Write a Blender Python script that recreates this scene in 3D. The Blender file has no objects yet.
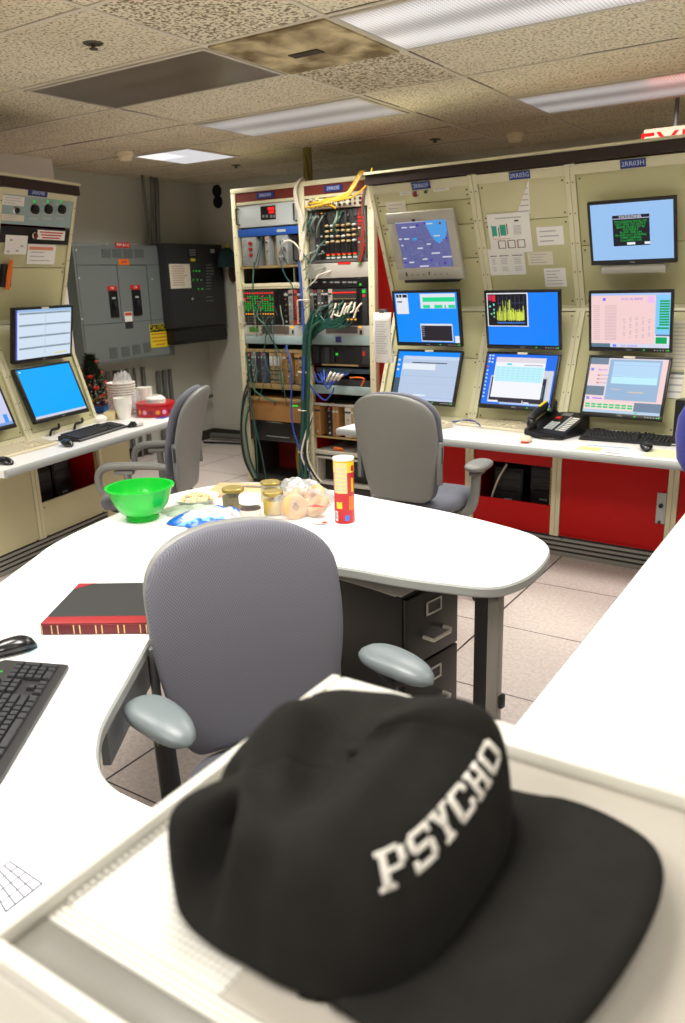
import bpy, bmesh, math, random
from mathutils import Vector, Matrix
random.seed(7)
S = bpy.context.scene
COL = S.collection
PI = math.pi

# ------------------------------------------------------------------ camera
FPX = 799.267
CAM = Vector((0.0, 0.0, 1.6018))
YAW, PITCH, ROLL = 0.58401, 0.28179, -0.02970
FW = Vector((-math.sin(YAW)*math.cos(PITCH), math.cos(YAW)*math.cos(PITCH), -math.sin(PITCH)))
_r = Vector((math.cos(YAW), math.sin(YAW), 0.0)); _u = _r.cross(FW)
RT = _r*math.cos(ROLL) + _u*math.sin(ROLL)
UPV = -_r*math.sin(ROLL) + _u*math.cos(ROLL)
cd = bpy.data.cameras.new('camera'); cam = bpy.data.objects.new('camera', cd); COL.objects.link(cam)
cam.matrix_world = Matrix(((RT.x, UPV.x, -FW.x, CAM.x), (RT.y, UPV.y, -FW.y, CAM.y), (RT.z, UPV.z, -FW.z, CAM.z), (0, 0, 0, 1)))
cd.sensor_fit = 'VERTICAL'; cd.sensor_height = 23.6; cd.lens = FPX/1023*23.6
cd.clip_start = 0.02
cd.dof.use_dof = True; cd.dof.focus_distance = 2.7; cd.dof.aperture_fstop = 3.6
S.camera = cam

# ------------------------------------------------------------------ world, exposure, lamps
S.view_settings.view_transform = 'Standard'; S.view_settings.look = 'None'
S.view_settings.exposure = 0.0; S.view_settings.gamma = 1.0; S.view_settings.use_curve_mapping = False
W = bpy.data.worlds.new('world'); S.world = W; W.use_nodes = True
W.node_tree.nodes['Background'].inputs[0].default_value = (1, 0.95, 0.88, 1)
W.node_tree.nodes['Background'].inputs[1].default_value = 0.02
ZC = 2.5576; U = 0.6096; CX0, CY0 = -2.493, 2.219
LAMP = 30.0            # watts of a normal two-tube troffer's lamp
LAMPS = [  # (i0, i1, j0, j1, share of LAMP, radiance of the lens)
    (-2, 0, 1, 2, 0.0, 0.0), (1, 3, 1, 2, 1.0, 0.58), (-2, 0, 3, 4, 1.1, 0.30), (1, 3, 4, 5, 1.1, 0.32),
    (-4, -3, 4, 5, 1.2, 1.3),
    (1, 3, -2, -1, 1.1, 0.9), (4, 6, -4, -3, 0.4, 0.9), (4, 6, 1, 2, 0.9, 0.9), (-2, 0, -2, -1, 1.1, 0.9), (1, 3, -5, -4, 1.2, 0.9)]
LAMP_COL = (1.0, 0.97, 0.90)

# ------------------------------------------------------------------ pixel -> place on a known plane
def ray(px, py):
    return RT*((px-342.5)/FPX) - UPV*((py-511.5)/FPX) + FW
def onz(px, py, z):
    d = ray(px, py); return CAM + d*((z-CAM.z)/d.z)
def ony(px, py, y):
    d = ray(px, py); return CAM + d*(y/d.y)
def onx(px, py, x):
    d = ray(px, py); return CAM + d*(x/d.x)

# ------------------------------------------------------------------ materials
def lin(c):
    out = []
    for v in c:
        v = v/255.0
        out.append(v/12.92 if v <= 0.04045 else ((v+0.055)/1.055)**2.4)
    return (out[0], out[1], out[2], 1.0)
MATS = {}
def mat(name, col, rough=0.5, metal=0.0, spec=0.5, emit=None, es=1.0, noise=0.0, nscale=20.0, bump=0.0, bscale=200.0, trans=0.0, coat=0.0, sheen=0.0, alpha=1.0):
    if name in MATS: return MATS[name]
    m = bpy.data.materials.new(name); m.use_nodes = True; MATS[name] = m
    nt = m.node_tree; b = nt.nodes['Principled BSDF']
    c = lin(col)
    b.inputs['Base Color'].default_value = c
    b.inputs['Roughness'].default_value = rough; b.inputs['Metallic'].default_value = metal
    b.inputs['Specular IOR Level'].default_value = spec
    b.inputs['Coat Weight'].default_value = coat
    b.inputs['Sheen Weight'].default_value = sheen
    b.inputs['Transmission Weight'].default_value = trans
    b.inputs['Alpha'].default_value = alpha
    if emit is not None:
        b.inputs['Emission Color'].default_value = lin(emit); b.inputs['Emission Strength'].default_value = es
    tc = None
    if noise > 0 or bump > 0:
        tc = nt.nodes.new('ShaderNodeTexCoord')
    if noise > 0:
        n = nt.nodes.new('ShaderNodeTexNoise'); n.inputs['Scale'].default_value = nscale; n.inputs['Detail'].default_value = 4
        mx = nt.nodes.new('ShaderNodeMix'); mx.data_type = 'RGBA'
        mx.inputs[6].default_value = tuple(max(0, v*(1-noise)) for v in c[:3]) + (1,)
        mx.inputs[7].default_value = tuple(min(1, v*(1+noise)) for v in c[:3]) + (1,)
        nt.links.new(tc.outputs['Object'], n.inputs['Vector']); nt.links.new(n.outputs['Fac'], mx.inputs[0])
        nt.links.new(mx.outputs[2], b.inputs['Base Color'])
    if bump > 0:
        n2 = nt.nodes.new('ShaderNodeTexNoise'); n2.inputs['Scale'].default_value = bscale
        bp = nt.nodes.new('ShaderNodeBump'); bp.inputs['Strength'].default_value = bump; bp.inputs['Distance'].default_value = 0.002
        nt.links.new(tc.outputs['Object'], n2.inputs['Vector']); nt.links.new(n2.outputs['Fac'], bp.inputs['Height'])
        nt.links.new(bp.outputs['Normal'], b.inputs['Normal'])
    return m
def glow(col, s=1.0):
    nm = 'screen_%d_%d_%d_%d' % (col[0], col[1], col[2], int(s*100))
    if nm in MATS: return MATS[nm]
    return mat(nm, (10, 10, 10), rough=0.3, spec=0.3, emit=col, es=s)
def film(name, col, opac=0.35):
    if name in MATS: return MATS[name]
    m = bpy.data.materials.new(name); m.use_nodes = True; MATS[name] = m
    nt = m.node_tree; b = nt.nodes['Principled BSDF']; out = nt.nodes['Material Output']
    b.inputs['Base Color'].default_value = lin(col); b.inputs['Roughness'].default_value = 0.15
    t = nt.nodes.new('ShaderNodeBsdfTransparent'); mx = nt.nodes.new('ShaderNodeMixShader'); mx.inputs[0].default_value = opac
    nt.links.new(t.outputs[0], mx.inputs[1]); nt.links.new(b.outputs[0], mx.inputs[2]); nt.links.new(mx.outputs[0], out.inputs[0])
    return m

def N(nt, t, **kw):
    n = nt.nodes.new(t)
    for k, v in kw.items(): setattr(n, k, v)
    return n
def m_ceiling():
    m = bpy.data.materials.new('ceiling_tile'); m.use_nodes = True; nt = m.node_tree; b = nt.nodes['Principled BSDF']
    tc = N(nt, 'ShaderNodeTexCoord')
    n1 = N(nt, 'ShaderNodeTexNoise'); n1.inputs['Scale'].default_value = 75; n1.inputs['Detail'].default_value = 3
    r1 = N(nt, 'ShaderNodeValToRGB'); e = r1.color_ramp.elements
    e[0].position = 0.34; e[0].color = lin((150, 138, 112)); e[1].position = 0.5; e[1].color = lin((226, 218, 192))
    n2 = N(nt, 'ShaderNodeTexNoise'); n2.inputs['Scale'].default_value = 0.9
    mx = N(nt, 'ShaderNodeMix', data_type='RGBA', blend_type='MULTIPLY'); mx.inputs[0].default_value = 1
    r2 = N(nt, 'ShaderNodeValToRGB'); e = r2.color_ramp.elements
    e[0].position = 0.3; e[0].color = (0.78, 0.74, 0.7, 1); e[1].position = 0.65; e[1].color = (1, 1, 1, 1)
    nt.links.new(tc.outputs['Object'], n1.inputs['Vector']); nt.links.new(tc.outputs['Object'], n2.inputs['Vector'])
    nt.links.new(n1.outputs['Fac'], r1.inputs[0]); nt.links.new(n2.outputs['Fac'], r2.inputs[0])
    nt.links.new(r1.outputs[0], mx.inputs[6]); nt.links.new(r2.outputs[0], mx.inputs[7]); nt.links.new(mx.outputs[2], b.inputs['Base Color'])
    b.inputs['Roughness'].default_value = 0.95; b.inputs['Specular IOR Level'].default_value = 0.1
    bp = N(nt, 'ShaderNodeBump'); bp.inputs['Strength'].default_value = 0.4; bp.inputs['Distance'].default_value = 0.004
    nt.links.new(n1.outputs['Fac'], bp.inputs['Height']); nt.links.new(bp.outputs['Normal'], b.inputs['Normal'])
    return m
def m_pitted():
    m = m_ceiling(); m.name = 'pitted_ceiling_tile'
    for n in m.node_tree.nodes:
        if n.type == 'VALTORGB' and 0.33 < n.color_ramp.elements[0].position < 0.345:
            n.color_ramp.elements[0].position = 0.40; n.color_ramp.elements[0].color = lin((128, 116, 92)); n.color_ramp.elements[1].position = 0.54
    return m
def m_floor():
    m = bpy.data.materials.new('raised_floor_tile'); m.use_nodes = True; nt = m.node_tree; b = nt.nodes['Principled BSDF']
    tc = N(nt, 'ShaderNodeTexCoord'); sp = N(nt, 'ShaderNodeSeparateXYZ'); nt.links.new(tc.outputs['Object'], sp.inputs[0])
    def line(axis, off, wdt):
        a = N(nt, 'ShaderNodeMath', operation='SUBTRACT'); a.inputs[1].default_value = off; nt.links.new(sp.outputs[axis], a.inputs[0])
        d = N(nt, 'ShaderNodeMath', operation='DIVIDE'); d.inputs[1].default_value = U; nt.links.new(a.outputs[0], d.inputs[0])
        ad = N(nt, 'ShaderNodeMath', operation='ADD'); ad.inputs[1].default_value = 100.5; nt.links.new(d.outputs[0], ad.inputs[0])
        fr = N(nt, 'ShaderNodeMath', operation='FRACT'); nt.links.new(ad.outputs[0], fr.inputs[0])
        su = N(nt, 'ShaderNodeMath', operation='SUBTRACT'); su.inputs[1].default_value = 0.5; nt.links.new(fr.outputs[0], su.inputs[0])
        ab = N(nt, 'ShaderNodeMath', operation='ABSOLUTE'); nt.links.new(su.outputs[0], ab.inputs[0])
        lt = N(nt, 'ShaderNodeMath', operation='LESS_THAN'); lt.inputs[1].default_value = wdt/U/2; nt.links.new(ab.outputs[0], lt.inputs[0])
        return lt
    lx = line(0, -1.379, 0.009); ly = line(1, 3.942, 0.006)
    mxm = N(nt, 'ShaderNodeMath', operation='MAXIMUM'); nt.links.new(lx.outputs[0], mxm.inputs[0]); nt.links.new(ly.outputs[0], mxm.inputs[1])
    n1 = N(nt, 'ShaderNodeTexNoise'); n1.inputs['Scale'].default_value = 60; n1.inputs['Detail'].default_value = 6; nt.links.new(tc.outputs['Object'], n1.inputs['Vector'])
    r1 = N(nt, 'ShaderNodeValToRGB'); e = r1.color_ramp.elements
    e[0].position = 0.3; e[0].color = lin((190, 177, 170)); e[1].position = 0.7; e[1].color = lin((214, 203, 197)); nt.links.new(n1.outputs['Fac'], r1.inputs[0])
    mx = N(nt, 'ShaderNodeMix', data_type='RGBA'); mx.inputs[7].default_value = lin((22, 20, 20))
    nt.links.new(mxm.outputs[0], mx.inputs[0]); nt.links.new(r1.outputs[0], mx.inputs[6]); nt.links.new(mx.outputs[2], b.inputs['Base Color'])
    b.inputs['Roughness'].default_value = 0.35
    return m
def m_weave(name, c0, c1, period=0.007, rough=0.9):
    m = bpy.data.materials.new(name); m.use_nodes = True; nt = m.node_tree; b = nt.nodes['Principled BSDF']
    tc = N(nt, 'ShaderNodeTexCoord'); sp = N(nt, 'ShaderNodeSeparateXYZ'); nt.links.new(tc.outputs['Object'], sp.inputs[0])
    yz = N(nt, 'ShaderNodeMath', operation='ADD'); nt.links.new(sp.outputs[1], yz.inputs[0]); nt.links.new(sp.outputs[2], yz.inputs[1]); outs = []
    for src in (sp.outputs[0], yz.outputs[0]):
        k = N(nt, 'ShaderNodeMath', operation='MULTIPLY'); k.inputs[1].default_value = 2*PI/period; nt.links.new(src, k.inputs[0])
        si = N(nt, 'ShaderNodeMath', operation='SINE'); nt.links.new(k.outputs[0], si.inputs[0]); outs.append(si)
    mu = N(nt, 'ShaderNodeMath', operation='MULTIPLY'); nt.links.new(outs[0].outputs[0], mu.inputs[0]); nt.links.new(outs[1].outputs[0], mu.inputs[1])
    ma = N(nt, 'ShaderNodeMath', operation='MULTIPLY_ADD'); ma.inputs[1].default_value = .5; ma.inputs[2].default_value = .5; nt.links.new(mu.outputs[0], ma.inputs[0])
    mx = N(nt, 'ShaderNodeMix', data_type='RGBA'); mx.inputs[6].default_value = lin(c0); mx.inputs[7].default_value = lin(c1)
    nt.links.new(ma.outputs[0], mx.inputs[0]); nt.links.new(mx.outputs[2], b.inputs['Base Color'])
    b.inputs['Roughness'].default_value = rough; b.inputs['Specular IOR Level'].default_value = 0.15; b.inputs['Sheen Weight'].default_value = 0.1
    return m
def m_dots(name, base, hole, pitch, rad):
    m = bpy.data.materials.new(name); m.use_nodes = True; nt = m.node_tree; b = nt.nodes['Principled BSDF']
    tc = N(nt, 'ShaderNodeTexCoord'); sp = N(nt, 'ShaderNodeSeparateXYZ'); nt.links.new(tc.outputs['Object'], sp.inputs[0])
    sq = []
    for ax in (0, 1):
        d = N(nt, 'ShaderNodeMath', operation='DIVIDE'); d.inputs[1].default_value = pitch; nt.links.new(sp.outputs[ax], d.inputs[0])
        a = N(nt, 'ShaderNodeMath', operation='ADD'); a.inputs[1].default_value = 500; nt.links.new(d.outputs[0], a.inputs[0])
        f = N(nt, 'ShaderNodeMath', operation='FRACT'); nt.links.new(a.outputs[0], f.inputs[0])
        s = N(nt, 'ShaderNodeMath', operation='SUBTRACT'); s.inputs[1].default_value = 0.5; nt.links.new(f.outputs[0], s.inputs[0])
        p = N(nt, 'ShaderNodeMath', operation='MULTIPLY'); nt.links.new(s.outputs[0], p.inputs[0]); nt.links.new(s.outputs[0], p.inputs[1]); sq.append(p)
    ad = N(nt, 'ShaderNodeMath', operation='ADD'); nt.links.new(sq[0].outputs[0], ad.inputs[0]); nt.links.new(sq[1].outputs[0], ad.inputs[1])
    lt = N(nt, 'ShaderNodeMath', operation='LESS_THAN'); lt.inputs[1].default_value = (rad/pitch)**2; nt.links.new(ad.outputs[0], lt.inputs[0])
    mx = N(nt, 'ShaderNodeMix', data_type='RGBA'); mx.inputs[6].default_value = lin(base); mx.inputs[7].default_value = lin(hole)
    nt.links.new(lt.outputs[0], mx.inputs[0]); nt.links.new(mx.outputs[2], b.inputs['Base Color']); b.inputs['Roughness'].default_value = 0.45
    return m
def m_lens(name, rad, tubes=2, width=U, col=(1, 0.97, 0.96), base=(150, 145, 140), fine=0.016):
    """prismatic lens: brighter along its tubes, fine grid; local y runs across the tubes"""
    m = bpy.data.materials.new(name); m.use_nodes = True; nt = m.node_tree; b = nt.nodes['Principled BSDF']
    tc = N(nt, 'ShaderNodeTexCoord'); sp = N(nt, 'ShaderNodeSeparateXYZ'); nt.links.new(tc.outputs['Object'], sp.inputs[0])
    a = N(nt, 'ShaderNodeMath', operation='MULTIPLY'); a.inputs[1].default_value = 2*PI*tubes/width; nt.links.new(sp.outputs[1], a.inputs[0])
    c = N(nt, 'ShaderNodeMath', operation='COSINE'); nt.links.new(a.outputs[0], c.inputs[0])
    k = N(nt, 'ShaderNodeMath', operation='MULTIPLY_ADD'); k.inputs[1].default_value = -0.28; k.inputs[2].default_value = 0.72; nt.links.new(c.outputs[0], k.inputs[0])
    gs = []
    for ax in (0, 1):
        d = N(nt, 'ShaderNodeMath', operation='DIVIDE'); d.inputs[1].default_value = fine; nt.links.new(sp.outputs[ax], d.inputs[0])
        ad = N(nt, 'ShaderNodeMath', operation='ADD'); ad.inputs[1].default_value = 300; nt.links.new(d.outputs[0], ad.inputs[0])
        f = N(nt, 'ShaderNodeMath', operation='FRACT'); nt.links.new(ad.outputs[0], f.inputs[0])
        l = N(nt, 'ShaderNodeMath', operation='LESS_THAN'); l.inputs[1].default_value = 0.3; nt.links.new(f.outputs[0], l.inputs[0]); gs.append(l)
    mm = N(nt, 'ShaderNodeMath', operation='MAXIMUM'); nt.links.new(gs[0].outputs[0], mm.inputs[0]); nt.links.new(gs[1].outputs[0], mm.inputs[1])
    g2 = N(nt, 'ShaderNodeMath', operation='MULTIPLY_ADD'); g2.inputs[1].default_value = -0.35; g2.inputs[2].default_value = 1.0; nt.links.new(mm.outputs[0], g2.inputs[0])
    pr = N(nt, 'ShaderNodeMath', operation='MULTIPLY'); nt.links.new(k.outputs[0], pr.inputs[0]); nt.links.new(g2.outputs[0], pr.inputs[1])
    st = N(nt, 'ShaderNodeMath', operation='MULTIPLY'); st.inputs[1].default_value = rad*1.4; nt.links.new(pr.outputs[0], st.inputs[0])
    mx = N(nt, 'ShaderNodeMix', data_type='RGBA'); mx.inputs[6].default_value = lin(base); mx.inputs[7].default_value = lin(tuple(v*0.7 for v in base))
    nt.links.new(mm.outputs[0], mx.inputs[0]); nt.links.new(mx.outputs[2], b.inputs['Base Color'])
    b.inputs['Emission Color'].default_value = (*col, 1); nt.links.new(st.outputs[0], b.inputs['Emission Strength'])
    b.inputs['Roughness'].default_value = 0.3
    return m

BEIGE = mat('beige_enamel', (206, 201, 160), 0.45, noise=0.05, nscale=6)
BEIGE_D = mat('olive_beige_enamel', (194, 190, 146), 0.45, noise=0.05, nscale=5)
BEIGE_L = mat('light_beige_enamel', (214, 209, 174), 0.4)
RED = mat('red_enamel', (184, 8, 5), 0.5, spec=.25, noise=0.05, nscale=8)
DKRED = mat('brown_red_strip', (112, 40, 26), 0.5)
CROWN = mat('dark_brown_trim', (44, 28, 24), 0.5)
BLACK = mat('black_plastic', (18, 18, 19), 0.4)
BLACK2 = mat('black_enamel', (12, 12, 13), 0.35)
DKGREY = mat('dark_grey_plastic', (45, 46, 48), 0.5)
MIDGREY = mat('mid_grey', (110, 112, 112), 0.5)
PANELGREY = mat('panel_grey', (112, 120, 118), 0.5, noise=0.03, nscale=4)
LTGREY = mat('light_grey', (178, 184, 182), 0.45)
BLUEGREY = mat('blue_grey_panel', (150, 172, 172), 0.45)
STEEL = mat('brushed_steel', (150, 150, 146), 0.35, metal=0.8)
GALV = mat('galvanised_pipe', (112, 113, 110), 0.45, metal=0.5)
CHROME = mat('chrome', (210, 208, 200), 0.2, metal=1.0)
WHITE = mat('white_laminate', (235, 233, 230), 0.4)
WHITEP = mat('white_paper', (232, 230, 224), 0.8)
CREAMP = mat('cream_paper', (222, 216, 196), 0.8)
INK = mat('grey_ink', (178, 176, 178), 0.8)
INKD = mat('dark_ink', (40, 40, 44), 0.8)
TEALINK = mat('teal_ink', (60, 160, 140), 0.8)
REDINK = mat('red_ink', (196, 70, 50), 0.8)
BLUELAB = mat('blue_label', (28, 46, 120), 0.4)
LABTXT = mat('label_text', (190, 205, 235), 0.5)
EDGE = mat('grey_edge_band', (158, 160, 158), 0.45)
TOPW = mat('white_table_laminate', (240, 239, 238), 0.35)
SHELLG = mat('grey_chair_shell', (122, 122, 118), 0.42, bump=0.15, bscale=500)
ARMG = mat('grey_arm_pad', (106, 115, 118), 0.38)
FABRIC = m_weave('grey_woven_upholstery', (84, 84, 92), (116, 116, 126))
FABRIC2 = mat('slate_grey_upholstery', (96, 98, 110), 0.85, sheen=0.2, bump=0.3, bscale=400)
REDSIGN = mat('red_sign', (190, 40, 28), 0.5)
ORANGE = mat('orange_sticker', (226, 110, 30), 0.5)
YELLOW = mat('yellow_sign', (222, 200, 30), 0.5)
LEDG = mat('green_led', (10, 60, 10), 0.4, emit=(40, 230, 60), es=.9)
LEDR = mat('red_led', (60, 5, 5), 0.4, emit=(255, 30, 25), es=1.4)
LEDO = mat('amber_led', (60, 40, 5), 0.4, emit=(255, 170, 40), es=1.4)
TEAL = mat('teal_cable', (18, 66, 62), 0.45)
GREENC = mat('green_cable', (24, 78, 56), 0.45)
BLUEC = mat('blue_cable', (40, 70, 150), 0.45)
YELC = mat('yellow_cable', (222, 180, 50), 0.45)
WHITEC = mat('white_cable', (214, 208, 192), 0.5)
REDC = mat('red_cable', (170, 40, 36), 0.45)
BLKC = mat('black_cable', (20, 20, 22), 0.5)
OLIVEC = mat('olive_cable', (120, 110, 44), 0.5)
TAN = mat('tan_wood', (205, 172, 128), 0.6, noise=0.1, nscale=14)
PLYW = mat('orange_brown_board', (150, 108, 58), 0.55, noise=0.06, nscale=10)
GOLDM = mat('tarnished_gold_module', (150, 128, 84), 0.5, noise=0.08, nscale=30)
FOAM = mat('white_foam', (236, 234, 226), 0.7)
SLVR = mat('silver_grey_bezel', (176, 172, 160), 0.4)
PUTTY = mat('putty_keyboard', (214, 204, 176), 0.55)
PUTTYD = mat('putty_keycap', (196, 186, 158), 0.6)

# ------------------------------------------------------------------ mesh builder
class MB:
    def __init__(s, *mats): s.bm = bmesh.new(); s.mats = list(mats); s.M = Matrix.Identity(4)
    def mi(s, m):
        if m is None: return 0
        if m not in s.mats: s.mats.append(m)
        return s.mats.index(m)
    def _fin(s, verts, faces, m):
        i = s.mi(m)
        for f in faces: f.material_index = i
        if s.M != Matrix.Identity(4):
            for v in verts: v.co = s.M @ v.co
    def box(s, x0, x1, y0, y1, z0, z1, m=None, bev=0.0, seg=2):
        x0, x1 = min(x0, x1), max(x0, x1); y0, y1 = min(y0, y1), max(y0, y1); z0, z1 = min(z0, z1), max(z0, z1)
        r = bmesh.ops.create_cube(s.bm, size=1.0)
        vs = r['verts']
        for v in vs: v.co = Vector(((x0+x1)/2+v.co.x*(x1-x0), (y0+y1)/2+v.co.y*(y1-y0), (z0+z1)/2+v.co.z*(z1-z0)))
        fs = list({f for v in vs for f in v.link_faces})
        if bev > 0:
            bev = min(bev, 0.45*min(x1-x0, y1-y0, z1-z0))
            es = list({e for v in vs for e in v.link_edges})
            rr = bmesh.ops.bevel(s.bm, geom=es, offset=bev, segments=seg, affect='EDGES', profile=0.5)
            vs = list({v for f in rr['faces'] for v in f.verts} | {v for v in vs if v.is_valid})
            fs = list({f for v in vs for f in v.link_faces})
        s._fin(vs, fs, m); return s
    def verts_faces(s, V, F, m=None):
        vs = [s.bm.verts.new(v) for v in V]; fs = []
        for f in F:
            try: fs.append(s.bm.faces.new([vs[i] for i in f]))
            except ValueError: pass
        s._fin(vs, fs, m); return s
    def prism(s, poly, z0, z1, m=None, mtop=None, mbot=None):
        n = len(poly); V = [(p[0], p[1], z0) for p in poly] + [(p[0], p[1], z1) for p in poly]
        vs = [s.bm.verts.new(v) for v in V]; i = s.mi(m)
        ft = s.bm.faces.new(vs[n:]); fb = s.bm.faces.new(vs[:n][::-1]); fs = [ft, fb]
        for k in range(n): fs.append(s.bm.faces.new([vs[k], vs[(k+1) % n], vs[n+(k+1) % n], vs[n+k]]))
        s._fin(vs, fs, m)
        if mtop: ft.material_index = s.mi(mtop)
        if mbot: fb.material_index = s.mi(mbot)
        return s
    def prism_x(s, poly, x0, x1, m=None):
        """polygon in (y, z), extruded along x"""
        n = len(poly); vs = [s.bm.verts.new((x0, p[0], p[1])) for p in poly] + [s.bm.verts.new((x1, p[0], p[1])) for p in poly]
        fs = [s.bm.faces.new(vs[n:]), s.bm.faces.new(vs[:n][::-1])]
        for k in range(n): fs.append(s.bm.faces.new([vs[k], vs[(k+1) % n], vs[n+(k+1) % n], vs[n+k]]))
        s._fin(vs, fs, m); return s
    def loft(s, rings, m=None, caps=True):
        R = [[s.bm.verts.new(p) for p in r] for r in rings]; n = len(R[0]); fs = []
        for a, b in zip(R, R[1:]):
            for k in range(n): fs.append(s.bm.faces.new([a[k], a[(k+1) % n], b[(k+1) % n], b[k]]))
        if caps:
            fs.append(s.bm.faces.new(R[0][::-1])); fs.append(s.bm.faces.new(R[-1]))
        s._fin([v for r in R for v in r], fs, m); return s
    def tube(s, pts, r, m=None, seg=8, sub=0, flat=1.0):
        pts = [Vector(p) for p in pts]
        if sub:
            if isinstance(r, (list, tuple)): r = [r[min(int(k/sub), len(r)-1)]*(1-(k % sub)/sub)+r[min(int(k/sub)+1, len(r)-1)]*(k % sub)/sub for k in range((len(pts)-1)*sub+1)]
            pts = spline(pts, sub)
        n = len(pts); rings = []
        t = (pts[1]-pts[0]).normalized(); a = Vector((0, 0, 1)) if abs(t.z) < 0.9 else Vector((1, 0, 0))
        nn = t.cross(a).normalized()
        for k in range(n):
            t = (pts[min(k+1, n-1)]-pts[max(k-1, 0)])
            if t.length < 1e-9: t = Vector((0, 0, 1))
            t.normalize(); nn = (nn - t*nn.dot(t))
            if nn.length < 1e-6: nn = t.orthogonal()
            nn.normalize(); b = t.cross(nn); rr = r[k] if isinstance(r, (list, tuple)) else r
            rings.append([pts[k]+nn*math.cos(2*PI*i/seg)*rr+b*math.sin(2*PI*i/seg)*rr*flat for i in range(seg)])
        return s.loft(rings, m)
    def cyl(s, c, r, h, m=None, axis='z', seg=20, r2=None):
        c = Vector(c); d = {'x': Vector((1, 0, 0)), 'y': Vector((0, 1, 0)), 'z': Vector((0, 0, 1))}[axis]
        return s.tube([c, c+d*h], [r, r if r2 is None else r2], m, seg)
    def lathe(s, prof, c=(0, 0, 0), m=None, seg=32, caps=True, sx=1.0, sy=1.0):
        c = Vector(c)
        return s.loft([[c+Vector((r*sx*math.cos(2*PI*k/seg), r*sy*math.sin(2*PI*k/seg), z)) for k in range(seg)] for r, z in prof], m, caps)
    def ell(s, c, rx, ry, rz, m=None, su=20, sv=12, e=1.0):
        def pw(v): return math.copysign(abs(v)**e, v)
        rings = []
        for j in range(1, sv):
            ph = -PI/2+PI*j/sv
            rings.append([(c[0]+rx*pw(math.cos(ph))*pw(math.cos(2*PI*k/su)), c[1]+ry*pw(math.cos(ph))*pw(math.sin(2*PI*k/su)), c[2]+rz*pw(math.sin(ph))) for k in range(su)])
        return s.loft(rings, m)
    def mesh(s, me, M, m=None):
        i = s.mi(m); vs = [s.bm.verts.new(M @ v.co) for v in me.vertices]; fs = []
        for p in me.polygons:
            try: fs.append(s.bm.faces.new([vs[k] for k in p.vertices]))
            except ValueError: pass
        s._fin(vs, fs, m); return s
    def text(s, body, size, M, m=None, ext=0.0004, align='CENTER'):
        return s.mesh(text_mesh(body, size, ext, align), M, m)
    def build(s, name, parent=None, smooth=True, ang=40, loc=None, rot=None):
        me = bpy.data.meshes.new(name)
        bmesh.ops.recalc_face_normals(s.bm, faces=s.bm.faces)
        s.bm.to_mesh(me); s.bm.free()
        for m in s.mats: me.materials.append(m)
        if smooth and len(me.polygons):
            me.polygons.foreach_set('use_smooth', [True]*len(me.polygons)); me.set_sharp_from_angle(angle=math.radians(ang))
        o = bpy.data.objects.new(name, me); COL.objects.link(o)
        if parent: o.parent = parent
        if loc is not None: o.location = loc
        if rot is not None: o.rotation_euler = rot
        return o
def spline(P, sub, closed=False):
    out = []; n = len(P); P = [Vector(p) for p in P]
    rng = n if closed else n-1
    for i in range(rng):
        p0, p1, p2, p3 = (P[(i-1) % n], P[i], P[(i+1) % n], P[(i+2) % n]) if closed else (P[max(i-1, 0)], P[i], P[i+1], P[min(i+2, n-1)])
        for k in range(sub):
            t = k/sub
            out.append(0.5*((2*p1)+(p2-p0)*t+(2*p0-5*p1+4*p2-p3)*t*t+(3*p1-p0-3*p2+p3)*t**3))
    if not closed: out.append(P[-1])
    return out
_TM = {}
def text_mesh(body, size, ext, align):
    k = (body, size, ext, align)
    if k in _TM: return _TM[k]
    cu = bpy.data.curves.new('lettering', 'FONT'); cu.body = body; cu.size = size; cu.extrude = ext; cu.align_x = align; cu.align_y = 'CENTER'; cu.resolution_u = 2
    o = bpy.data.objects.new('lettering', cu); COL.objects.link(o)
    bpy.context.view_layer.update()
    me = bpy.data.meshes.new_from_object(o.evaluated_get(bpy.context.evaluated_depsgraph_get()))
    bpy.data.objects.remove(o); bpy.data.curves.remove(cu)
    _TM[k] = me; return me
FACE = Matrix(((1, 0, 0, 0), (0, 0, -1, 0), (0, 1, 0, 0), (0, 0, 0, 1)))    # text laid on a face looking to -y
def T(x, y, z): return Matrix.Translation((x, y, z))

# ------------------------------------------------------------------ scene-graph helpers
def tag(o, label, cat, group=None, kind=None):
    if label: o['label'] = label
    if cat: o['category'] = cat
    if group: o['group'] = group
    if kind: o['kind'] = kind
    return o
def thing(name, label, cat, M=None, group=None, loc=None, rotz=0.0):
    o = bpy.data.objects.new(name, None); COL.objects.link(o); o.empty_display_size = 0.05
    if M is not None: o.matrix_world = M
    if loc is not None: o.location = loc; o.rotation_euler = (0, 0, rotz)
    return tag(o, label, cat, group)
def struct(o): o['kind'] = 'structure'; return o
def dup(root, M=None, label=None, group=None):
    r = root.copy(); COL.objects.link(r)
    if M is not None: r.matrix_world = M
    if label: r['label'] = label
    if group: r['group'] = group
    for ch in list(root.children):
        c = ch.copy(); COL.objects.link(c); c.parent = r
        for g in list(ch.children):
            d = g.copy(); COL.objects.link(d); d.parent = c
    return r

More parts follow.
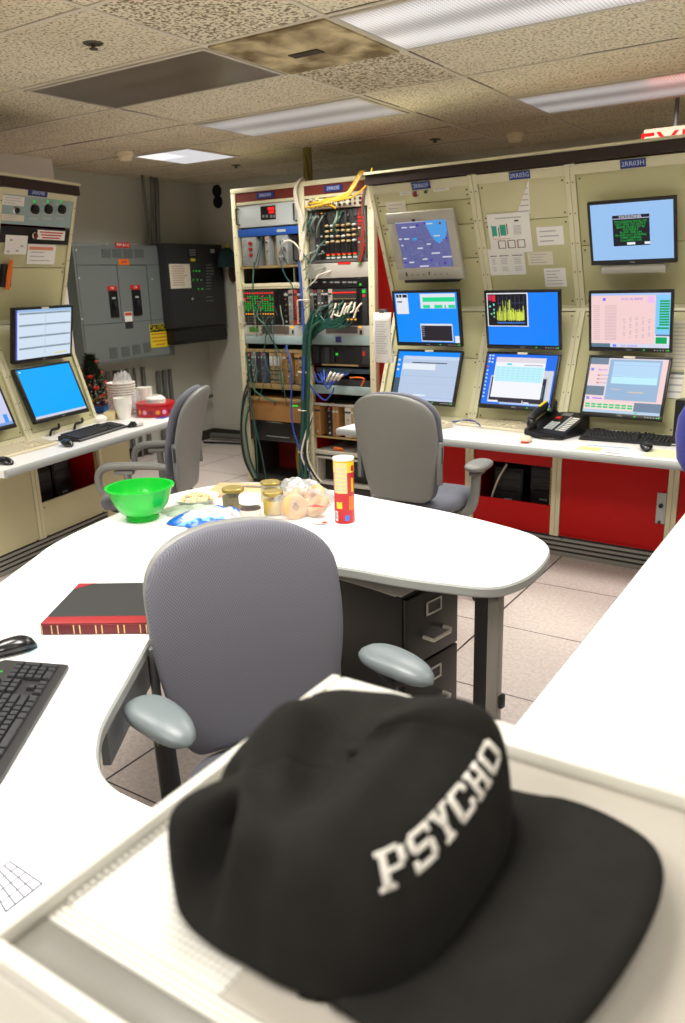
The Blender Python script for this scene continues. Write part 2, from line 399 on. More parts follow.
# ================================================================== THE ROOM
XL, XR, YB, YF = -5.88, 2.6, 6.43, -2.6
WALLM = mat('painted_wall', (196, 197, 185), 0.8, noise=0.04, nscale=2)
struct(MB(m_floor()).box(XL-0.1, XR+0.1, YF-0.1, YB+0.1, -0.05, 0).build('floor'))
struct(MB(m_ceiling()).box(XL-0.1, XR+0.1, YF-0.1, YB+0.1, ZC, ZC+0.06).build('ceiling'))
struct(MB(WALLM).box(XL-0.1, XL, YF-0.1, YB+0.1, 0, ZC).build('wall_left'))
struct(MB(WALLM).box(XL, XR, YB, YB+0.1, 0, ZC).build('wall_back'))
struct(MB(mat('white_wall', (232, 230, 224), 0.8)).box(XR, XR+0.1, YF-0.1, YB+0.1, 0, ZC).build('wall_right'))
struct(MB(MATS['white_wall']).box(XL, XR, YF-0.1, YF, 0, ZC).build('wall_front'))
struct(MB(mat('pale_wall', (222, 220, 214), 0.8)).box(XL+0.001, -5.47, 1.0, 4.376, 0.001, ZC-0.001).build('wall_bulkhead'))
bb = MB(mat('dark_baseboard', (58, 52, 46), 0.6)); bb.box(XL+0.001, XR-0.001, YB-0.015, YB-0.001, 0, 0.1)
struct(bb.build('baseboard_back'))
bb = MB(MATS['dark_baseboard']); bb.box(XL+0.001, XL+0.015, 4.38, YB-0.016, 0, 0.1)
struct(bb.build('baseboard_left'))
# suspended grid: rails along x every 2 ft, cross rails along y
g = MB(mat('grid_rail', (206, 198, 178), 0.5)); DG = mat('tile_gap_shadow', (30, 26, 22), 0.9)
jm0, jm1 = int((YF-CY0)/U)-0, int((YB-CY0)/U)+1
for j in range(jm0, jm1+1):
    y = CY0+j*U
    if YF < y < YB:
        g.box(XL, XR, y-0.011, y+0.011, ZC-0.005, ZC+0.002)
ivals = [i for i in (-4, -3, -2, 0, 1, 3, 4, 6, 7, 9) if XL < CX0+i*U < XR]
for i in ivals:
    x = CX0+i*U
    for j in range(jm0-1, jm1+1):
        if i in (-3, 4, 7) and (j % 3): continue
        y0, y1 = max(YF, CY0+j*U+0.011), min(YB, CY0+(j+1)*U-0.011)
        if y1 > y0: g.box(x-0.011, x+0.011, y0, y1, ZC-0.005, ZC+0.002)
for k in range(46):      # dark strips painted in as the shadow gaps between tiles and rails
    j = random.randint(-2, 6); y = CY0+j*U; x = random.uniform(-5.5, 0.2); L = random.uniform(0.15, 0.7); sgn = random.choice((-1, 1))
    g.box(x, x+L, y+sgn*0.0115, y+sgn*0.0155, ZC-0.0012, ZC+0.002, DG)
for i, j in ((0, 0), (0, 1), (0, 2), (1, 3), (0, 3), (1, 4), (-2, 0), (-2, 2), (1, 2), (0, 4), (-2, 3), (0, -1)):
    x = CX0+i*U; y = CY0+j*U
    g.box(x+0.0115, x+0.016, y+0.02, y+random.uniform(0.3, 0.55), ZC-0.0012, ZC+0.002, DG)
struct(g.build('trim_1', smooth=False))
PIT = m_pitted()
for i0, i1, j in ((0, 1, 2), (0, 1, 0)):
    p = MB(PIT); p.box(CX0+i0*U+0.012, CX0+i1*U-0.012, CY0+j*U+0.012, CY0+(j+1)*U-0.012, ZC-0.003, ZC+0.002); o = struct(p.build('ceiling_tile'))

# ceiling lights
LLAB = ['unlit grey ceiling light panel at upper left', 'bright ribbed ceiling light panel at the top right edge', 'dim grey ceiling light panel beside the stained air vent, above the rack',
        'pink-tinged ceiling light panel above the red EXIT sign', 'small glowing square ceiling light above the grey breaker panel']
for n, (i0, i1, j0, j1, sh, rad) in enumerate(LAMPS):
    x0, x1, y0, y1 = CX0+i0*U, CX0+i1*U, CY0+j0*U, CY0+j1*U
    cx, cy, w, d = (x0+x1)/2, (y0+y1)/2, x1-x0, y1-y0
    t = thing('ceiling_light', LLAB[n] if n < 5 else 'ceiling light panel out of frame behind or beside the camera', 'ceiling light', loc=(cx, cy, ZC), group=None if n < 5 else 'ceiling lights outside the picture')
    fr = MB(mat('light_frame', (196, 188, 170), 0.5))
    for a, b, c_, e_ in ((-w/2+0.012, -w/2+0.032, -d/2+0.012, d/2-0.012), (w/2-0.032, w/2-0.012, -d/2+0.012, d/2-0.012), (-w/2+0.032, w/2-0.032, -d/2+0.012, -d/2+0.032), (-w/2+0.032, w/2-0.032, d/2-0.032, d/2-0.012)):
        fr.box(a, b, c_, e_, -0.012, -0.001)
    fr.build('frame', t)
    if n == 0: lm = m_lens('unlit_lens', 0.012, base=(112, 98, 76))
    elif n == 4: lm = m_lens('opal_lens', rad*1.3, col=(0.98, 0.97, 1.0), fine=5.0, width=500.0)
    else: lm = m_lens('lit_lens', rad)
    MB(lm).box(-w/2+0.033, w/2-0.033, -d/2+0.033, d/2-0.033, -0.008, -0.002).build('lens', t)
    if sh > 0:
        ld = bpy.data.lights.new('troffer_lamp', 'AREA'); ld.shape = 'RECTANGLE'; ld.size = w-0.08; ld.size_y = d-0.08
        ld.energy = LAMP*sh*(w/1.22); ld.color = LAMP_COL; ld.spread = math.radians(140)
        lo = bpy.data.objects.new('troffer_lamp', ld); COL.objects.link(lo); lo.parent = t; lo.location = (0, 0, -0.016)

# stained air vent
t = thing('air_vent', 'square ceiling air vent stained brown with a dark slot in its middle', 'air vent', loc=(CX0+0.5*U, CY0+1.5*U, ZC))
vm = bpy.data.materials.new('dusty_vent_plate'); vm.use_nodes = True; nt = vm.node_tree; b = nt.nodes['Principled BSDF']
tc = N(nt, 'ShaderNodeTexCoord'); nz = N(nt, 'ShaderNodeTexNoise'); nz.inputs['Scale'].default_value = 5.5; nz.inputs['Detail'].default_value = 5
cr = N(nt, 'ShaderNodeValToRGB'); e = cr.color_ramp.elements; e[0].position = 0.38; e[0].color = lin((112, 92, 54)); e[1].position = 0.62; e[1].color = lin((206, 190, 146))
nt.links.new(tc.outputs['Object'], nz.inputs['Vector']); nt.links.new(nz.outputs['Fac'], cr.inputs[0]); nt.links.new(cr.outputs[0], b.inputs['Base Color']); b.inputs['Roughness'].default_value = 0.6
h = U/2-0.012
MB(vm).loft([[(sx*a, sy*a, z) for sx, sy in ((-1, -1), (1, -1), (1, 1), (-1, 1))] for a, z in ((h, -0.002), (h, -0.012), (h-0.02, -0.012), (h-0.10, -0.005), (0.12, -0.022), (0.10, -0.022))]).build('vent_plate', t)
MB(mat('vent_slot', (60, 46, 30), 0.8)).box(-0.075, 0.075, -0.028, 0.028, -0.027, -0.0225).build('slot', t)
# smoke detectors and sprinklers
def smoke(x, y, label):
    t = thing('smoke_detector', label, 'smoke detector', loc=(x, y, ZC), group='smoke detectors on the ceiling')
    m = mat('ivory_plastic', (240, 228, 196), 0.5)
    MB(m).lathe([(0.02, -0.001), (0.062, -0.001), (0.062, -0.02), (0.055, -0.024), (0.02, -0.024)]).build('base', t)
    MB(m).lathe([(0.01, -0.0245), (0.05, -0.0245), (0.05, -0.045), (0.04, -0.058), (0.01, -0.06)]).build('sensor_head', t)
smoke(-2.296, 5.812, 'round ivory smoke detector on the ceiling above the right-hand console')
smoke(-4.826, 4.526, 'round ivory smoke detector on the ceiling left of the glowing square light')
def sprinkler(x, y, label):
    t = thing('sprinkler_head', label, 'sprinkler', loc=(x, y, ZC), group='sprinkler heads on the ceiling')
    m = mat('tarnished_metal', (92, 84, 68), 0.4, metal=0.7)
    MB(m).lathe([(0.008, -0.001), (0.042, -0.001), (0.036, -0.006), (0.008, -0.008)]).build('escutcheon', t)
    a = MB(m); a.cyl((0, 0, -0.020), 0.008, 0.012, seg=8); a.cyl((0, 0, -0.024), 0.018, 0.003, seg=12); a.build('deflector', t)
sprinkler(-2.821, 2.529, 'sprinkler head on the ceiling above the unlit light panel')
sprinkler(-2.834, 5.64, 'sprinkler head on the ceiling above the map monitor')
sprinkler(-4.693, 5.632, 'sprinkler head on the ceiling right of the glowing square light')

# EXIT sign behind the console crown
t = thing('exit_sign', 'white EXIT sign with red letters rising behind the console top', 'exit sign', loc=(-1.13, 5.35, 2.315))
MB(mat('sign_white', (150, 138, 122), 0.6, spec=.2)).box(-0.17, 0.17, -0.03, 0.03, -0.1, 0.09, bev=0.006).build('housing', t)
MB(mat('exit_red_letters', (150, 6, 6), 0.6, spec=.1, emit=(220, 16, 12), es=.5)).text('EXIT', 0.19, T(0, -0.0312, -0.005) @ FACE, None, 0.0008).build('lettering', t)
MB(GALV).cyl((0, 0, 0.09), 0.012, ZC-2.315-0.09-0.001, seg=10).build('stem', t)
ld = bpy.data.lights.new('exit_sign_lamp', 'AREA'); ld.shape = 'RECTANGLE'; ld.size = 0.3; ld.size_y = 0.14; ld.energy = 0.6; ld.color = (1, 0.06, 0.05)
lo = bpy.data.objects.new('exit_sign_lamp', ld); COL.objects.link(lo); lo.parent = t; lo.location = (0, -0.036, 0); lo.rotation_euler = (math.radians(-90), 0, 0)

# ------------------------------------------------------------------ back and left wall fittings
PX = -5.68      # front face of the grey breaker panel
def pl(px, py, x=PX): p = onx(px, py, x); return p.y, p.z
y0, z1 = pl(72, 243); y1, _ = pl(166, 243); _, z0 = pl(81, 367)
wy = (y0+y1)/2; WD = y1-y0; HT = z1-z0
# local frame on a face looking to +x: x right (= +y world), z up, -y toward the viewer
def wall_frame(x, y, z): return Matrix(((0, -1, 0, x), (1, 0, 0, y), (0, 0, 1, z), (0, 0, 0, 1)))
def wl(px, py, x, M): p = M.inverted() @ onx(px, py, x); return p.x, p.z
M = wall_frame(PX, wy, z0)
t = thing('breaker_panel', 'large grey electrical breaker panel with red labels and a yellow CAUTION sign', 'electrical panel', M)
MB(PANELGREY).box(-WD/2, WD/2, 0.004, 0.199, 0, HT, bev=0.006).build('enclosure', t)
c = MB(PANELGREY, mat('panel_seam', (48, 52, 52), 0.6)); ds = MATS['panel_seam']
c.box(-WD/2+0.02, WD/2-0.02, -0.001, 0.004, 0.02, HT-0.02)
ax, az = wl(99, 265, PX, M); bx, bz = wl(146, 265, PX, M); ex, ez = wl(106, 325, PX, M); mx_, mz_ = wl(119, 290, PX, M); m2, _ = wl(128, 290, PX, M)
def strip(a0, b0, a1, b1, m=ds, th=0.006): c.box(min(a0, a1)-(th/2 if a0 == a1 else 0), max(a0, a1)+(th/2 if a0 == a1 else 0), -0.003, -0.001, min(b0, b1)-(th/2 if b0 == b1 else 0), max(b0, b1)+(th/2 if b0 == b1 else 0), m)
strip(-WD/2+0.02, HT*0.34, WD/2-0.02, HT*0.34, th=0.003); strip(-WD/2+0.02, az, WD/2-0.02, az, th=0.003)
strip(ax, az, mx_, az); strip(mx_, az, mx_, HT*0.36); strip(m2+0.02, az, bx, az); strip(bx, az, bx, HT*0.2)
strip(mx_+0.006, HT*0.36, m2, HT*0.36, th=0.004)
for q in ((76, 250), (107, 244), (136, 244), (79, 278), (82, 319), (152, 279), (168, 330)):
    a, b_ = wl(*q, PX, M); c.cyl((a, -0.004, b_), 0.008, 0.006, mat('screw_white', (200, 200, 196), 0.4), axis='y', seg=8)
c.build('cover', t)
for q in ((101, 249, 111, 258), (112, 249, 122, 258), (123, 249, 133, 258), (134, 249, 144, 258), (109, 348, 118, 358), (121, 347, 130, 356), (132, 345, 141, 354), (143, 343, 151, 352)):
    vt = MB(mat('vent_grey', (84, 90, 88), 0.6)); a, b_ = wl(q[0], q[1], PX, M); a2, b2 = wl(q[2], q[3], PX, M); vt.box(a, a2, -0.003, -0.001, b_, b2)
    for k in range(6): zz = b_+(b2-b_)*(k+0.5)/6; vt.box(a, a2, -0.005, -0.003, zz-0.002, zz+0.002, PANELGREY)
    vt.build('vent_grille', t)
for q, red in (((108, 291, 119, 317), (107, 288, 119, 291)), ((131, 290, 142, 315), (130, 287, 142, 290))):
    a, b_ = wl(q[0], q[1], PX, M); a2, b2 = wl(q[2], q[3], PX, M)
    br = MB(BLACK); br.box(a, a2, -0.012, -0.001, b_, b2, bev=0.003); br.box((a+a2)/2-0.02, (a+a2)/2+0.02, -0.013, -0.012, b_-0.07, b_-0.055, LTGREY)
    bo = br.build('breaker', t)
    lv = MB(DKGREY); lv.box((a+a2)/2-0.012, (a+a2)/2+0.012, -0.035, -0.012, (b_+b2)/2-0.025, (b_+b2)/2+0.02, bev=0.004); lv.build('lever', bo)
    r_ = MB(REDSIGN); r_.box(a-0.008, a2+0.008, -0.004, -0.001, b_+0.002, b_+0.042); r_.text('CB', 0.03, T((a+a2)/2, -0.0045, b_+0.022) @ FACE, WHITE); r_.build('red_tag', t)
a, b_ = wl(115, 242, PX, M); a2, b2 = wl(130, 248, PX, M)
r_ = MB(REDSIGN); r_.box(a, a2, -0.005, -0.001, b_, b2); r_.text('PVP-B1-C', 0.036, T((a+a2)/2, -0.0055, (b_+b2)/2) @ FACE, WHITE); r_.build('name_sign', t)
a, b_ = wl(118, 259, PX, M); a2, b2 = wl(129, 265, PX, M)
r_ = MB(ORANGE); r_.box(a, a2, -0.005, -0.001, b_, b2); r_.box(a+0.03, a2-0.03, -0.0055, -0.005, (b_+b2)/2-0.008, (b_+b2)/2+0.008, REDINK); r_.build('orange_sticker', t)
a, b_ = wl(124, 312, PX, M); a2, b2 = wl(133, 328, PX, M)
r_ = MB(WHITEP); r_.box(a, a2, -0.005, -0.001, b2+0.06, b_); r_.box(a+0.005, a2-0.005, -0.0055, -0.005, b_-0.035, b_-0.006, REDINK); r_.box(a, a2, -0.006, -0.001, b2, b2+0.058, DKGREY); r_.build('warning_sticker', t)
a, b_ = wl(149, 325, PX, M); a2, b2 = wl(170, 346, PX, M); a2 = min(a2, WD/2-0.002)
r_ = MB(YELLOW); r_.box(a, a2, -0.005, -0.001, b2, b_); hh = (b_-b2)*0.32
r_.box(a+0.004, a2-0.004, -0.0055, -0.005, b_-hh, b_-0.004, BLACK); r_.text('CAUTION', 0.058, T((a+a2)/2, -0.006, b_-hh/2-0.002) @ FACE, YELLOW)
for k in range(4): zz = b_-hh-(b_-b2-hh)*(k+0.6)/4.4; wq = (a2-a)*(0.42, 0.44, 0.4, 0.25)[k]; [r_.box((a+a2)/2-wq+wq*2*i/7, (a+a2)/2-wq+wq*2*(i+0.75)/7, -0.0055, -0.005, zz-0.006, zz+0.006, REDINK) for i in range(7)]
r_.build('caution_sign', t)

# dark alarm cabinet next to it
AX = -5.56
y0, z1 = pl(166, 243, AX); y1, _ = pl(222, 245, AX); _, z0 = pl(171, 329, AX); WD2 = y1-y0; HT2 = z1-z0
M = wall_frame(AX, (y0+y1)/2, z0)
t = thing('alarm_panel', 'dark charcoal alarm cabinet with rows of green lights and a taped white notice', 'alarm panel', M)
CH = mat('charcoal_enamel', (42, 44, 46), 0.45)
MB(CH).box(-WD2/2, WD2/2, 0.004, -AX-0.001+XL+0.0 if False else (AX-XL)-0.001, 0, HT2, bev=0.006).build('enclosure', t)
dd = MB(CH); dd.box(-WD2/2+0.015, WD2/2-0.015, -0.004, 0.004, 0.02, HT2-0.015, bev=0.002)
for q in ((193, 271), (196, 271), (199, 271), (193, 280), (197, 280), (201, 280), (198, 289), (202, 289)):
    a, b_ = wl(*q, AX, M); dd.box(a-0.005, a+0.005, -0.006, -0.004, b_-0.005, b_+0.005, LEDG)
for yy in (265, 268, 271, 274, 277, 280, 283, 286, 289, 297, 301):
    a, b_ = wl(206, yy, AX, M); dd.box(a, a+random.uniform(0.06, 0.11), -0.005, -0.004, b_-0.004, b_+0.004, mat('label_grey', (120, 122, 124), 0.6))
dd.build('door', t)
a, b_ = wl(187, 248, AX, M); a2, b2 = wl(197, 258, AX, M)
q = MB(BLACK2); q.box(a, a2, -0.008, -0.004, b2, b_); [q.box(a+0.02, a2-0.02, -0.0085, -0.008, b2+(b_-b2)*f_-0.006, b2+(b_-b2)*f_+0.006, MATS['label_grey']) for f_ in (0.3, 0.55, 0.8)]; q.box((a+a2)/2-0.03, (a+a2)/2+0.03, -0.007, -0.004, b2-0.03, b2-0.005, YELLOW); q.build('black_plate', t)
a, b_ = wl(191, 299, AX, M); MB(CHROME).cyl((a, -0.02, b_), 0.014, 0.016, axis='y', seg=12).build('lock', t)
a, b_ = wl(212, 251, AX, M); MB(LTGREY).box(a-0.03, a+0.03, -0.006, -0.004, b_-0.018, b_+0.018).build('sticker', t)
a, b_ = wl(168.5, 264, AX, M); a2, b2 = wl(191, 288, AX, M)
q = MB(CREAMP); q.box(a, a2, -0.006, -0.0045, b2, b_)
for k in range(9): zz = b_-(b_-b2)*(k+1)/10.5; q.box(a+0.03, a2-0.04-random.uniform(0, 0.06), -0.0065, -0.006, zz-0.005, zz+0.005, mat('pale_ink', (196, 168, 150), 0.8))
tag(q.build('paper_notice'), 'white paper notice taped on the dark alarm cabinet', 'paper'); bpy.data.objects['paper_notice'].matrix_world = M
# black trough below it
t = thing('cable_trough', 'black steel cable trough under the dark alarm cabinet', 'cable trough', wall_frame(AX, (y0+y1)/2, z0-0.155))
MB(BLACK2).box(-WD2/2+0.02, WD2/2+0.0, 0.02, (AX-XL)-0.001, 0, 0.15, bev=0.004).build('trough', t)
MB(BLACK).box(-WD2/2+0.02, WD2/2, 0.012, 0.019, 0.03, 0.12).build('cover', t)
# dark teal cap on the cabinet corner
p = onx(213, 257, -5.40)
t = thing('hanging_hat', 'dark teal cap hung on the corner of the dark alarm cabinet', 'cap', loc=(-5.47, y1-0.045, p.z-0.09))
cm = mat('dark_teal_cloth', (22, 52, 56), 0.9)
MB(cm).loft([[(0.075*f_*math.cos(2*PI*k/20), 0.115*f_*math.sin(2*PI*k/20), z) for k in range(20)] for f_, z in ((1, 0.0), (1.02, 0.05), (0.92, 0.1), (0.7, 0.15), (0.35, 0.178), (0.08, 0.185))]).build('crown', t)
MB(mat('dark_brown_cloth', (52, 36, 26), 0.9)).ell((0.005, 0.07, -0.06), 0.03, 0.06, 0.09).build('strap', t)
MB(YELLOW).box(-0.01, 0.01, 0.0, 0.03, 0.186, 0.215).build('tab', t)
# conduits up the wall
def pipe(name, label, pts, r, group, m=GALV, cat='pipe'):
    return tag(MB(m).tube(pts, r, seg=10).build(name), label, cat, group)
G_ = 'conduits from the breaker panel to the ceiling'
zt = ZC-0.001; zp = 1.96
for k, (xa, ya, xb, yb, lab) in enumerate(((-5.70, 5.525, -5.79, 5.61, 'bent steel conduit from ceiling to breaker panel, leftmost of the three'), (-5.72, 5.65, -5.79, 5.67, 'middle steel conduit of the three rising from the breaker panel'), (-5.75, 5.74, -5.79, 5.74, 'rightmost thick conduit of the three rising from the breaker panel'))):
    pipe('conduit', lab, spline([(xa, ya, zt), (xa, ya, zt-0.1), (xb+0.02, yb-0.01, zp+0.18), (xb, yb, zp+0.02)], 8), (0.013, 0.015, 0.022)[k], G_)
G_ = 'conduits running down below the wall panels'
for k, yy in enumerate((5.0, 5.22, 5.32, 5.43, 5.62, 5.70, 5.78)):
    pipe('conduit', 'grey steel conduit running down the wall below the panels', [(-5.83, yy, 0.012), (-5.83, yy, 0.86 if k < 4 else 0.80)], 0.02 if k != 2 else 0.014, G_)
pipe('wireway', 'black vertical wireway below the grey breaker panel, behind the foam cups', [(-5.80, 5.08, 0.012), (-5.80, 5.08, 0.86)], 0.035, None, BLACK2)
pipe('wall_pipe', 'horizontal grey pipe along the wall beneath the alarm cabinet', [(-5.82, 5.6, 0.46), (-5.82, 6.36, 0.46)], 0.018, None)
pipe('floor_conduit', 'grey conduit lying along the foot of the back wall', spline([(-5.8, 6.28, 0.05), (-5.2, 6.34, 0.06), (-4.6, 6.3, 0.1), (-4.45, 6.3, 0.3)], 8), 0.03, None)
pipe('floor_cable', 'thin dark cable lying on the floor beside the floor conduit', spline([(-5.75, 6.1, 0.012), (-5.3, 6.2, 0.012), (-4.7, 6.12, 0.012)], 8), 0.01, None, BLKC, 'cable')
for (px, py), lab in (((217, 191), 'upper of two round black holes in the back wall'), ((218, 202), 'lower of two round black holes in the back wall')):
    p = ony(px, py, YB-0.001); o = MB(BLACK2); o.lathe([(0.02, -0.012), (0.055, -0.012), (0.06, 0.0), (0.02, 0.0)], seg=20); o = tag(o.build('wall_grommet'), lab, 'wall grommet', 'black grommets in the back wall'); o.location = (p.x, YB-0.0005, p.z); o.rotation_euler = (math.radians(-90), 0, 0)
q = MB(OLIVEC)
for k in range(4): q.tube(spline([(-3.712+0.02*math.cos(k*1.6), 5.284+0.02*math.sin(k*1.6), ZC-0.001), (-3.712+0.022*math.cos(k*1.6+1.5), 5.284+0.022*math.sin(k*1.6+1.5), 2.42), (-3.712+0.02*math.cos(k*1.6+3), 5.284+0.02*math.sin(k*1.6+3), 2.275)], 6), 0.016, seg=8)
tag(q.build('hanging_cable'), 'twisted olive cable dropping from the ceiling onto the rack', 'cable')

# ================================================================== THE CONSOLES
class Con:
    def __init__(s, O, ang):
        a = math.radians(ang)
        s.e = Vector((math.cos(a), math.sin(a), 0)); s.m = Vector((-math.sin(a), math.cos(a), 0))
        s.K = Matrix(((s.e.x, s.m.x, 0, O[0]), (s.e.y, s.m.y, 0, O[1]), (0, 0, 1, 0), (0, 0, 0, 1)))
    def hit(s, px, py, pl):
        P = s.K @ pm(pl); Pi = P.inverted(); o = Pi @ CAM; d = Pi.to_3x3() @ ray(px, py)
        q = o + d*(-o.y/d.y); return q.x, q.z
    def on(s, pl, x, v, off=0.0): return s.K @ pm(pl) @ T(x, -off, v)
    def desk(s, px, py, z=0.742): return s.K.inverted() @ onz(px, py, z)
def pm(pl):
    (d0, z0), (d1, z1) = pl; L = math.hypot(d1-d0, z1-z0); a, b = (d1-d0)/L, (z1-z0)/L
    return Matrix(((1, 0, 0, 0), (0, b, a, d0), (0, -a, b, z0), (0, 0, 0, 1)))
LO = ((.52, .74), (.76, 1.41)); UP = ((.76, 1.41), (.46, 2.17)); LOW = ((.50, .1), (.50, .7))
LO2 = ((.426, .774), (.666, 1.444)); UP2 = ((.66, 1.38), (.36, 2.14)); MID2 = ((.56, 1.19), (.50, 1.52))
LLO, LUP = .7117, .787
LOL = ((.50, .74), (.69, 1.41)); UPL = ((.69, 1.41), (.46, 2.17))
RC = Con((-1.795, 3.93), -2.5); LC = Con((-3.65, 3.0), 101.5)
RC.lo, RC.up, LC.lo, LC.up = LO, UP, LOL, UPL
SCREW = mat('dark_screw', (74, 66, 46), 0.5)

def bay(con, s0, s1, label, up, lo, low, group):
    """one console cabinet: swept uprights, tilted panels, crown, plinth"""
    w = s1-s0; LO_, UP_ = con.lo, con.up; bd, kd = LO_[0][0], LO_[1][0]; td = kd-(kd-.46)*.963; TZ_ = 2.142
    t = thing('console_cabinet', label, 'console cabinet', con.K @ T(s0, 0, 0), group)
    f = MB(BEIGE_L, SCREW); u = 0.027
    for a, b in ((0.001, u), (w-u, w-0.001)):
        f.box(a, b, .49, .54, .125, .70)
        f.prism_x([(bd-.02, .742), (bd+.025, .742), (kd+.025, 1.41), (kd-.015, 1.41)], a, b)
        f.prism_x([(kd-.015, 1.41), (kd+.025, 1.41), (td+.025, TZ_), (td-.015, TZ_)], a, b)
        xm = (a+b)/2
        for pl, L in ((LO_, LLO), (UP_, LUP)):
            f.M = pm(pl)
            n = 0
            v = 0.06
            while v < L-0.03:
                f.cyl((xm, -0.0205, v), 0.0035, 0.003, SCREW, axis='y', seg=6); v += 0.16; n += 1
            f.M = Matrix.Identity(4)
    f.M = pm(UP_); f.box(u, w-u, -0.015, 0.02, LUP-0.05, LUP); f.box(u, w-u, -0.012, 0.02, 0, 0.02)
    f.M = pm(LO_); f.box(u, w-u, -0.012, 0.02, LLO-0.02, LLO); f.box(u, w-u, -0.012, 0.02, 0.0, 0.03); f.M = Matrix.Identity(4)
    f.box(0.001, w-0.001, .545, 1.18, .66, .699)
    f.build('frame', t)
    prof = [(.545, .125), (.545, .655), (bd+.04, .745), (kd+.03, 1.41), (td+.03, 2.137), (1.2, 2.137), (1.2, .125)]
    for a in (0.002, w-0.006): MB(RED).prism_x(prof, a, a+0.004).build('side_panel', t)
    bk = MB(BEIGE_D); bk.box(0.007, w-0.007, 1.19, 1.2, .1, 2.13); bk.box(0.007, w-0.007, td+.04, 1.19, 2.122, 2.136); bk.build('back_sheet', t)
    for pl, L, rows in ((UP_, LUP-0.05, up), (LO_, LLO-0.02, lo)):
        for v0, v1, m in rows:
            q = MB(m, SCREW); q.M = pm(pl); q.box(u+0.002, w-u-0.002, -0.004, 0.006, v0+0.002, v1-0.002, bev=0.0015)
            for xx in (u+0.02, w-u-0.02):
                for vv in (v0+0.025, v1-0.025): q.cyl((xx, -0.0065, vv), 0.005, 0.004, SCREW, axis='y', seg=8)
            q.build('blank_panel', t)
    c = MB(CROWN, BEIGE_L); c.box(0, w, .43, .51, 2.144, 2.198); c.box(0, w, .415, .56, 2.199, 2.212, BEIGE_L); c.box(0, w, .511, 1.2, 2.142, 2.17, CROWN); c.build('crown', t)
    p = MB(mat('plinth_grey', (150, 148, 140), 0.5), mat('plinth_slot', (40, 40, 40), 0.7)); p.box(0, w, .505, 1.15, 0.001, .1245)
    for k in range(4): zz = .014+k*.028; p.box(0, w, .497, .506, zz, zz+.014, None); p.box(0, w, .5042, .506, zz+.014, zz+.026, MATS['plinth_slot'])
    p.build('plinth', t)
    for nm, z0, z1, m, x0, x1 in low:
        q = MB(m, SCREW); q.box(x0 if x0 is not None else u+.002, x1 if x1 is not None else w-u-.002, .495, .51, max(z0, .127), z1, bev=0.002)
        for zz in (z0+.03, z1-.03): [q.cyl((xx, .4925, zz), .0045, .004, SCREW, axis='y', seg=8) for xx in (u+.02, w-u-.02)] if nm == 'front_panel' else None
        q.build(nm, t)
    return t
GB = 'beige and red console cabinets of the right-hand row'
bF = bay(RC, -.90, -.21, 'beige console cabinet carrying the grey map monitor, next to the equipment rack', [(.02, .32, BEIGE_D), (.32, .52, BEIGE_D), (.52, .66, BEIGE_D), (.66, .737, BEIGE)], [(.03, .40, BEIGE), (.40, .69, BEIGE_D)], [('front_panel', .1, .70, RED, None, None)], GB)
bG = bay(RC, -.21, .345, 'beige console cabinet with charts taped on and an open slot between red panels', [(.02, .52, BEIGE_D), (.52, .737, BEIGE)], [(.03, .69, BEIGE_D)], [('front_panel', .1, .30, RED, None, None), ('front_panel', .53, .70, RED, None, None)], GB)
bH = bay(RC, .345, .985, 'beige console cabinet with a large red door under the blue status screen', [(.02, .36, BEIGE_D), (.36, .737, BEIGE_D)], [(.03, .69, BEIGE_D)], [('front_panel', .1, .14, RED, None, None)], GB)
bI = bay(RC, .985, 1.56, 'beige console cabinet cut off by the right edge of the picture', [(.02, .36, BEIGE_D), (.36, .737, BEIGE_D)], [(.03, .69, BEIGE_D)], [('front_panel', .1, .70, RED, None, None)], GB)
d = MB(RED); d.box(.03, .61, .49, .508, .143, .70, bev=0.003); d = d.build('door', bH)
x, v = RC.hit(662, 505, LOW); h_ = MB(LTGREY, BLACK); h_.box(x-.345-.024, x-.345+.024, .482, .49, v+.1-.10, v+.1+.07, bev=.002); h_.cyl((x-.345, .472, v+.1+.0), .012, .011, BLACK, axis='y', seg=12); h_.box(x-.345-.01, x-.345+.004, .476, .482, v+.1-.10, v+.1-.085, BLACK); h_.build('handle_plate', d)
GL = 'beige console cabinets of the left-hand row'
bK = bay(LC, -.635, -.002, 'left-hand console cabinet with a plain beige front, cut by the picture edge', [(.02, .33, BEIGE_D), (.33, .54, BEIGE_D), (.54, .737, BEIGE_D)], [(.03, .69, BEIGE_D)], [('front_panel', .1, .70, BEIGE, None, None)], GL)
bL = bay(LC, .0, .635, 'left-hand console cabinet with indicator panel above and dark open bay below', [(.02, .33, BEIGE_D), (.33, .50, BEIGE_D)], [(.03, .69, BEIGE_D)], [('front_panel', .1, .34, BEIGE, None, None)], GL)
MB(REDSIGN).box(.003, .024, .486, .4895, .60, .645).build('red_tag', bL)
for bb_, ww in ((bG, .555), (bL, .635)):        # perforated rails at the sides of the open slots
    for a in (.029, ww-.045):
        q = MB(mat('perforated_rail', (176, 150, 96), 0.5), BLACK)
        q.box(a, a+.016, .512, .525, .12 if bb_ is bL else .3, .66)
        for k in range(18): q.box(a+.004, a+.012, .5115, .512, .31+k*.019, .319+k*.019, BLACK)
        q.build('rail', bb_)
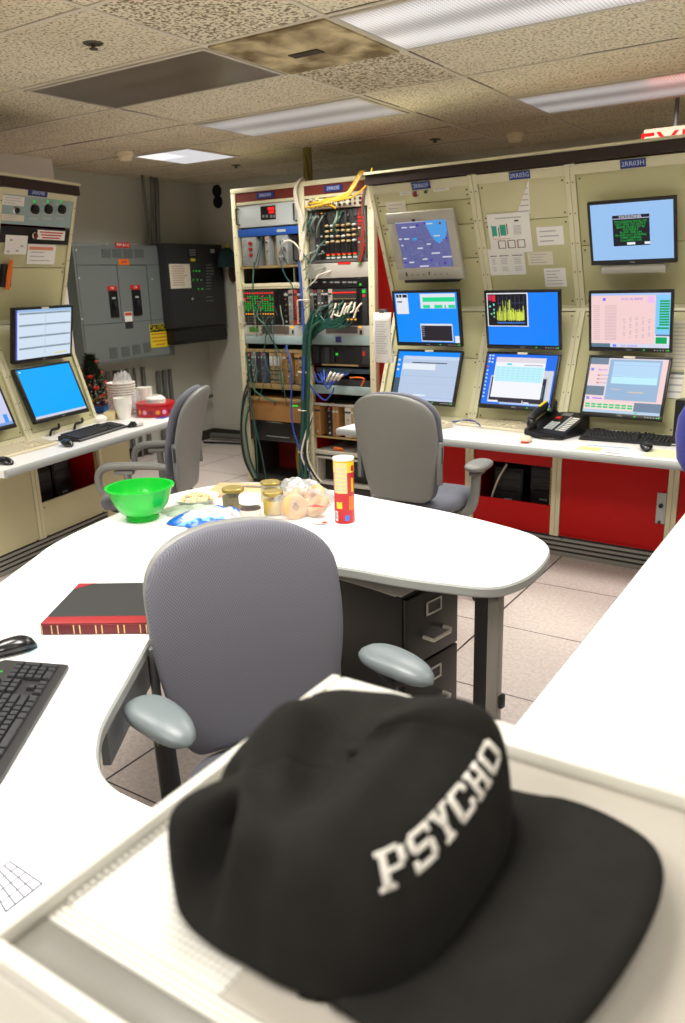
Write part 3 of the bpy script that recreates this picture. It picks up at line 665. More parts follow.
# worktops
def worktop(con, s0, s1, label, back=.545):
    w = MB(WHITE, EDGE); w.box(s0, s1, .022, back, .703, .742, WHITE, bev=.003)
    prof = [(.022, .7035), (.006, .7045), (0, .712), (0, .733), (.006, .7405), (.022, .7415)]
    w.prism_x(prof, s0, s1, EDGE)
    o = tag(w.build('console_worktop'), label, 'worktop'); o.matrix_world = con.K; return o
worktop(RC, -.86, 1.62, 'long white worktop of the right-hand console with the phone and keyboards on it', .50)
worktop(LC, -.70, .0, 'x', .50); bpy.data.objects.remove(bpy.data.objects['console_worktop.001'])
wt = MB(WHITE, EDGE); wt.prism([(-.70, .022), (1.18, .022), (1.18, .86), (.66, .86), (.66, .50), (-.70, .50)], .703, .742, WHITE); wt.prism_x([(.022, .7035), (.006, .7045), (0, .712), (0, .733), (.006, .7405), (.022, .7415)], -.70, 1.18, EDGE)
o = tag(wt.build('console_worktop'), 'long pale worktop of the left-hand console carrying the tin and foam cups', 'worktop'); o.matrix_world = LC.K
q = thing('worktop_support', 'low beige panel holding up the far end of the left worktop', 'support panel', LC.K)
MB(BEIGE).box(.645, .95, .50, .525, .001, .7025, bev=.003).build('front_panel', q); MB(BEIGE_D).box(.925, .95, .526, .84, .001, .7025).build('side_panel', q)

# blue name plates on the crowns
def plate(con, px0, py0, px1, py1, txt, label):
    pl = con.up
    (a, v1), (b, v0) = con.hit(px0, py0, pl), con.hit(px1, py1, pl)
    q = MB(BLUELAB); w, h = abs(b-a), .042; q.box(-w/2, w/2, -.004, 0, -h/2, h/2, bev=.001); q.text(txt, h*.78, T(0, -.0044, 0) @ FACE, LABTXT)
    o = tag(q.build('name_plate'), label, 'name plate'); o.matrix_world = con.on(pl, (a+b)/2, min((v0+v1)/2, LUP-.024), .0155)
plate(RC, 411, 175, 431, 180, '2RR03F', 'blue name plate above the grey map monitor')
plate(RC, 509, 165, 531, 172, '2RR03G', 'blue name plate above the taped charts')
plate(RC, 621, 157, 647, 163, '2RR03H', 'blue name plate above the blue status screen')
plate(LC, 26, 189, 45, 193, '2RR04B', 'blue name plate at the top of the left-hand console')

# papers on the panels
def paper(con, pl, px0, py0, px1, py1, label, lines=6, m=WHITEP, off=.006, extra=None, rot=0.0, name='paper_note', cat='paper note', group=None):
    (a, v1), (b, v0) = con.hit(px0, py0, pl), con.hit(px1, py1, pl); w, h = b-a, v1-v0
    q = MB(m); q.box(-w/2, w/2, -.0008, 0, -h/2, h/2)
    for k in range(lines):
        zz = h/2-h*(k+.9)/(lines+.8); x1 = w/2-w*random.uniform(.12, .45)
        q.box(-w/2+w*.1, x1, -.0012, -.0008, zz-h*.10/lines, zz+h*.10/lines, INK)
    if extra: extra(q, w, h)
    o = tag(q.build(name, smooth=False), label, cat, group); o.matrix_world = con.on(pl, (a+b)/2, (v0+v1)/2, off) @ Matrix.Rotation(math.radians(rot), 4, 'Y'); return o
def chart(q, w, h):
    def R(x0, x1, z0, z1, m, y=-.0014): q.box(-w/2+w*x0, -w/2+w*x1, y, -.0008, -h/2+h*z0, -h/2+h*z1, m)
    R(.2, .8, .87, .9, INK); R(.08, .1, .42, .72, TEALINK); R(.1, .2, .45, .70, TEALINK); R(.28, .42, .45, .72, TEALINK); R(.24, .26, .42, .66, INKD); R(.44, .46, .48, .74, INKD); R(.64, .74, .78, .82, INKD)
    for k in range(7): R(.6, .78, .46+k*.035, .475+k*.035, INK)
    R(.1, .5, .36, .37, REDINK)
    for a in (.2, .43, .66):
        R(a, a+.015, .12, .32, INKD); R(a+.16, a+.175, .12, .32, INKD); R(a, a+.17, .31, .325, INKD); R(a, a+.17, .12, .135, INKD)
        for k in range(4): R(a-.02, a, .13+k*.05, .15+k*.05, REDINK)
def table(q, w, h):
    def R(x0, x1, z0, z1, m): q.box(-w/2+w*x0, -w/2+w*x1, -.0014, -.0008, -h/2+h*z0, -h/2+h*z1, m)
    R(.45, .55, .86, .9, INKD)
    for c0, c1 in ((.08, .25), (.33, .58), (.68, .95)):
        R(c0, c1, .72, .745, INKD)
        for k in range(8):
            if k != 4: R(c0+.03, c1-.05, .62-k*.065, .64-k*.065, INK)
paper(RC, UP, 487, 249, 527, 274, 'white table of figures taped below the larger chart', 0, extra=table)
paper(RC, UP, 487, 214, 534, 251, 'white chart with teal bars taped on the middle console', 0, extra=chart, off=.010, name='chart_sheet')
a, v1 = RC.hit(517, 213, UP); b, v0 = RC.hit(531, 213, UP); c_, v2 = RC.hit(529, 179, UP)
q = MB(WHITEP, INK); q.prism([(a, v0), (b, v0), (c_, v2)], -.0008, 0); q.M = Matrix.Identity(4)
for k in range(5): f_ = k/6; q.box(a+(c_-a)*f_+.01, b+(c_-b)*f_-.008, v0+(v2-v0)*f_+.012, v0+(v2-v0)*f_+.018, 0, .0006, INK)
o = tag(q.build('curled_paper', smooth=False), 'narrow curled strip of paper sticking up behind the chart', 'paper note'); o.matrix_world = RC.on(UP, 0, 0, .006) @ FACE
paper(RC, UP, 536.5, 227, 565, 244, 'white note taped right of the chart, topmost of three', 3)
paper(RC, UP, 527.5, 252, 554, 264, 'half-hidden grey note taped beside the table of figures, middle of three', 4, m=CREAMP, off=.005)
paper(RC, UP, 544, 268, 567.5, 286, 'square white note near the knee of the console, lowest of three', 5)
paper(RC, UP, 386, 202, 408, 214, 'cream note taped above the left corner of the map monitor', 3, m=CREAMP)
# buttons above the map monitor
def button(con, px, py, label, r, m):
    pl = con.up
    x, v = con.hit(px, py, pl); t = thing('push_button', label, 'button', con.on(pl, x, v, .0045))
    MB(CHROME).lathe([(r*.9, 0), (r*1.25, 0), (r*1.25, .006), (r*.9, .012)], seg=18).build('bezel_ring', t, rot=(PI/2, 0, 0))
    MB(m).lathe([(r*.2, .0), (r*.85, 0), (r*.85, .02), (r*.5, .026)], seg=16).build('cap', t, rot=(PI/2, 0, 0))
button(RC, 416.5, 193, 'dark red push button in a chrome ring above the map monitor', .017, mat('dark_red_cap', (120, 24, 22), .4))
button(RC, 427, 191, 'small green push button above the map monitor', .009, mat('green_cap', (40, 110, 60), .4))
paper(RC, UP, 399, 186, 412, 194, 'small printed strip left of the dark red button', 4, name='label_strip', cat='label strip')
paper(RC, UP, 433, 184, 450, 190, 'small printed strip right of the green button', 2, name='label_strip', cat='label strip')

# left console: indicator panel
(a, v1), (b, v0) = LC.hit(0, 188, UPL), LC.hit(68, 223, UPL); a = .03; b = .605
v1 = .745; _, v0 = LC.hit(30, 225, UPL)
t = thing('indicator_panel', 'blue-grey indicator panel with three black knobs and green lights', 'indicator panel', LC.on(UPL, (a+b)/2, v0, .007)); w = b-a
pnl = MB(BLUEGREY); pnl.box(-w/2, w/2, -.004, 0, 0, v1-v0, bev=.001)
for px in (32, 45.5, 58.5):
    for yy, hw in ((204, .035), (213.5, .04), (218, .035)):
        x, v = LC.hit(px, yy, UPL); pnl.box(x-(a+b)/2-hw, x-(a+b)/2+hw, -.0046, -.004, v-v0-.007, v-v0+.006, LTGREY)
pnl.build('face_plate', t)
for px, kx in ((32.5, 32.5), (46, 46), (59.5, 59.5)):
    x, v = LC.hit(px, 208.5, UPL); k_ = MB(BLACK2); k_.lathe([(.004, .0), (.028, 0), (.026, .018), (.004, .02)], seg=18); k_.build('knob', t, loc=(x-(a+b)/2, -.0045, v-v0), rot=(PI/2, 0, 0))
    x, v = LC.hit(px, 201, UPL); MB(LEDG).ell((x-(a+b)/2, -.006, v-v0), .007, .005, .007, su=10, sv=6).build('indicator_light', t)
(x, v) = LC.hit(14.5, 209.5, UPL); button(LC, 14.5, 209.5, 'round dark button in a chrome ring on the blue-grey panel', .019, mat('black_red_cap', (40, 14, 14), .4))
paper(LC, UPL, 1, 194, 22, 206, 'white printed card above the round button, left console', 3, off=.0125, name='label_card', cat='label card')
paper(LC, UPL, 0, 213, 22, 221, 'cream printed card below the round button, left console', 3, m=CREAMP, off=.0125, name='label_card', cat='label card')
_, vb1 = LC.hit(30, 227, UPL); _, vb0 = LC.hit(30, 243, UPL); x1, _ = LC.hit(64, 232, UPL)
q = MB(BLACK2); q.box(-.285, .285, -.006, 0, vb0-vb1, 0, bev=.002); o = tag(q.build('blank_panel_strip'), 'black blank strip below the blue-grey indicator panel', 'blank panel'); o.matrix_world = LC.on(UPL, .3175, vb1, .007)
paper(LC, UPL, 36, 229, 62.5, 240, 'white label with red lettering on the black strip', 0, off=.0135, name='label_card', cat='label card', extra=lambda q, w, h: [q.box(-w/2+w*.08*(1+k*.6), w/2-w*.08*(1+k*.6), -.0014, -.0008, h*(.2-.28*k), h*(.34-.28*k), REDINK) for k in range(3)])
button(LC, 33, 235, 'round dark red button on the black strip, left console', .018, MATS['dark_red_cap'])
paper(LC, UPL, 3.5, 234, 24, 254, 'square white sketch hanging over the black strip', 0, off=.016, extra=lambda q, w, h: [q.box(w*a_, w*(a_+.12), -.0014, -.0008, h*b_, h*(b_+.1), INK) for a_, b_ in ((-.3, .2), (-.4, -.4), (.0, -.35), (.2, -.1))])
paper(LC, UPL, 27, 243.5, 53, 264, 'white printed notice with a salmon band below the black strip', 4, off=.0085, extra=lambda q, w, h: q.box(-w/2+w*.05, w/2-w*.1, -.0014, -.0008, h*.22, h*.38, mat('salmon_ink', (222, 140, 110), .8)))
x, v = LC.hit(3, 272, UPL); t = thing('tool_holder', 'dark holder with an orange-handled tool at the left edge of the picture', 'tool holder', LC.on(UPL, x, v, .005))
MB(BLACK).box(-.035, .035, -.03, -.001, -.08, .05, bev=.004).build('holder', t); MB(ORANGE).tube([(0, -.035, -.09), (0, -.04, .0), (.008, -.04, .08)], [.012, .016, .01]).build('tool_handle', t)

# ------------------------------------------------------------------ monitors
def monitor(M, w, h, label, ui, bez=BLACK, bw=.014, bb=.024, txts=(), badge='DELL', side=None, bg=(40, 140, 240), s=1.05, deep=.055, arm=.10, cat='monitor', group=None, leds=True, sticker=False):
    t = thing('monitor', label, cat, M, group)
    f = MB(bez)
    f.box(-w/2, w/2, -.002, .022, 0, bb, bev=.003); f.box(-w/2, w/2, -.002, .022, h-bw, h, bev=.003)
    f.box(-w/2, -w/2+bw, -.002, .022, bb, h-bw, bev=.003); f.box(w/2-bw, w/2, -.002, .022, bb, h-bw, bev=.003); f.build('bezel', t)
    sh = MB(side or bez); sh.loft([[(sx*a*w/2, y, h/2+sz*b*h/2) for sx, sz in ((-1, -1), (1, -1), (1, 1), (-1, 1))] for a, b, y in ((.99, .99, .0225), (.98, .97, .034), (.6, .6, deep), (.5, .5, deep+.004))]); sh.build('back_shell', t)
    sw, shh = w-2*bw, h-bw-bb; x0, zt_ = -sw/2, h-bw
    sc = MB(glow(bg, s)); sc.box(x0, -x0, .002, .006, bb, zt_)
    for n, (a, b, c, d_, col) in enumerate(ui):
        ly = .0019-.00006*(n+1); sc.box(x0+a*sw, x0+c*sw, ly, .003, zt_-d_*shh, zt_-b*shh, glow(col, s))
    for (body, cx, cy, size, col) in txts:
        sc.text(body, size*shh, T(x0+cx*sw, .0019-.00006*(len(ui)+4), zt_-cy*shh) @ FACE, glow(col, s), .00002)
    sc.build('screen', t, smooth=False)
    if badge: MB(mat('badge_silver', (170, 172, 174), .3, metal=.5)).text(badge, .013, T(0, -.0028, bb*.5) @ FACE, None, .0003).build('badge', t, smooth=False)
    if leds:
        l = MB(LEDG, LTGREY); l.box(w*.17, w*.19, -.0032, -.002, bb*.4, bb*.65, LEDG)
        for k in range(5): l.box(w*(.3+k*.033), w*(.312+k*.033), -.003, -.002, bb*.4, bb*.6, LTGREY)
        l.box(w*.455, w*.472, -.0032, -.002, bb*.35, bb*.7, LEDG); l.build('buttons', t)
    if sticker: MB(CREAMP).box(-.03, .03, -.004, -.002, h-bw*.95, h-.002).build('sticker', t)
    a = MB(DKGREY); a.box(-.05, .05, deep+.0045, deep+.012, h/2-.05, h/2+.05, bev=.003); a.box(-.03, .03, deep+.012, arm, h/2-.03, h/2+.03); a.build('mount', t)
    return t
def mon_px(con, pl, quad, **kw):
    H_ = [con.hit(*q, pl) for q in quad]         # tl tr br bl
    xc = sum(p[0] for p in H_)/4; w = ((H_[1][0]-H_[0][0])+(H_[2][0]-H_[3][0]))/2
    v0 = (H_[2][1]+H_[3][1])/2; v1 = (H_[0][1]+H_[1][1])/2
    return monitor(con.on(pl, xc, v0, 0), w, v1-v0, **kw)
GM = 'flat monitors on the right-hand console'
W_ = (225, 228, 236); SK = (150, 190, 235); PINK = (240, 205, 205); GRN = (0, 165, 90); MINT = (30, 215, 140); DK = (28, 26, 34)
def grid(x0, y0, x1, y1, nx, ny, fx, fy, col):
    out = []
    for i in range(nx):
        for j in range(ny): a = x0+(x1-x0)*i/nx; b = y0+(y1-y0)*j/ny; out.append((a, b, a+(x1-x0)/nx*fx, b+(y1-y0)/ny*fy, col))
    return out
# F top: grey map display
rnd = random.Random(3); ui = [(0, 0, 1, .02, (190, 190, 220))]
for k in range(70):
    x, y = rnd.random()*.97, .03+rnd.random()*.93; L = rnd.uniform(.03, .16); c_ = rnd.choice(((92, 96, 150), (122, 128, 182), (80, 84, 132), (136, 140, 190)))
    ui.append((x, y, min(1, x+L), y+.007, c_) if rnd.random() < .5 else (x, y, x+.006, min(1, y+L), c_))
for (x0, x1, y) in ((.60, .985, .0), (.605, .985, .06), (.62, .985, .12), (.64, .985, .18), (.66, .97, .24), (.68, .95, .29), (.71, .92, .34), (.74, .87, .385), (.78, .83, .42)):
    ui.append((x0, y, x1, y+.062, (86, 170, 245)))
for x, y, w in ((.12, .10, .10), (.28, .10, .11), (.02, .34, .05), (.12, .345, .10), (.04, .48, .04), (.62, .05, .12), (.72, .31, .12), (.56, .48, .07), (.36, .56, .10), (.62, .68, .16), (.42, .80, .09), (.82, .77, .17), (.14, .86, .09), (.03, .77, .06), (.34, .985-.03, .17)):
    ui.append((x, y, x+w, y+.022, (226, 228, 240)))
for x, y in ((.42, .06), (.57, .02), (.94, .37), (.57, .82), (.83, .90), (.04, .85)): ui.append((x, y, x+.035, y+.035, (80, 40, 190)))
ui.append((.30, .345, .37, .39, (60, 170, 240)))
mon_px(RC, UP2, ((385, 214), (456, 209), (461, 279), (399, 280)), label='thick grey-framed monitor showing a violet road map with a blue lake', ui=ui, bez=SLVR, bw=.055, bb=.075, bg=(108, 112, 168), badge=None, leds=False, deep=.08, arm=.125, s=.8)
o = [x for x in bpy.data.objects if x.name.startswith('monitor')][-1]
q = MB(DKGREY, LTGREY); [q.box(x-.004, x+.004, -.003, -.002, .03, .036) for x in (-.12, -.08, -.04, .04, .08, .12)]; q.box(-.165, -.155, -.004, -.002, .026, .05); q.box(-.004, .004, -.004, -.002, .03, .05); q.cyl((.13, -.004, .335), .008, .003, mat('maroon_dot', (140, 70, 60), .5), axis='y', seg=10); q.box(-.05, -.03, -.006, -.002, .355, .369); q.build('buttons', o)
MB(BLACK).box(-.19, .19, .005, .06, -.022, -.002, bev=.004).build('foot', o)
# H top: status panel
ui = [(.27, .21, .72, .75, (16, 14, 40)), (.275, .265, .715, .275, (200, 205, 230)), (.275, .275, .715, .735, DK), (.44, .69, .54, .73, (240, 240, 245)), (.655, .69, .72, .73, (240, 240, 245))]
tx = [('STATUS PANEL', .49, .24, .058, (245, 245, 250))] + [(l, .49, .325+k*.047, .052, (20, 190, 70)) for k, l in enumerate(('PROCESSING DATA 100', 'OUT LINK TO GATE 0', 'BEAMS STABLE AT E0', 'NO PRESET', 'PLANT SIDE ON', 'IN AND OUT NORMAL', 'TANK NORMAL', '0 ALARMS 1 OK'))]
mon_px(RC, UP2, ((587, 202), (676, 197), (677, 262), (591, 266)), label='black-framed screen headed STATUS PANEL with green text on pale blue, highest of its console', ui=ui, txts=tx, bez=BLACK, side=SLVR, bg=SK, leds=False, arm=.125)
o = [x for x in bpy.data.objects if x.name.startswith('monitor') and not x.parent][-1]
MB(SLVR).box(-.17, .16, .01, .09, -.055, -.006, bev=.004).build('sound_bar', o)
# mid row
ui = [(.02, .02, .22, .42, W_), (.03, .03, .07, .09, DK), (.08, .03, .12, .09, DK), (.135, .03, .21, .09, DK), (.04, .16, .12, .19, (90, 100, 110)), (.42, .02, .97, .31, (222, 224, 235)), (.46, .09, .965, .18, MINT), (.46, .24, .57, .305, MINT), (.64, .24, .77, .305, MINT), (.8, .24, .825, .305, MINT), (.86, .24, .965, .305, MINT), (.39, .62, .9, .98, W_), (.40, .655, .89, .965, (40, 34, 44)), (.93, .86, 1, 1, W_)] + [(.41, .68+k*.045, .45, .695+k*.045, (150, 145, 160)) for k in range(5)]
mon_px(RC, MID2, ((391.5, 291), (458.5, 290), (462, 347), (397.5, 345.5)), label='monitor with bright blue desktop, mint bars and a black window, just below the map monitor', ui=ui, group=GM, bg=(18, 140, 250))
ui = [(0, 0, .59, .64, (235, 235, 240)), (.012, .02, .575, .625, (14, 12, 22)), (.02, .04, .07, .14, (190, 40, 90)), (.075, .04, .125, .16, (220, 40, 50)), (.03, .24, .055, .27, (120, 230, 220)), (.09, .2, .11, .24, (120, 230, 220)), (.09, .3, .11, .33, (120, 230, 220)), (.05, .38, .07, .42, (120, 200, 160)), (.09, .36, .11, .40, (120, 230, 160)), (.09, .44, .11, .47, (120, 200, 160)), (.14, .56, .54, .58, (60, 120, 220))] + [(.17+k*.06, .05, .173+k*.06, .56, (70, 80, 130)) for k in range(7)] + [(.14, .19, .54, .193, (90, 100, 150)), (.14, .32, .54, .323, (90, 100, 150))]
rnd = random.Random(5)
for k in range(46):
    x = .142+k*.0086; tp = .33+rnd.uniform(-.05, .06); 
    if rnd.random() < .2: tp = rnd.uniform(.12, .28)
    ui.append((x, tp, x+.006, .535-rnd.uniform(0, .03), (150, 165, 70) if rnd.random() < .4 else (205, 218, 80)))
mon_px(RC, MID2, ((483.5, 290.5), (559.5, 290), (561.5, 350), (487.5, 348.5)), label='monitor with a yellow-green spectrum plot in the corner of a blue desktop', ui=ui, group=GM, bg=(10, 128, 250))
ui = [(0, 0, 1, .04, (170, 195, 240)), (0, .04, .82, .93, PINK), (.82, .04, 1, .75, (130, 200, 250)), (.82, .77, 1, .93, (225, 230, 240)), (.83, .80, .97, .92, GRN), (0, .93, .25, 1, (90, 120, 140)), (.25, .93, 1, 1, (210, 215, 235)), (.72, .06, .80, .18, (235, 185, 240)), (.83, .75, 1, .78, (90, 110, 150))]
ui += grid(.87, .13, .99, .60, 1, 10, 1, .72, GRN) + [(.84, .615, .99, .65, GRN)] + grid(.03, .22, .15, .88, 1, 18, .7, .3, (205, 172, 178)) + grid(.18, .22, .35, .88, 1, 24, .9, .35, (205, 172, 178)) + [(.42+c_*.08, .44+k*.03, .445+c_*.08, .45+k*.03, (196, 165, 175)) for c_ in range(5) for k in range(13) if (c_*7+k*3) % 4] + [(.15+.005, .08, .19, .13, (120, 120, 230)), (.29, .945, .33, .985, (110, 120, 240))]
mon_px(RC, MID2, ((588, 290.5), (672.5, 290.5), (673, 353.5), (589.5, 350.5)), label='monitor headed AUX ALARMS with a pink list and green buttons, second screen from the top', ui=ui, txts=[('AUX ALARMS', .53, .10, .065, (130, 100, 235)), ('AUX ALARMS', .5, .965, .05, (150, 90, 225))], group=GM, bg=(225, 228, 240))
# lower row
ui = [(0, 0, 1, .09, (10, 140, 250)), (0, .09, .09, .55, (10, 140, 250)), (.01, .16, .045, .2, W_), (.01, .26, .045, .3, W_), (.01, .36, .045, .4, W_), (.0, .55, .09, .93, (70, 90, 110)), (.09, .09, 1, .93, (182, 200, 226)), (.09, .09, 1, .16, (196, 212, 236)), (.25, .215, .82, .235, (60, 60, 70)), (.1, .25, .64, .37, (226, 234, 244)), (.09, .50, 1, .505, (150, 170, 200)), (.09, .66, 1, .664, (160, 180, 208)), (.35, .88, .55, .91, (225, 235, 245)), (0, .95, 1, 1, (190, 205, 230))]
mon_px(RC, LO2, ((397, 349), (461, 350.5), (455, 408.5), (390, 400)), label='monitor showing a pale blue document above the hidden keyboard behind the grey chair', ui=ui, group=GM, bg=(170, 190, 225), sticker=True)
ui = [(.015, .02, .04, .05, W_), (.06, .02, .085, .05, W_), (.015, .08, .04, .11, W_), (.06, .08, .085, .11, W_), (.015, .14, .04, .17, W_), (.06, .15, .085, .18, (200, 230, 220)), (.01, .24, .035, .27, (210, 60, 60))] + [(.01, .32+k*.075, .035, .35+k*.075, (190, 215, 240)) for k in range(8)] + [(.8, .30, .98, .96, (205, 208, 220)), (.09, .43, .92, .96, (190, 195, 210)), (.11, .46, .9, .95, (34, 26, 44)), (.8, .55, .9, .86, (20, 20, 26)), (.82, .58, .88, .84, (60, 90, 110)), (.13, .06, .85, .86, (238, 240, 246)), (.13, .06, .85, .16, (222, 214, 222)), (.30, .18, .37, .215, (70, 210, 235)), (.55, .20, .82, .215, (150, 160, 180)), (.145, .24, .84, .54, (186, 236, 246)), (.11, .92, .25, .95, (240, 240, 244)), (.6, .9, .61, .96, (230, 230, 240)), (.62, .93, .7, .95, (240, 240, 244)), (.28, .965, 1, .985, (190, 215, 245))] + grid(.16, .27, .83, .52, 9, 5, .6, .2, (160, 214, 230))
mon_px(RC, LO2, ((486, 350.5), (560.5, 354), (551, 413.5), (479, 405.5)), label='monitor with a white and cyan table window on a blue desktop, behind the putty keyboard', ui=ui, group=GM, bg=(18, 110, 235), sticker=True)
ui = [(0, 0, .24, .12, (110, 130, 150)), (0, .12, .26, .48, (238, 212, 214)), (.26, .02, 1, .80, PINK), (.26, .02, .93, .76, (148, 178, 210)), (.31, .06, .9, .46, (176, 210, 240)), (.31, .32, .9, .46, (186, 232, 246)), (.31, .12, .9, .125, (140, 170, 215)), (.31, .33, .9, .335, (110, 160, 200)), (.12, .31, .15, .33, (220, 40, 60)), (.15, .31, .26, .325, (180, 180, 190)), (.12, .38, .15, .40, (220, 40, 60)), (.15, .38, .26, .395, (180, 180, 190)), (.12, .45, .15, .47, (220, 40, 60)), (.15, .45, .26, .465, (180, 180, 190)), (.0, .52, .24, .69, (110, 130, 150)), (0, .69, .24, .8, (238, 212, 214)), (.02, .19, .06, .24, (120, 140, 235)), (.02, .72, .06, .77, (120, 140, 235)), (0, .8, .68, .95, (240, 212, 208)), (.66, .79, 1, .97, (108, 130, 156)), (0, .95, 1, 1, (180, 205, 230)), (.33, .56, .45, .57, (230, 190, 170)), (.55, .60, .75, .615, (230, 200, 150)), (.68, .965, .72, .985, (40, 210, 120))] + grid(.02, .84, .66, .93, 8, 2, .8, .65, (0, 200, 120)) + [(.10, .735, .23, .755, (170, 110, 235))]
mon_px(RC, LO2, ((588, 354), (670.5, 358), (663, 421.5), (581, 415)), label='monitor with pale blue boxes and a double row of green buttons, above the black keyboard', ui=ui, txts=[('Alarms', .18, .22, .06, (150, 100, 240))], group=GM, bg=(225, 215, 225), sticker=True)
# left console monitors
GM2 = 'flat monitors on the left-hand console'
ui = [(0, 0, 1, .05, (150, 185, 225)), (0, 0, .03, 1, (90, 90, 200))] + [(.06, .06+k*.235, .99, .10+k*.235, (150, 165, 178)) for k in range(5)] + [(.06+i*.46, .075+k*.235, .46+i*.46, .085+k*.235, (110, 122, 135)) for k in range(5) for i in range(2)] + [(.515, .1, .52, .93, (170, 188, 205)), (.7, .93, .93, .96, (210, 215, 140))]
mon_px(LC, MID2, ((15, 308), (73, 305), (71.5, 359), (13, 362.5)), label='upper left-console monitor with a white two-column page of grey bars', ui=ui, group=GM2, bg=(206, 222, 238), leds=False, sticker=True)
mon_px(LC, LO2, ((16.5, 366.5), (71, 362), (88.5, 411), (33, 425)), label='lower left-console monitor with a plain cyan-blue screen', ui=[(0, .955, 1, 1, (205, 210, 225)), (.03, .03, .06, .06, (230, 240, 250))], group=GM2, bg=(0, 168, 250), leds=False)
M = LC.on(LO2, -.36, .075, 0)
monitor(M, .47, .345, 'monitor with a lilac screen cut off by the left edge of the picture', [(.88, .8, .95, .95, (60, 150, 240)), (0, .95, 1, 1, (120, 160, 220))], group=GM2, bg=(205, 205, 236), leds=False)

# ================================================================== THE EQUIPMENT RACK
RY = 5.03          # front of the rack
RXL, RXM, RXR, RH = -4.255, -3.6, -2.99, 2.275
def rk(px, py, y=RY): p = ony(px, py, y); return p.x, p.z
t = thing('equipment_rack', 'tall open two-bay beige equipment rack full of electronics and cables', 'equipment rack', loc=((RXL+RXR)/2, RY, 0))
hw = (RXR-RXL)/2; mx_ = RXM-(RXL+RXR)/2; RD = .80
for a, w in ((-hw, .045), (mx_-.03, .06), (hw-.05, .05)):
    f = MB(BEIGE_L, SCREW); f.box(a, a+w, -.012, .04, .001, RH-.002, bev=.003)
    for k in range(16): f.cyl((a+w/2, -.0145, .12+k*.13), .004, .003, SCREW, axis='y', seg=6)
    f.build('post', t)
for a in (-hw, mx_-.02, hw-.03): MB(BEIGE_D).box(a, a+.03, RD-.04, RD, .001, RH-.03).build('rear_post', t)
f = MB(BEIGE_L); f.box(-hw, hw, -.014, .02, RH-.02, RH+.012, bev=.003); f.box(-hw, hw, .021, RD, RH-.02, RH-.002); f.build('top', t)
for a, b in ((-hw+.046, mx_-.031), (mx_+.031, hw-.051)):
    MB(DKRED).box(a, b, -.006, .01, RH-.085, RH-.021).build('header_strip', t)
    MB(BEIGE_L).box(a, b, -.008, .012, RH-.107, RH-.087).build('header_rail', t)
MB(RED).box(hw-.006, hw, .05, RD-.05, .1, RH-.04).build('side_panel', t)
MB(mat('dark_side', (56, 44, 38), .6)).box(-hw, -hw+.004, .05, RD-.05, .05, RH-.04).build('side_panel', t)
MB(mat('inner_dark', (30, 27, 25), .8)).box(-hw+.01, hw-.01, RD-.03, RD-.026, .06, RH-.04).build('back_sheet', t)
MB(RED).box(mx_-.004, mx_+.004, .06, RD-.05, .05, RH-.1).build('partition', t)
f = MB(mat('dark_base', (38, 34, 30), .7)); f.box(-hw, hw, .0, RD, .001, .05); f.build('base', t)
MB(mat('deep_red_panel', (120, 14, 14), .5)).box(-hw+.05, mx_-.035, .36, .37, .051, .36).build('inner_panel', t)
BLX0, BLX1 = RXL+.046, RXM-.031     # clear opening of the left bay
BRX0, BRX1 = RXM+.031, RXR-.051
def rlabel(px0, py0, px1, py1, txt, label):
    x0, z1 = rk(px0, py0); x1, z0 = rk(px1, py1); q = MB(BLUELAB); w, h = x1-x0, .042; q.box(-w/2, w/2, -.004, 0, -h/2, h/2); q.text(txt, h*.8, T(0, -.0044, 0) @ FACE, LABTXT)
    o = tag(q.build('name_plate'), label, 'name plate'); o.location = ((x0+x1)/2, RY-.0085, RH-.053)
rlabel(257, 191, 275, 199, '2RR03D', 'blue name plate on the left half of the rack header')
rlabel(325, 183, 343, 191, '2RR03E', 'blue name plate on the right half of the rack header')

class Unit:
    """a chassis bolted into one rack bay: px rows give its height"""
    def __init__(s, name, label, cat, side, py0, py1, pxm=None, group=None, depth=.45, dy=0.0):
        s.x0, s.x1 = (BLX0, BLX1) if side == 'L' else (BRX0, BRX1)
        s.pm = pxm or (270 if side == 'L' else 338)
        s.z1 = rk(s.pm, py0)[1]; s.z0 = rk(s.pm, py1)[1]; s.w = s.x1-s.x0; s.h = s.z1-s.z0; s.dp = depth; s.y = RY-dy
        s.t = thing(name, label, cat, loc=((s.x0+s.x1)/2, s.y, s.z0), group=group)
    def px(s, px, py): x, z = rk(px, py, s.y); return x-(s.x0+s.x1)/2, z-s.z0
    def rect(s, q, a, b, m, y0=-.004, y1=0.0, bev=0):
        (xa, za), (xb, zb) = s.px(*a), s.px(*b); q.box(max(-s.w/2, min(xa, xb)), min(s.w/2, max(xa, xb)), y0, y1, max(0, min(za, zb)), min(s.h, max(za, zb)), m, bev=bev)
    def body(s, m, name='chassis', z0=0.0, z1=None, y0=.0):
        MB(m).box(-s.w/2+.001, s.w/2-.001, y0, s.dp, z0+.001, (z1 or s.h)-.001, bev=.002).build(name, s.t)
    def handles(s, za=.15, zb=.85, m=BLACK):
        for sx in (-1, 1):
            x = sx*(s.w/2-.018); h = MB(m); h.tube([(x, -.001, s.h*za), (x, -.035, s.h*za), (x, -.035, s.h*zb), (x, -.001, s.h*zb)], .006, seg=8); h.build('handle', s.t)
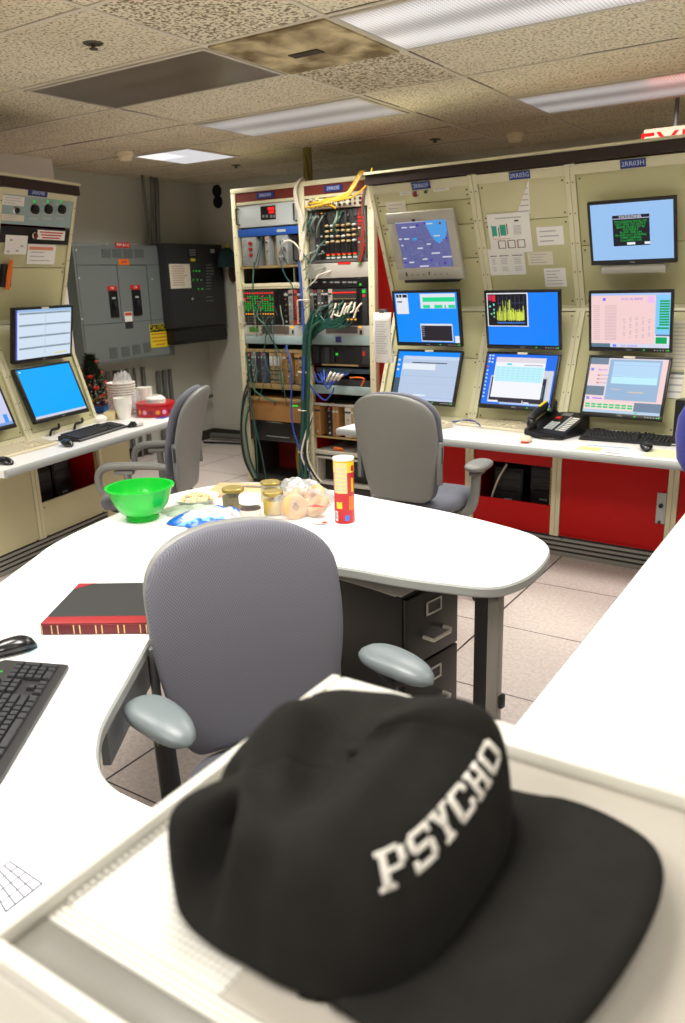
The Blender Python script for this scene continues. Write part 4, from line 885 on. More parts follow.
def mods(U_, n, z0, z1, mats_, xa=None, xb=None, y=-.002, feats=None, gapset=(), seed=1, dark=BLACK2, deep=.3):
    """n plug-in modules side by side, each a part of its own"""
    rnd = random.Random(seed); xa = -U_.w/2+.012 if xa is None else xa; xb = U_.w/2-.012 if xb is None else xb; w = (xb-xa)/n
    for k in range(n):
        if k in gapset: continue
        q = MB(mats_[k % len(mats_)]); x0, x1 = xa+k*w+.0008, xa+(k+1)*w-.0008; q.box(x0, x1, y, deep, z0+.002, z1-.002, bev=.001)
        if feats: feats(q, k, x0, x1, z0, z1, y, rnd)
        q.build('module', U_.t)
def connectors(q, k, x0, x1, z0, z1, y, rnd):
    xm = (x0+x1)/2; n = rnd.randint(3, 6)
    for i in range(n):
        zz = z0+(z1-z0)*(i+.6)/(n+.3); r = min(.006, (x1-x0)*.3)
        m = rnd.choice((CHROME, GALV, BLACK, mat('brass', (180, 150, 80), .35, metal=.8), LTGREY)); q.cyl((xm+rnd.uniform(-.1, .1)*(x1-x0), y-.009, zz), r, .01, m, axis='y', seg=8)
    if rnd.random() < .35: q.box(xm-.004, xm+.004, y-.003, y, z1-.02, z1-.012, rnd.choice((LEDR, LEDO)))
    q.box(x0+.002, x1-.002, y-.001, y, z1-.045, z1-.03, rnd.choice((LTGREY, DKGREY)))

# ---- left bay, from the top
u = Unit('display_chassis', 'pale grey rack chassis with a small red-lit display, top of the left bay', 'rack chassis', 'L', 203, 226)
u.body(BLUEGREY if False else mat('pale_grey_panel', (188, 196, 196), .4)); u.handles()
q = MB(BLACK2, LEDR); u.rect(q, (260.5, 206.5), (276, 219), BLACK2, -.003, 0)
for a, b in (((268, 207.5), (274.5, 209.5)), ((269, 211), (274.5, 213))): u.rect(q, a, b, LEDR, -.0036, -.003)
for xx in (262.5, 266, 270.5, 273.5): u.rect(q, (xx, 215), (xx+2.2, 217.5), MATS['label_grey'], -.0036, -.003)
q.build('display', u.t)
u = Unit('module_bin', 'grey module bin with a blue top strip, second from the top of the left bay', 'module bin', 'L', 227, 268)
u.body(mat('bin_dark', (46, 42, 34), .6), y0=.2); q = MB(mat('royal_blue_strip', (34, 84, 168), .4), CHROME); q.box(-u.w/2, u.w/2, -.004, .01, u.h*.80, u.h*.985, bev=.001); u.rect(q, (277, 229.5), (286, 231.5), LTGREY, -.006, -.004); q.build('top_strip', u.t)
MB(GOLDM).box(-u.w/2, u.w/2, -.003, .01, .001, u.h*.06).build('bottom_rail', u.t)
Zt = u.h*.79; Zb = u.h*.065; ww = u.w
GR2 = mat('module_grey', (138, 142, 140), .5); 
def knobs(q, k, x0, x1, z0, z1, y, rnd):
    for i in range(3):
        zz = z0+(z1-z0)*(.78-.2*i); q.cyl(((x0+x1)/2+.02, y-.02, zz), .013, .02, mat('dark_red_knob', (150, 40, 30), .4), axis='y', seg=12)
    for i in range(12): q.box(x0+.01+(i % 2)*.02, x0+.016+(i % 2)*.02, y-.004, y, z0+(z1-z0)*(.1+i*.07), z0+(z1-z0)*(.12+i*.07), rnd.choice((BLACK, LTGREY)))
mods(u, 1, Zb, Zt, [GR2], -ww/2+.03, -ww/2+.17, feats=knobs)
mods(u, 1, Zb, Zt, [GR2], -.03, .005, feats=connectors, seed=2)
mods(u, 1, Zb, Zt, [GR2], .075, .18, feats=lambda q, k, x0, x1, z0, z1, y, rnd: [q.cyl((x0+rnd.uniform(.02, .09), y-.01, z0+(z1-z0)*rnd.uniform(.08, .92)), .006, .011, rnd.choice((CHROME, BLACK, REDC, LTGREY)), axis='y', seg=8) for _ in range(16)], seed=3)
mods(u, 2, Zb, Zt, [GOLDM, GOLDM], -.09, -.035, y=.06, seed=4); mods(u, 2, Zb, Zt, [GOLDM, GOLDM], .01, .07, y=.06)
h = MB(BLACK); h.tube([(ww/2-.03, -.001, Zb+.02), (ww/2-.03, -.04, Zb+.03), (ww/2-.03, -.04, Zt-.03), (ww/2-.03, -.001, Zt-.02)], .007); h.build('handle', u.t)
u = Unit('vented_shelf', 'perforated beige shelf strip above the green-lit crate, left bay', 'rack shelf', 'L', 283, 289)
u.body(BEIGE_L); q = MB(SCREW); [q.box(-u.w/2+.03+k*.022, -u.w/2+.04+k*.022, -.0006, .0, u.h*.3, u.h*.45) for k in range(24)]; q.build('vent_slots', u.t)
u = Unit('lit_crate', 'crate with a block of green lights between red and amber rows, left bay', 'electronics crate', 'L', 290, 325)
u.body(BLACK2, y0=.1)
def ledcol(q, k, x0, x1, z0, z1, y, rnd):
    H = z1-z0; xm = (x0+x1)/2; r = (x1-x0)*.22
    q.box(xm-r, xm+r, y-.003, y, z0+H*.90, z0+H*.935, LEDR)
    for i in range(9): q.box(xm-r, xm+r, y-.003, y, z0+H*(.40+i*.052), z0+H*(.42+i*.052), LEDG if rnd.random() < .72 else (LEDR if rnd.random() < .4 else DKGREY))
    q.box(xm-r, xm+r, y-.003, y, z0+H*.30, z0+H*.33, LEDO)
    for i in range(3): q.cyl((xm, y-.008, z0+H*(.06+i*.08)), r, .009, CHROME, axis='y', seg=6)
xa, _ = u.px(244.5, 300); xb, _ = u.px(274, 300); xc, _ = u.px(284, 300); xd, _ = u.px(294, 300)
mods(u, 12, .002, u.h, [mat('module_dark', (40, 44, 42), .5)], xa, xb, feats=ledcol, seed=6)
mods(u, 2, .002, u.h, [BLACK2], xb+.002, xc, feats=None)
mods(u, 4, .002, u.h, [BLACK2, GR2, REDSIGN, DKGREY], xc+.001, u.w/2-.004, feats=connectors, seed=9)
u.handles(.05, .7, SLVR)
u = Unit('control_chassis', 'light rack chassis with a green LCD and an amber light, left bay', 'rack chassis', 'L', 325, 344)
u.body(LTGREY); q = MB(LTGREY); zs = u.h*.42
q.box(-u.w/2, u.w/2, -.004, -.0005, .001, zs-.002, BLUEGREY, bev=.001); q.build('lower_panel', u.t)
q = MB(mat('smoked_door', (96, 88, 80), .3)); u.rect(q, (262, 325.8), (289.5, 334), None, -.004, 0); q.build('smoked_cover', u.t)
q = MB(SLVR); u.rect(q, (247, 325.5), (261, 334.5), SLVR, -.004, 0); u.rect(q, (249.5, 326.8), (259, 332), mat('green_lcd', (30, 70, 20), .4, emit=(60, 120, 30), es=.5), -.0048, -.004); q.build('lcd', u.t)
q = MB(LTGREY); u.rect(q, (290, 325.5), (295.5, 334), LTGREY, -.004, 0); u.rect(q, (290.5, 326), (294, 328.2), LEDO, -.006, -.004); u.rect(q, (292, 330), (294, 333.5), BLACK, -.005, -.004); q.build('switch_block', u.t)
u = Unit('module_bin', 'brownish module bin with mixed cards and white sockets, middle of the left bay', 'module bin', 'L', 349, 389)
u.body(MATS['bin_dark'], y0=.2); MB(GOLDM).box(-u.w/2, u.w/2, -.004, .01, 0.001, u.h*.14, bev=.001).build('bottom_rail', u.t); MB(GOLDM).box(-u.w/2, u.w/2, -.003, .01, u.h*.92, u.h*.995).build('top_rail', u.t)
mods(u, 4, u.h*.15, u.h*.91, [DKGREY, MIDGREY, DKGREY, mat('blue_card', (70, 80, 100), .5)], -u.w/2+.01, -.09, feats=connectors, seed=11)
mods(u, 3, u.h*.15, u.h*.91, [GOLDM, mat('grey_brown', (130, 120, 100), .5)], -.05, .07, feats=lambda q, k, x0, x1, z0, z1, y, rnd: (q.box(x0+.006, x1-.006, y-.012, y, z0+(z1-z0)*.58, z0+(z1-z0)*.88, LTGREY, bev=.003), [q.cyl(((x0+x1)/2+dx, y-.008, z0+(z1-z0)*f_), .005, .009, BLACK, axis='y', seg=8) for f_ in (.12, .3, .42) for dx in (-.008, .008)]), seed=12)
mods(u, 5, u.h*.15, u.h*.91, [PLYW, GOLDM, BLACK, PLYW, GOLDM], .075, u.w/2-.015, feats=connectors, seed=13, gapset=(2,))
u = Unit('drawer_chassis', 'orange-brown blank-fronted box with three green lights, left bay', 'rack chassis', 'L', 397.5, 421)
u.body(PLYW); MB(GOLDM).box(-u.w/2, u.w/2, -.012, -.0005, u.h*.86, u.h*.99, bev=.002).build('lip', u.t)
q = MB(LEDG); [u.rect(q, (x_, 405), (x_+1.9, 406.8), LEDG, -.004, 0) for x_ in (290.8, 293.5, 296)]; q.build('status_lights', u.t); q = MB(SCREW); u.rect(q, (263, 409.3), (272, 409.9), INKD, -.001, 0); q.cyl((u.px(275, 404)[0], -.006, u.px(275, 404)[1]), .008, .006, SCREW, axis='y', seg=10); q.build('keyhole', u.t)
u = Unit('server_chassis', 'black rack server with two white label strips, low in the left bay', 'rack server', 'L', 422, 441, depth=.5)
u.body(BLACK2); q = MB(LTGREY); u.rect(q, (267, 421.5), (282.5, 423.3), LTGREY, -.003, 0); u.rect(q, (266.5, 435.5), (289, 438), LTGREY, -.003, 0); q.build('label_strips', u.t)
q = thing('folded_bag', 'dark yellow bag stuffed low in the left rack bay', 'bag', loc=(-3.79, RY+.12, .24))
MB(mat('mustard_plastic', (150, 120, 30), .5)).loft([[(.05*a*math.cos(2*PI*k/12)+o_, .04*a*math.sin(2*PI*k/12), z) for k in range(12)] for a, o_, z in ((.7, 0, -.185), (1, .005, -.1), (.8, -.01, .0), (.5, -.02, .07), (.2, -.03, .1))]).build('bag', q)

# ---- right bay
u = Unit('patch_panel', 'cream patch panel at the top of the right bay, crowned by yellow leads', 'patch panel', 'R', 197, 208)
u.body(CREAMP); q = MB(BLACK); [q.cyl((-u.w/2+.05+k*.042, -.008, u.h*z_), .010, .008, (BLACK, CHROME)[k % 2], axis='y', seg=10) for k in range(11) for z_ in (.3, .72)]; q.build('sockets', u.t)
u = Unit('connector_crate', 'crowded crate of black modules with rows of tan connectors and red tabs, right bay', 'electronics crate', 'R', 208.5, 262)
u.body(BLACK2, y0=.12)
MB(GALV).box(-u.w/2, u.w/2, -.004, .01, .001, u.h*.05).build('bottom_rail', u.t)
def conn(q, k, x0, x1, z0, z1, y, rnd):
    H = z1-z0; xm = (x0+x1)/2; tn = mat('tan_connector', (170, 148, 104), .5)
    for f_ in (.58, .47, .36, .68): q.ell((xm, y-.012, z0+H*(f_+rnd.uniform(-.01, .01))), (x1-x0)*.40, .014, .010, tn if rnd.random() < .85 else LTGREY, 10, 6)
    q.box(xm-.012, xm+.012, y-.01, y, z0+H*.30, z0+H*.12, BLACK)
    q.box(xm-.010, xm+.010, y-.012, y, z0+H*.09, z0+H*.12, LEDR if k % 1 == 0 else LEDO); q.box(xm-.002, xm+.006, y-.0125, y, z0+H*.075, z0+H*.088, LEDG)
    q.box(xm-.016, xm+.016, y-.006, y, z0+H*.02, z0+H*.055, LTGREY)
    for i in range(3): q.cyl((xm+rnd.uniform(-.012, .012), y-.012, z0+H*rnd.uniform(.76, .95)), .006, .013, rnd.choice((BLACK, GALV, CHROME)), axis='y', seg=8)
xl, _ = u.px(325.5, 240); xr, _ = u.px(358, 240)
mods(u, 6, u.h*.05, u.h*.98, [BLACK, MATS['module_dark']], xl, xr, feats=conn, seed=21)
mods(u, 3, u.h*.05, u.h*.98, [GALV, DKGREY, BLACK], -u.w/2+.03, xl-.002, feats=connectors, seed=22)
mods(u, 2, u.h*.05, u.h*.98, [mat('maroon_card', (110, 30, 28), .5), MIDGREY], xr+.002, u.w/2-.02, feats=lambda q, k, x0, x1, z0, z1, y, rnd: [q.box(x0+.004, x1-.006, y-.008, y, z0+(z1-z0)*(.1+.07*i), z0+(z1-z0)*(.135+.07*i), rnd.choice((REDC, LEDR, REDC, CHROME, LTGREY))) for i in range(12)], seed=23)
u = Unit('blank_chassis', 'plain pale grey rack panel with a red strip along its top, right bay', 'rack chassis', 'R', 262.5, 278)
u.body(mat('warm_grey_panel', (168, 164, 154), .45)); q = MB(LEDR); u.rect(q, (338, 261), (351, 263.8), mat('red_lit_tape', (150, 20, 16), .5, emit=(255, 20, 16), es=.6), -.004, 0); u.rect(q, (358.5, 262.4), (360.5, 263.8), LEDG, -.004, 0); q.build('red_strip', u.t)
u = Unit('switch_strip', 'black rack strip with small white legends and a green light, right bay', 'rack chassis', 'R', 278.5, 288)
u.body(BLACK2); q = MB(MATS['label_grey']); [u.rect(q, (x_, 281.5), (x_+w_, 283), MATS['label_grey'], -.002, 0) for x_, w_ in ((313, 4), (323, 3), (330, 3), (334.5, 5), (342.5, 4), (348, 4), (353, 4))]; u.rect(q, (359.5, 283.6), (361.5, 285.3), LEDG, -.004, 0); q.build('legends', u.t)
u = Unit('lit_crate', 'crate of thin cards with one bright red line across the top, right bay', 'electronics crate', 'R', 288.5, 325)
u.body(BLACK2, y0=.1)
xl, _ = u.px(332.5, 300); xr, _ = u.px(356.5, 300)
def thin(q, k, x0, x1, z0, z1, y, rnd):
    H = z1-z0; xm = (x0+x1)/2; r = (x1-x0)*.42; q.box(xm-r*1.1, xm+r*1.1, y-.004, y, z0+H*.87, z0+H*.90, LEDR)
    for i in range(9): q.cyl((xm, y-.007, z0+H*(.2+i*.065)), r*.7, .008, (GOLDM, BLACK)[i % 2], axis='y', seg=6)
    if k > 6: q.box(xm-r, xm+r, y-.004, y, z0+H*.13, z0+H*.17, LEDO)
mods(u, 12, .002, u.h, [DKGREY, MATS['module_dark']], xl, xr, feats=thin, seed=31)
mods(u, 6, .002, u.h, [GALV, BLACK, GALV, DKGREY, BLACK, SLVR], -u.w/2+.012, xl-.003, feats=connectors, seed=32)
mods(u, 2, .002, u.h, [BLACK2, DKGREY], xr+.003, u.w/2-.02, feats=lambda q, k, x0, x1, z0, z1, y, rnd: (q.box(x0+.006, x0+.03, y-.004, y, z1-.035, z1-.012, LEDG), q.box(x0+.01, x0+.025, y-.004, y, z1-.06, z1-.045, LEDR)) if k == 1 else None)
u = Unit('control_chassis', 'light rack chassis with a smoked cover and a violet sticker, right bay', 'rack chassis', 'R', 325.5, 345)
u.body(LTGREY); q = MB(BLUEGREY); q.box(-u.w/2, u.w/2, -.004, -.0005, .001, u.h*.5, BLUEGREY, bev=.001); q.build('lower_panel', u.t)
q = MB(MATS['smoked_door']); u.rect(q, (326, 326.5), (357.5, 333.5), None, -.004, 0); q.build('smoked_cover', u.t)
q = MB(SLVR); u.rect(q, (358.5, 325.5), (363.5, 335), SLVR, -.004, 0); u.rect(q, (359, 326), (362, 328), LEDO, -.006, -.004); u.rect(q, (360, 330), (362.5, 334.5), BLACK, -.005, -.004); q.build('switch_block', u.t)
q = MB(mat('violet_sticker', (50, 46, 130), .5)); u.rect(q, (335.8, 336.5), (341.5, 342.5), None, -.006, -.004); q.build('violet_sticker', u.t)
u = Unit('server_chassis', 'black ridged rack unit with one green light and red marks, right bay', 'rack server', 'R', 345.5, 366)
u.body(BLACK2); q = MB(LEDG); u.rect(q, (336, 353), (338, 355.3), LEDG, -.005, 0); q.build('status_light', u.t)
mods(u, 4, .02, u.h*.95, [DKGREY, BLACK], -u.w/2+.03, -.04, y=-.012, seed=41, deep=.0); mods(u, 2, .02, u.h*.95, [BLACK, DKGREY], .13, u.w/2-.005, y=-.01, feats=lambda q, k, x0, x1, z0, z1, y, rnd: q.box(x0+.01, x0+.03, y-.004, y, z0+(z1-z0)*.5, z0+(z1-z0)*.75, REDSIGN) if k else None, deep=.0); MB(GOLDM).box(-u.w/2+.1, u.w/2-.1, -.006, -.0005, .002, .014).build('bottom_rail', u.t)
u = Unit('network_switch', 'flat pale blue rack tray with tangled blue and white leads, right bay', 'network switch', 'R', 386, 394.5, depth=.5)
u.body(BLUEGREY); q = MB(MIDGREY); q.box(-u.w/2+.02, u.w/2-.02, .02, .45, u.h+.0, u.h+.045, DKGREY); q.build('upper_box', u.t)
u = Unit('shelf_box', 'slim blue-grey box on a shelf above the tangled leads, right bay', 'rack shelf', 'R', 369, 374)
u.body(mat('slate_blue_box', (90, 120, 140), .4), y0=.06)
u = Unit('module_bin', 'tan module bin with gilt cards, low in the right bay behind the chair', 'module bin', 'R', 404, 439)
u.body(MATS['bin_dark'], y0=.2); MB(GOLDM).box(-u.w/2, u.w/2, -.004, .01, 0.001, u.h*.05).build('bottom_rail', u.t); MB(SLVR).box(-u.w/2, u.w/2, -.004, .01, u.h*.93, u.h*.995).build('top_rail', u.t)
mods(u, 9, u.h*.06, u.h*.92, [PLYW, BLACK, BLACK, PLYW, BLACK, SLVR, GOLDM, BLACK, GALV], feats=connectors, seed=51, gapset=(1, 4))
u = Unit('rack_shelf', 'metal rack shelf with orange clips on it, low in the right bay', 'rack shelf', 'R', 452, 456)
u.body(SLVR); q = MB(ORANGE); [q.tube(spline([(-.1+k*.02, .03, u.h+.004), (-.09+k*.02, .02, u.h+.03), (-.07+k*.02, .03, u.h+.006)], 4), .006) for k in range(4)]; q.build('orange_clips', u.t)
u = Unit('metal_case', 'open-fronted metal case at the foot of the right rack bay', 'metal case', 'R', 458, 486)
f = MB(SLVR); w2 = u.w/2-.01
for a in ((-w2, -w2+.012, 0, u.h), (w2-.012, w2, 0, u.h)): f.box(a[0], a[1], 0, .4, a[2]+.001, a[3])
f.box(-w2+.013, w2-.013, 0, .4, u.h-.015, u.h); f.box(-w2+.013, w2-.013, 0, .4, .001, .015); f.build('case', u.t); MB(BLACK2).box(-w2+.02, w2-.02, .1, .39, .02, u.h-.02).build('interior', u.t)

# ---- cables, each one its own
def cable(label, pts, r, m, group=None, sub=6, name='cable', cat='cable'):
    return tag(MB(m).tube(pts, r, seg=6, sub=sub).build(name), label, cat, group)
def rp(px, py, dy): p = ony(px, py, RY-dy); return (p.x, p.y, p.z)
rnd = random.Random(11)
for k in range(16):      # the thick teal trunk down the centre post
    a = rnd.uniform(-5, 4); b = rnd.uniform(-.01, .05); x0 = 305+a*.8
    pts = [rp(314+rnd.uniform(-3, 8), 318+rnd.uniform(-8, 8), .05+b), rp(x0+3, 332+rnd.uniform(-4, 4), .06+b), rp(x0+1, 356, .05+b), rp(x0, 392, .04+b), rp(x0+rnd.uniform(-1, 1), 430, .04+b), rp(x0-1+rnd.uniform(-2, 2), 462, .04+b), rp(x0-2+rnd.uniform(-2, 2), 480, .03+b)]
    cable('teal cable hanging in the thick bundle down the rack centre post', pts, .011, TEAL if rnd.random() < .75 else GREENC, 'teal cables in the bundle down the rack')
for k in range(22):      # the fan of teal leads from the right crate
    x0 = 331+k*1.15+rnd.uniform(-1, 1); y0 = 304+rnd.uniform(-5, 10)+max(0, k-12)*.6
    pts = [rp(x0, y0, .005), rp(x0-1.5, y0+3, .06+rnd.uniform(0, .04)), rp(x0-8-rnd.uniform(0, 4), y0+12, .09), rp(322+rnd.uniform(-3, 4), 324+rnd.uniform(-5, 6), .09), rp(310+rnd.uniform(-2, 3), 334+rnd.uniform(-3, 6), .07)]
    cable('teal lead fanning out of the right-bay crate towards the bundle', pts, .0065, rnd.choice((TEAL, TEAL, GREENC)), 'teal leads fanning from the right-bay crate')
for k in range(9):      # pale plugs on the fan
    cable('pale plug tail sticking out among the teal leads', [rp(331+k*3.2, 312+rnd.uniform(-4, 8), .10), rp(334+k*3.2, 308+rnd.uniform(-4, 8), .09), rp(336+k*3.2, 305+rnd.uniform(-3, 6), .07)], .007, WHITEC, 'pale plugs among the teal leads')
for k in range(9):      # yellow leads up and over to the console
    y_ = 199+rnd.uniform(-3, 6); x_ = 305+k*3.4
    pts = [rp(x_, y_+2, .005), rp(x_+3, y_+3, .05), rp(325+rnd.uniform(-3, 3), 201+rnd.uniform(-1.5, 3), .07), rp(345+rnd.uniform(-2, 2), 196+rnd.uniform(-2, 2), .08), rp(354+rnd.uniform(-2, 2), 185+rnd.uniform(-2, 2), .07), rp(362+rnd.uniform(-2, 2), 172.5+rnd.uniform(-1, 1.5), .03), rp(366+rnd.uniform(-1, 2), 175, -.1)]
    cable('yellow lead running up from the patch panel over the rack top', pts, .007, rnd.choice((YELC, YELC, mat('pale_yellow_cable', (226, 206, 130), .5))), 'yellow leads over the rack top')
cable('single yellow lead looping right to the console crown', [rp(338, 200, .05), rp(352, 197, .1), rp(364, 188, .12), rp(370, 178, .12), rp(372, 168, .1)], .006, YELC)
for k in range(7):
    x_ = 308+k*5; cable('white loop of lead above the patch panel', [rp(x_, 205, .005), rp(x_+1, 201, .05), rp(x_+4, 200, .05), rp(x_+5, 205, .005)], .005, WHITEC, 'white loops above the patch panel')
for k in range(10):
    x_ = 307+rnd.uniform(0, 42); cable('grey-green lead drooping in front of the connector crate', [rp(x_, 212+rnd.uniform(-3, 4), .006), rp(x_-1, 217, .05), rp(x_-rnd.uniform(2, 8), 224+rnd.uniform(0, 4), .06), rp(x_-rnd.uniform(0, 9), 230+rnd.uniform(0, 8), .02)], .006, rnd.choice((mat('sage_cable', (110, 124, 104), .5), BLKC, TEAL, GREENC)), 'leads drooping over the connector crate')
for k in range(4):
    cable('green cable dropping along the right rack post', [rp(366+k*.7, 178, .03), rp(364-k*.5, 200, .05), rp(362+k*.4, 225, .05), rp(360+k, 250, .03), rp(357+k, 262, .02)], .007, (GREENC, REDC, GREENC, REDC)[k], 'green and red cables along the right rack post')
for k in range(3):
    cable('white cable looped over the rack header onto the centre post', [rp(303+k*.8, 178+k, -.05), rp(299-k*.8, 181+k, .03), rp(294.5+k*.5, 190, .05), rp(296+k, 204, .05), rp(300+k, 216, .04), rp(303+k, 232, .03), rp(302-k, 260, .03)], .008, WHITEC, 'white cables looped over the rack header')
cable('bright blue cable running down in front of the teal bundle', [rp(299, 262, .04), rp(302, 300, .06), rp(304, 340, .09), rp(303.5, 380, .10), rp(303, 400, .09)], .010, BLUEC, 'blue cables down the rack centre')
cable('second blue cable down the rack from the left bay', [rp(286, 345, .03), rp(291, 370, .07), rp(292, 420, .08), rp(298, 445, .09), rp(306, 462, .09), rp(312, 480, .05)], .007, BLUEC, 'blue cables down the rack centre')
for k, q in enumerate((((254, 262), (253, 285), (254, 305), (258, 322)), ((279, 258), (285, 275), (293, 289), (294, 320)), ((246, 352), (252, 385), (262, 396), (276, 402)), ((247, 380), (254, 420), (262, 455), (266, 480)), ((250, 398), (256, 440), (258, 478)), ((300, 250), (312, 262), (320, 246), (326, 240)), ((262, 300), (257, 315), (264, 325), (275, 345)), ((270, 336), (280, 352), (288, 345)))):
    cable('thin green lead across the left rack bay, %s' % ('beside the module knobs', 'from the module bin to the lit crate', 'below the card bin', 'down past the brown box', 'along the left post foot', 'up to the connector crate', 'over the green lights', 'under the LCD chassis')[k], [rp(a, b, (.01 if i in (0, len(q)-1) else .06)) for i, (a, b) in enumerate(q)], .006, TEAL if k % 2 else GREENC)
cable('cream lead arching out of the module bin', [rp(279, 252, .005), rp(283, 243, .07), rp(290, 240.5, .07), rp(298, 247, .06), rp(300, 256, .03)], .006, WHITEC)
for k in range(5):
    cable('blue lead tangled on the pale blue tray', [rp(315+k*3, 372+rnd.uniform(-2, 3), .0), rp(318+k*2.4, 380+rnd.uniform(-3, 3), .07), rp(327+k*1.6, 384+rnd.uniform(-4, 5), .09), rp(333+k*2, 376+rnd.uniform(-2, 3), .06), rp(340+k*2, 374, .0)], .007, BLUEC, 'blue leads on the pale blue tray')
cable('blue lead sagging in a loop below the pale blue tray', [rp(310, 385, .03), rp(315, 392, .06), rp(325, 400, .07), rp(332, 393, .08), rp(334, 388, .05)], .006, BLUEC)
for k in range(4):
    cable('white plug and tail on the pale blue tray', [rp(326+k*4, 383-k, .08), rp(329+k*4, 376, .10), rp(331+k*4, 372+k, .08)], .010, WHITEC, 'white plugs on the pale blue tray')
cable('orange lead at the right end of the pale blue tray', [rp(350, 378, .01), rp(357, 377.5, .05), rp(364, 379, .06), rp(361, 386, .04)], .006, ORANGE)
for k in range(5):
    cable('grey-green cable hanging along the left rack post to the floor', [rp(247+k*.5, 385+k*6, .02), rp(243+k, 400+k*4, .06), rp(241+k*1.2, 430, .07), rp(244+k*1.5, 458, .06), rp(253+k*1.2, 478, .03)], .008, rnd.choice((MATS['sage_cable'], TEAL, BLKC, WHITEC)), 'cables along the left rack post')
for k in range(3):
    cable('pale cable hanging below the centre of the rack', [rp(313-k, 412+k*5, .02), rp(304+k*2, 440, .09), rp(302+k*3, 458, .1), rp(312+k*2, 475, .06), rp(318+k*2, 482, .04)], .007, WHITEC if k != 1 else BLKC, 'pale cables at the rack foot')

for k in range(26):      # thin leads trailing over the left bay
    x0 = rnd.uniform(250, 290); y0 = rnd.choice((240, 300, 305, 312, 318, 352, 360, 368, 376))+rnd.uniform(-4, 4); dx = rnd.uniform(-10, 14); dy = rnd.uniform(14, 42)
    x1 = min(301, max(246, x0+dx)); cable('thin dark green lead trailing over the left-bay modules', [rp(x0, y0, .004), rp(x0+dx*.2, y0+dy*.3, .035), rp(x0+dx*.7, y0+dy*.8, .05), rp(x1, y0+dy, .012)], .0035, rnd.choice((TEAL, GREENC, BLKC, MATS['sage_cable'])), 'thin leads over the left-bay modules')
for k in range(9):
    x0 = rnd.uniform(306, 320); y0 = rnd.choice((250, 268, 292, 300, 310))+rnd.uniform(-6, 6)
    cable('pale green lead knotted at the centre post', [rp(x0+rnd.uniform(4, 12), y0, .004), rp(x0, y0+rnd.uniform(2, 8), .05), rp(x0-4, y0+rnd.uniform(8, 16), .06), rp(304+rnd.uniform(-3, 3), y0+rnd.uniform(16, 30), .05)], .005, rnd.choice((GREENC, TEAL, WHITEC, MATS['sage_cable'])), 'leads knotted at the rack centre post')
for py in (300, 372, 410, 452):
    q = MB(WHITEC); p = Vector(rp(304, py, .06)); q.tube([(p.x+.05*math.cos(a), p.y+.035*math.sin(a), p.z) for a in [2*PI*i/14 for i in range(15)]], .004, seg=5); tag(q.build('cable_tie'), 'white tie around the teal cable bundle', 'cable tie', 'ties on the teal bundle')

# papers clipped between rack and console
t = thing('clipped_papers', 'sheaf of white papers clipped up between the rack and the console', 'papers', loc=tuple(ony(383, 337, 4.42)), rotz=math.radians(-8))
p0 = ony(373, 312, 4.42); p1 = ony(393, 361, 4.42); w, h = p1.x-p0.x, p0.z-p1.z
for k, m in enumerate((CREAMP, WHITEP)):
    q = MB(m); rows = []
    for j in range(9):
        v = j/8; zz = h/2-h*v; bow = .012*math.sin(v*PI)-.03*(v**2)*(1-k*.4)
        rows.append([(-w/2+w*i/6+(.008*k if j < 3 and i == 0 else 0), -.004-.004*k-bow-.01*math.sin(i/6*PI), zz-.01*k) for i in range(7)])
    V = [p for r in rows for p in r]; F = [(j*7+i, j*7+i+1, (j+1)*7+i+1, (j+1)*7+i) for j in range(8) for i in range(6)]
    q.verts_faces(V, F)
    if k: [q.box(-w*.3, w*.35, -.032-.02*math.sin((.2+j*.07)*PI), -.0305-.02*math.sin((.2+j*.07)*PI), h*(.3-j*.07), h*(.306-j*.07), INK) for j in range(0)]
    if k:
        for j in range(14):
            v0 = .14+j*.05; lv = lambda i, v: (-w/2+w*i/6, -.0092-(.012*math.sin(v*PI)-.03*v*v*.6)-.01*math.sin(i/6*PI), h/2-h*v-.01)
            q.verts_faces([lv(i, v) for v in (v0, v0+.014) for i in (1, 2, 3, 4, 5-(j % 3)*.4)], [(i, i+1, i+6, i+5) for i in range(4)], INK)
    o = q.build('sheet', t); so = o.modifiers.new('thick', 'SOLIDIFY'); so.thickness = .001
q = MB(STEEL); q.box(-.02, .02, -.014, .002, h/2-.005, h/2+.02, bev=.003); q.cyl((0, -.016, h/2+.012), .01, .006, axis='y', seg=12); q.build('clip', t)
MB(GALV).box(-.015, .015, .0025, .03, -.05, h/2+.02).build('bracket', t)

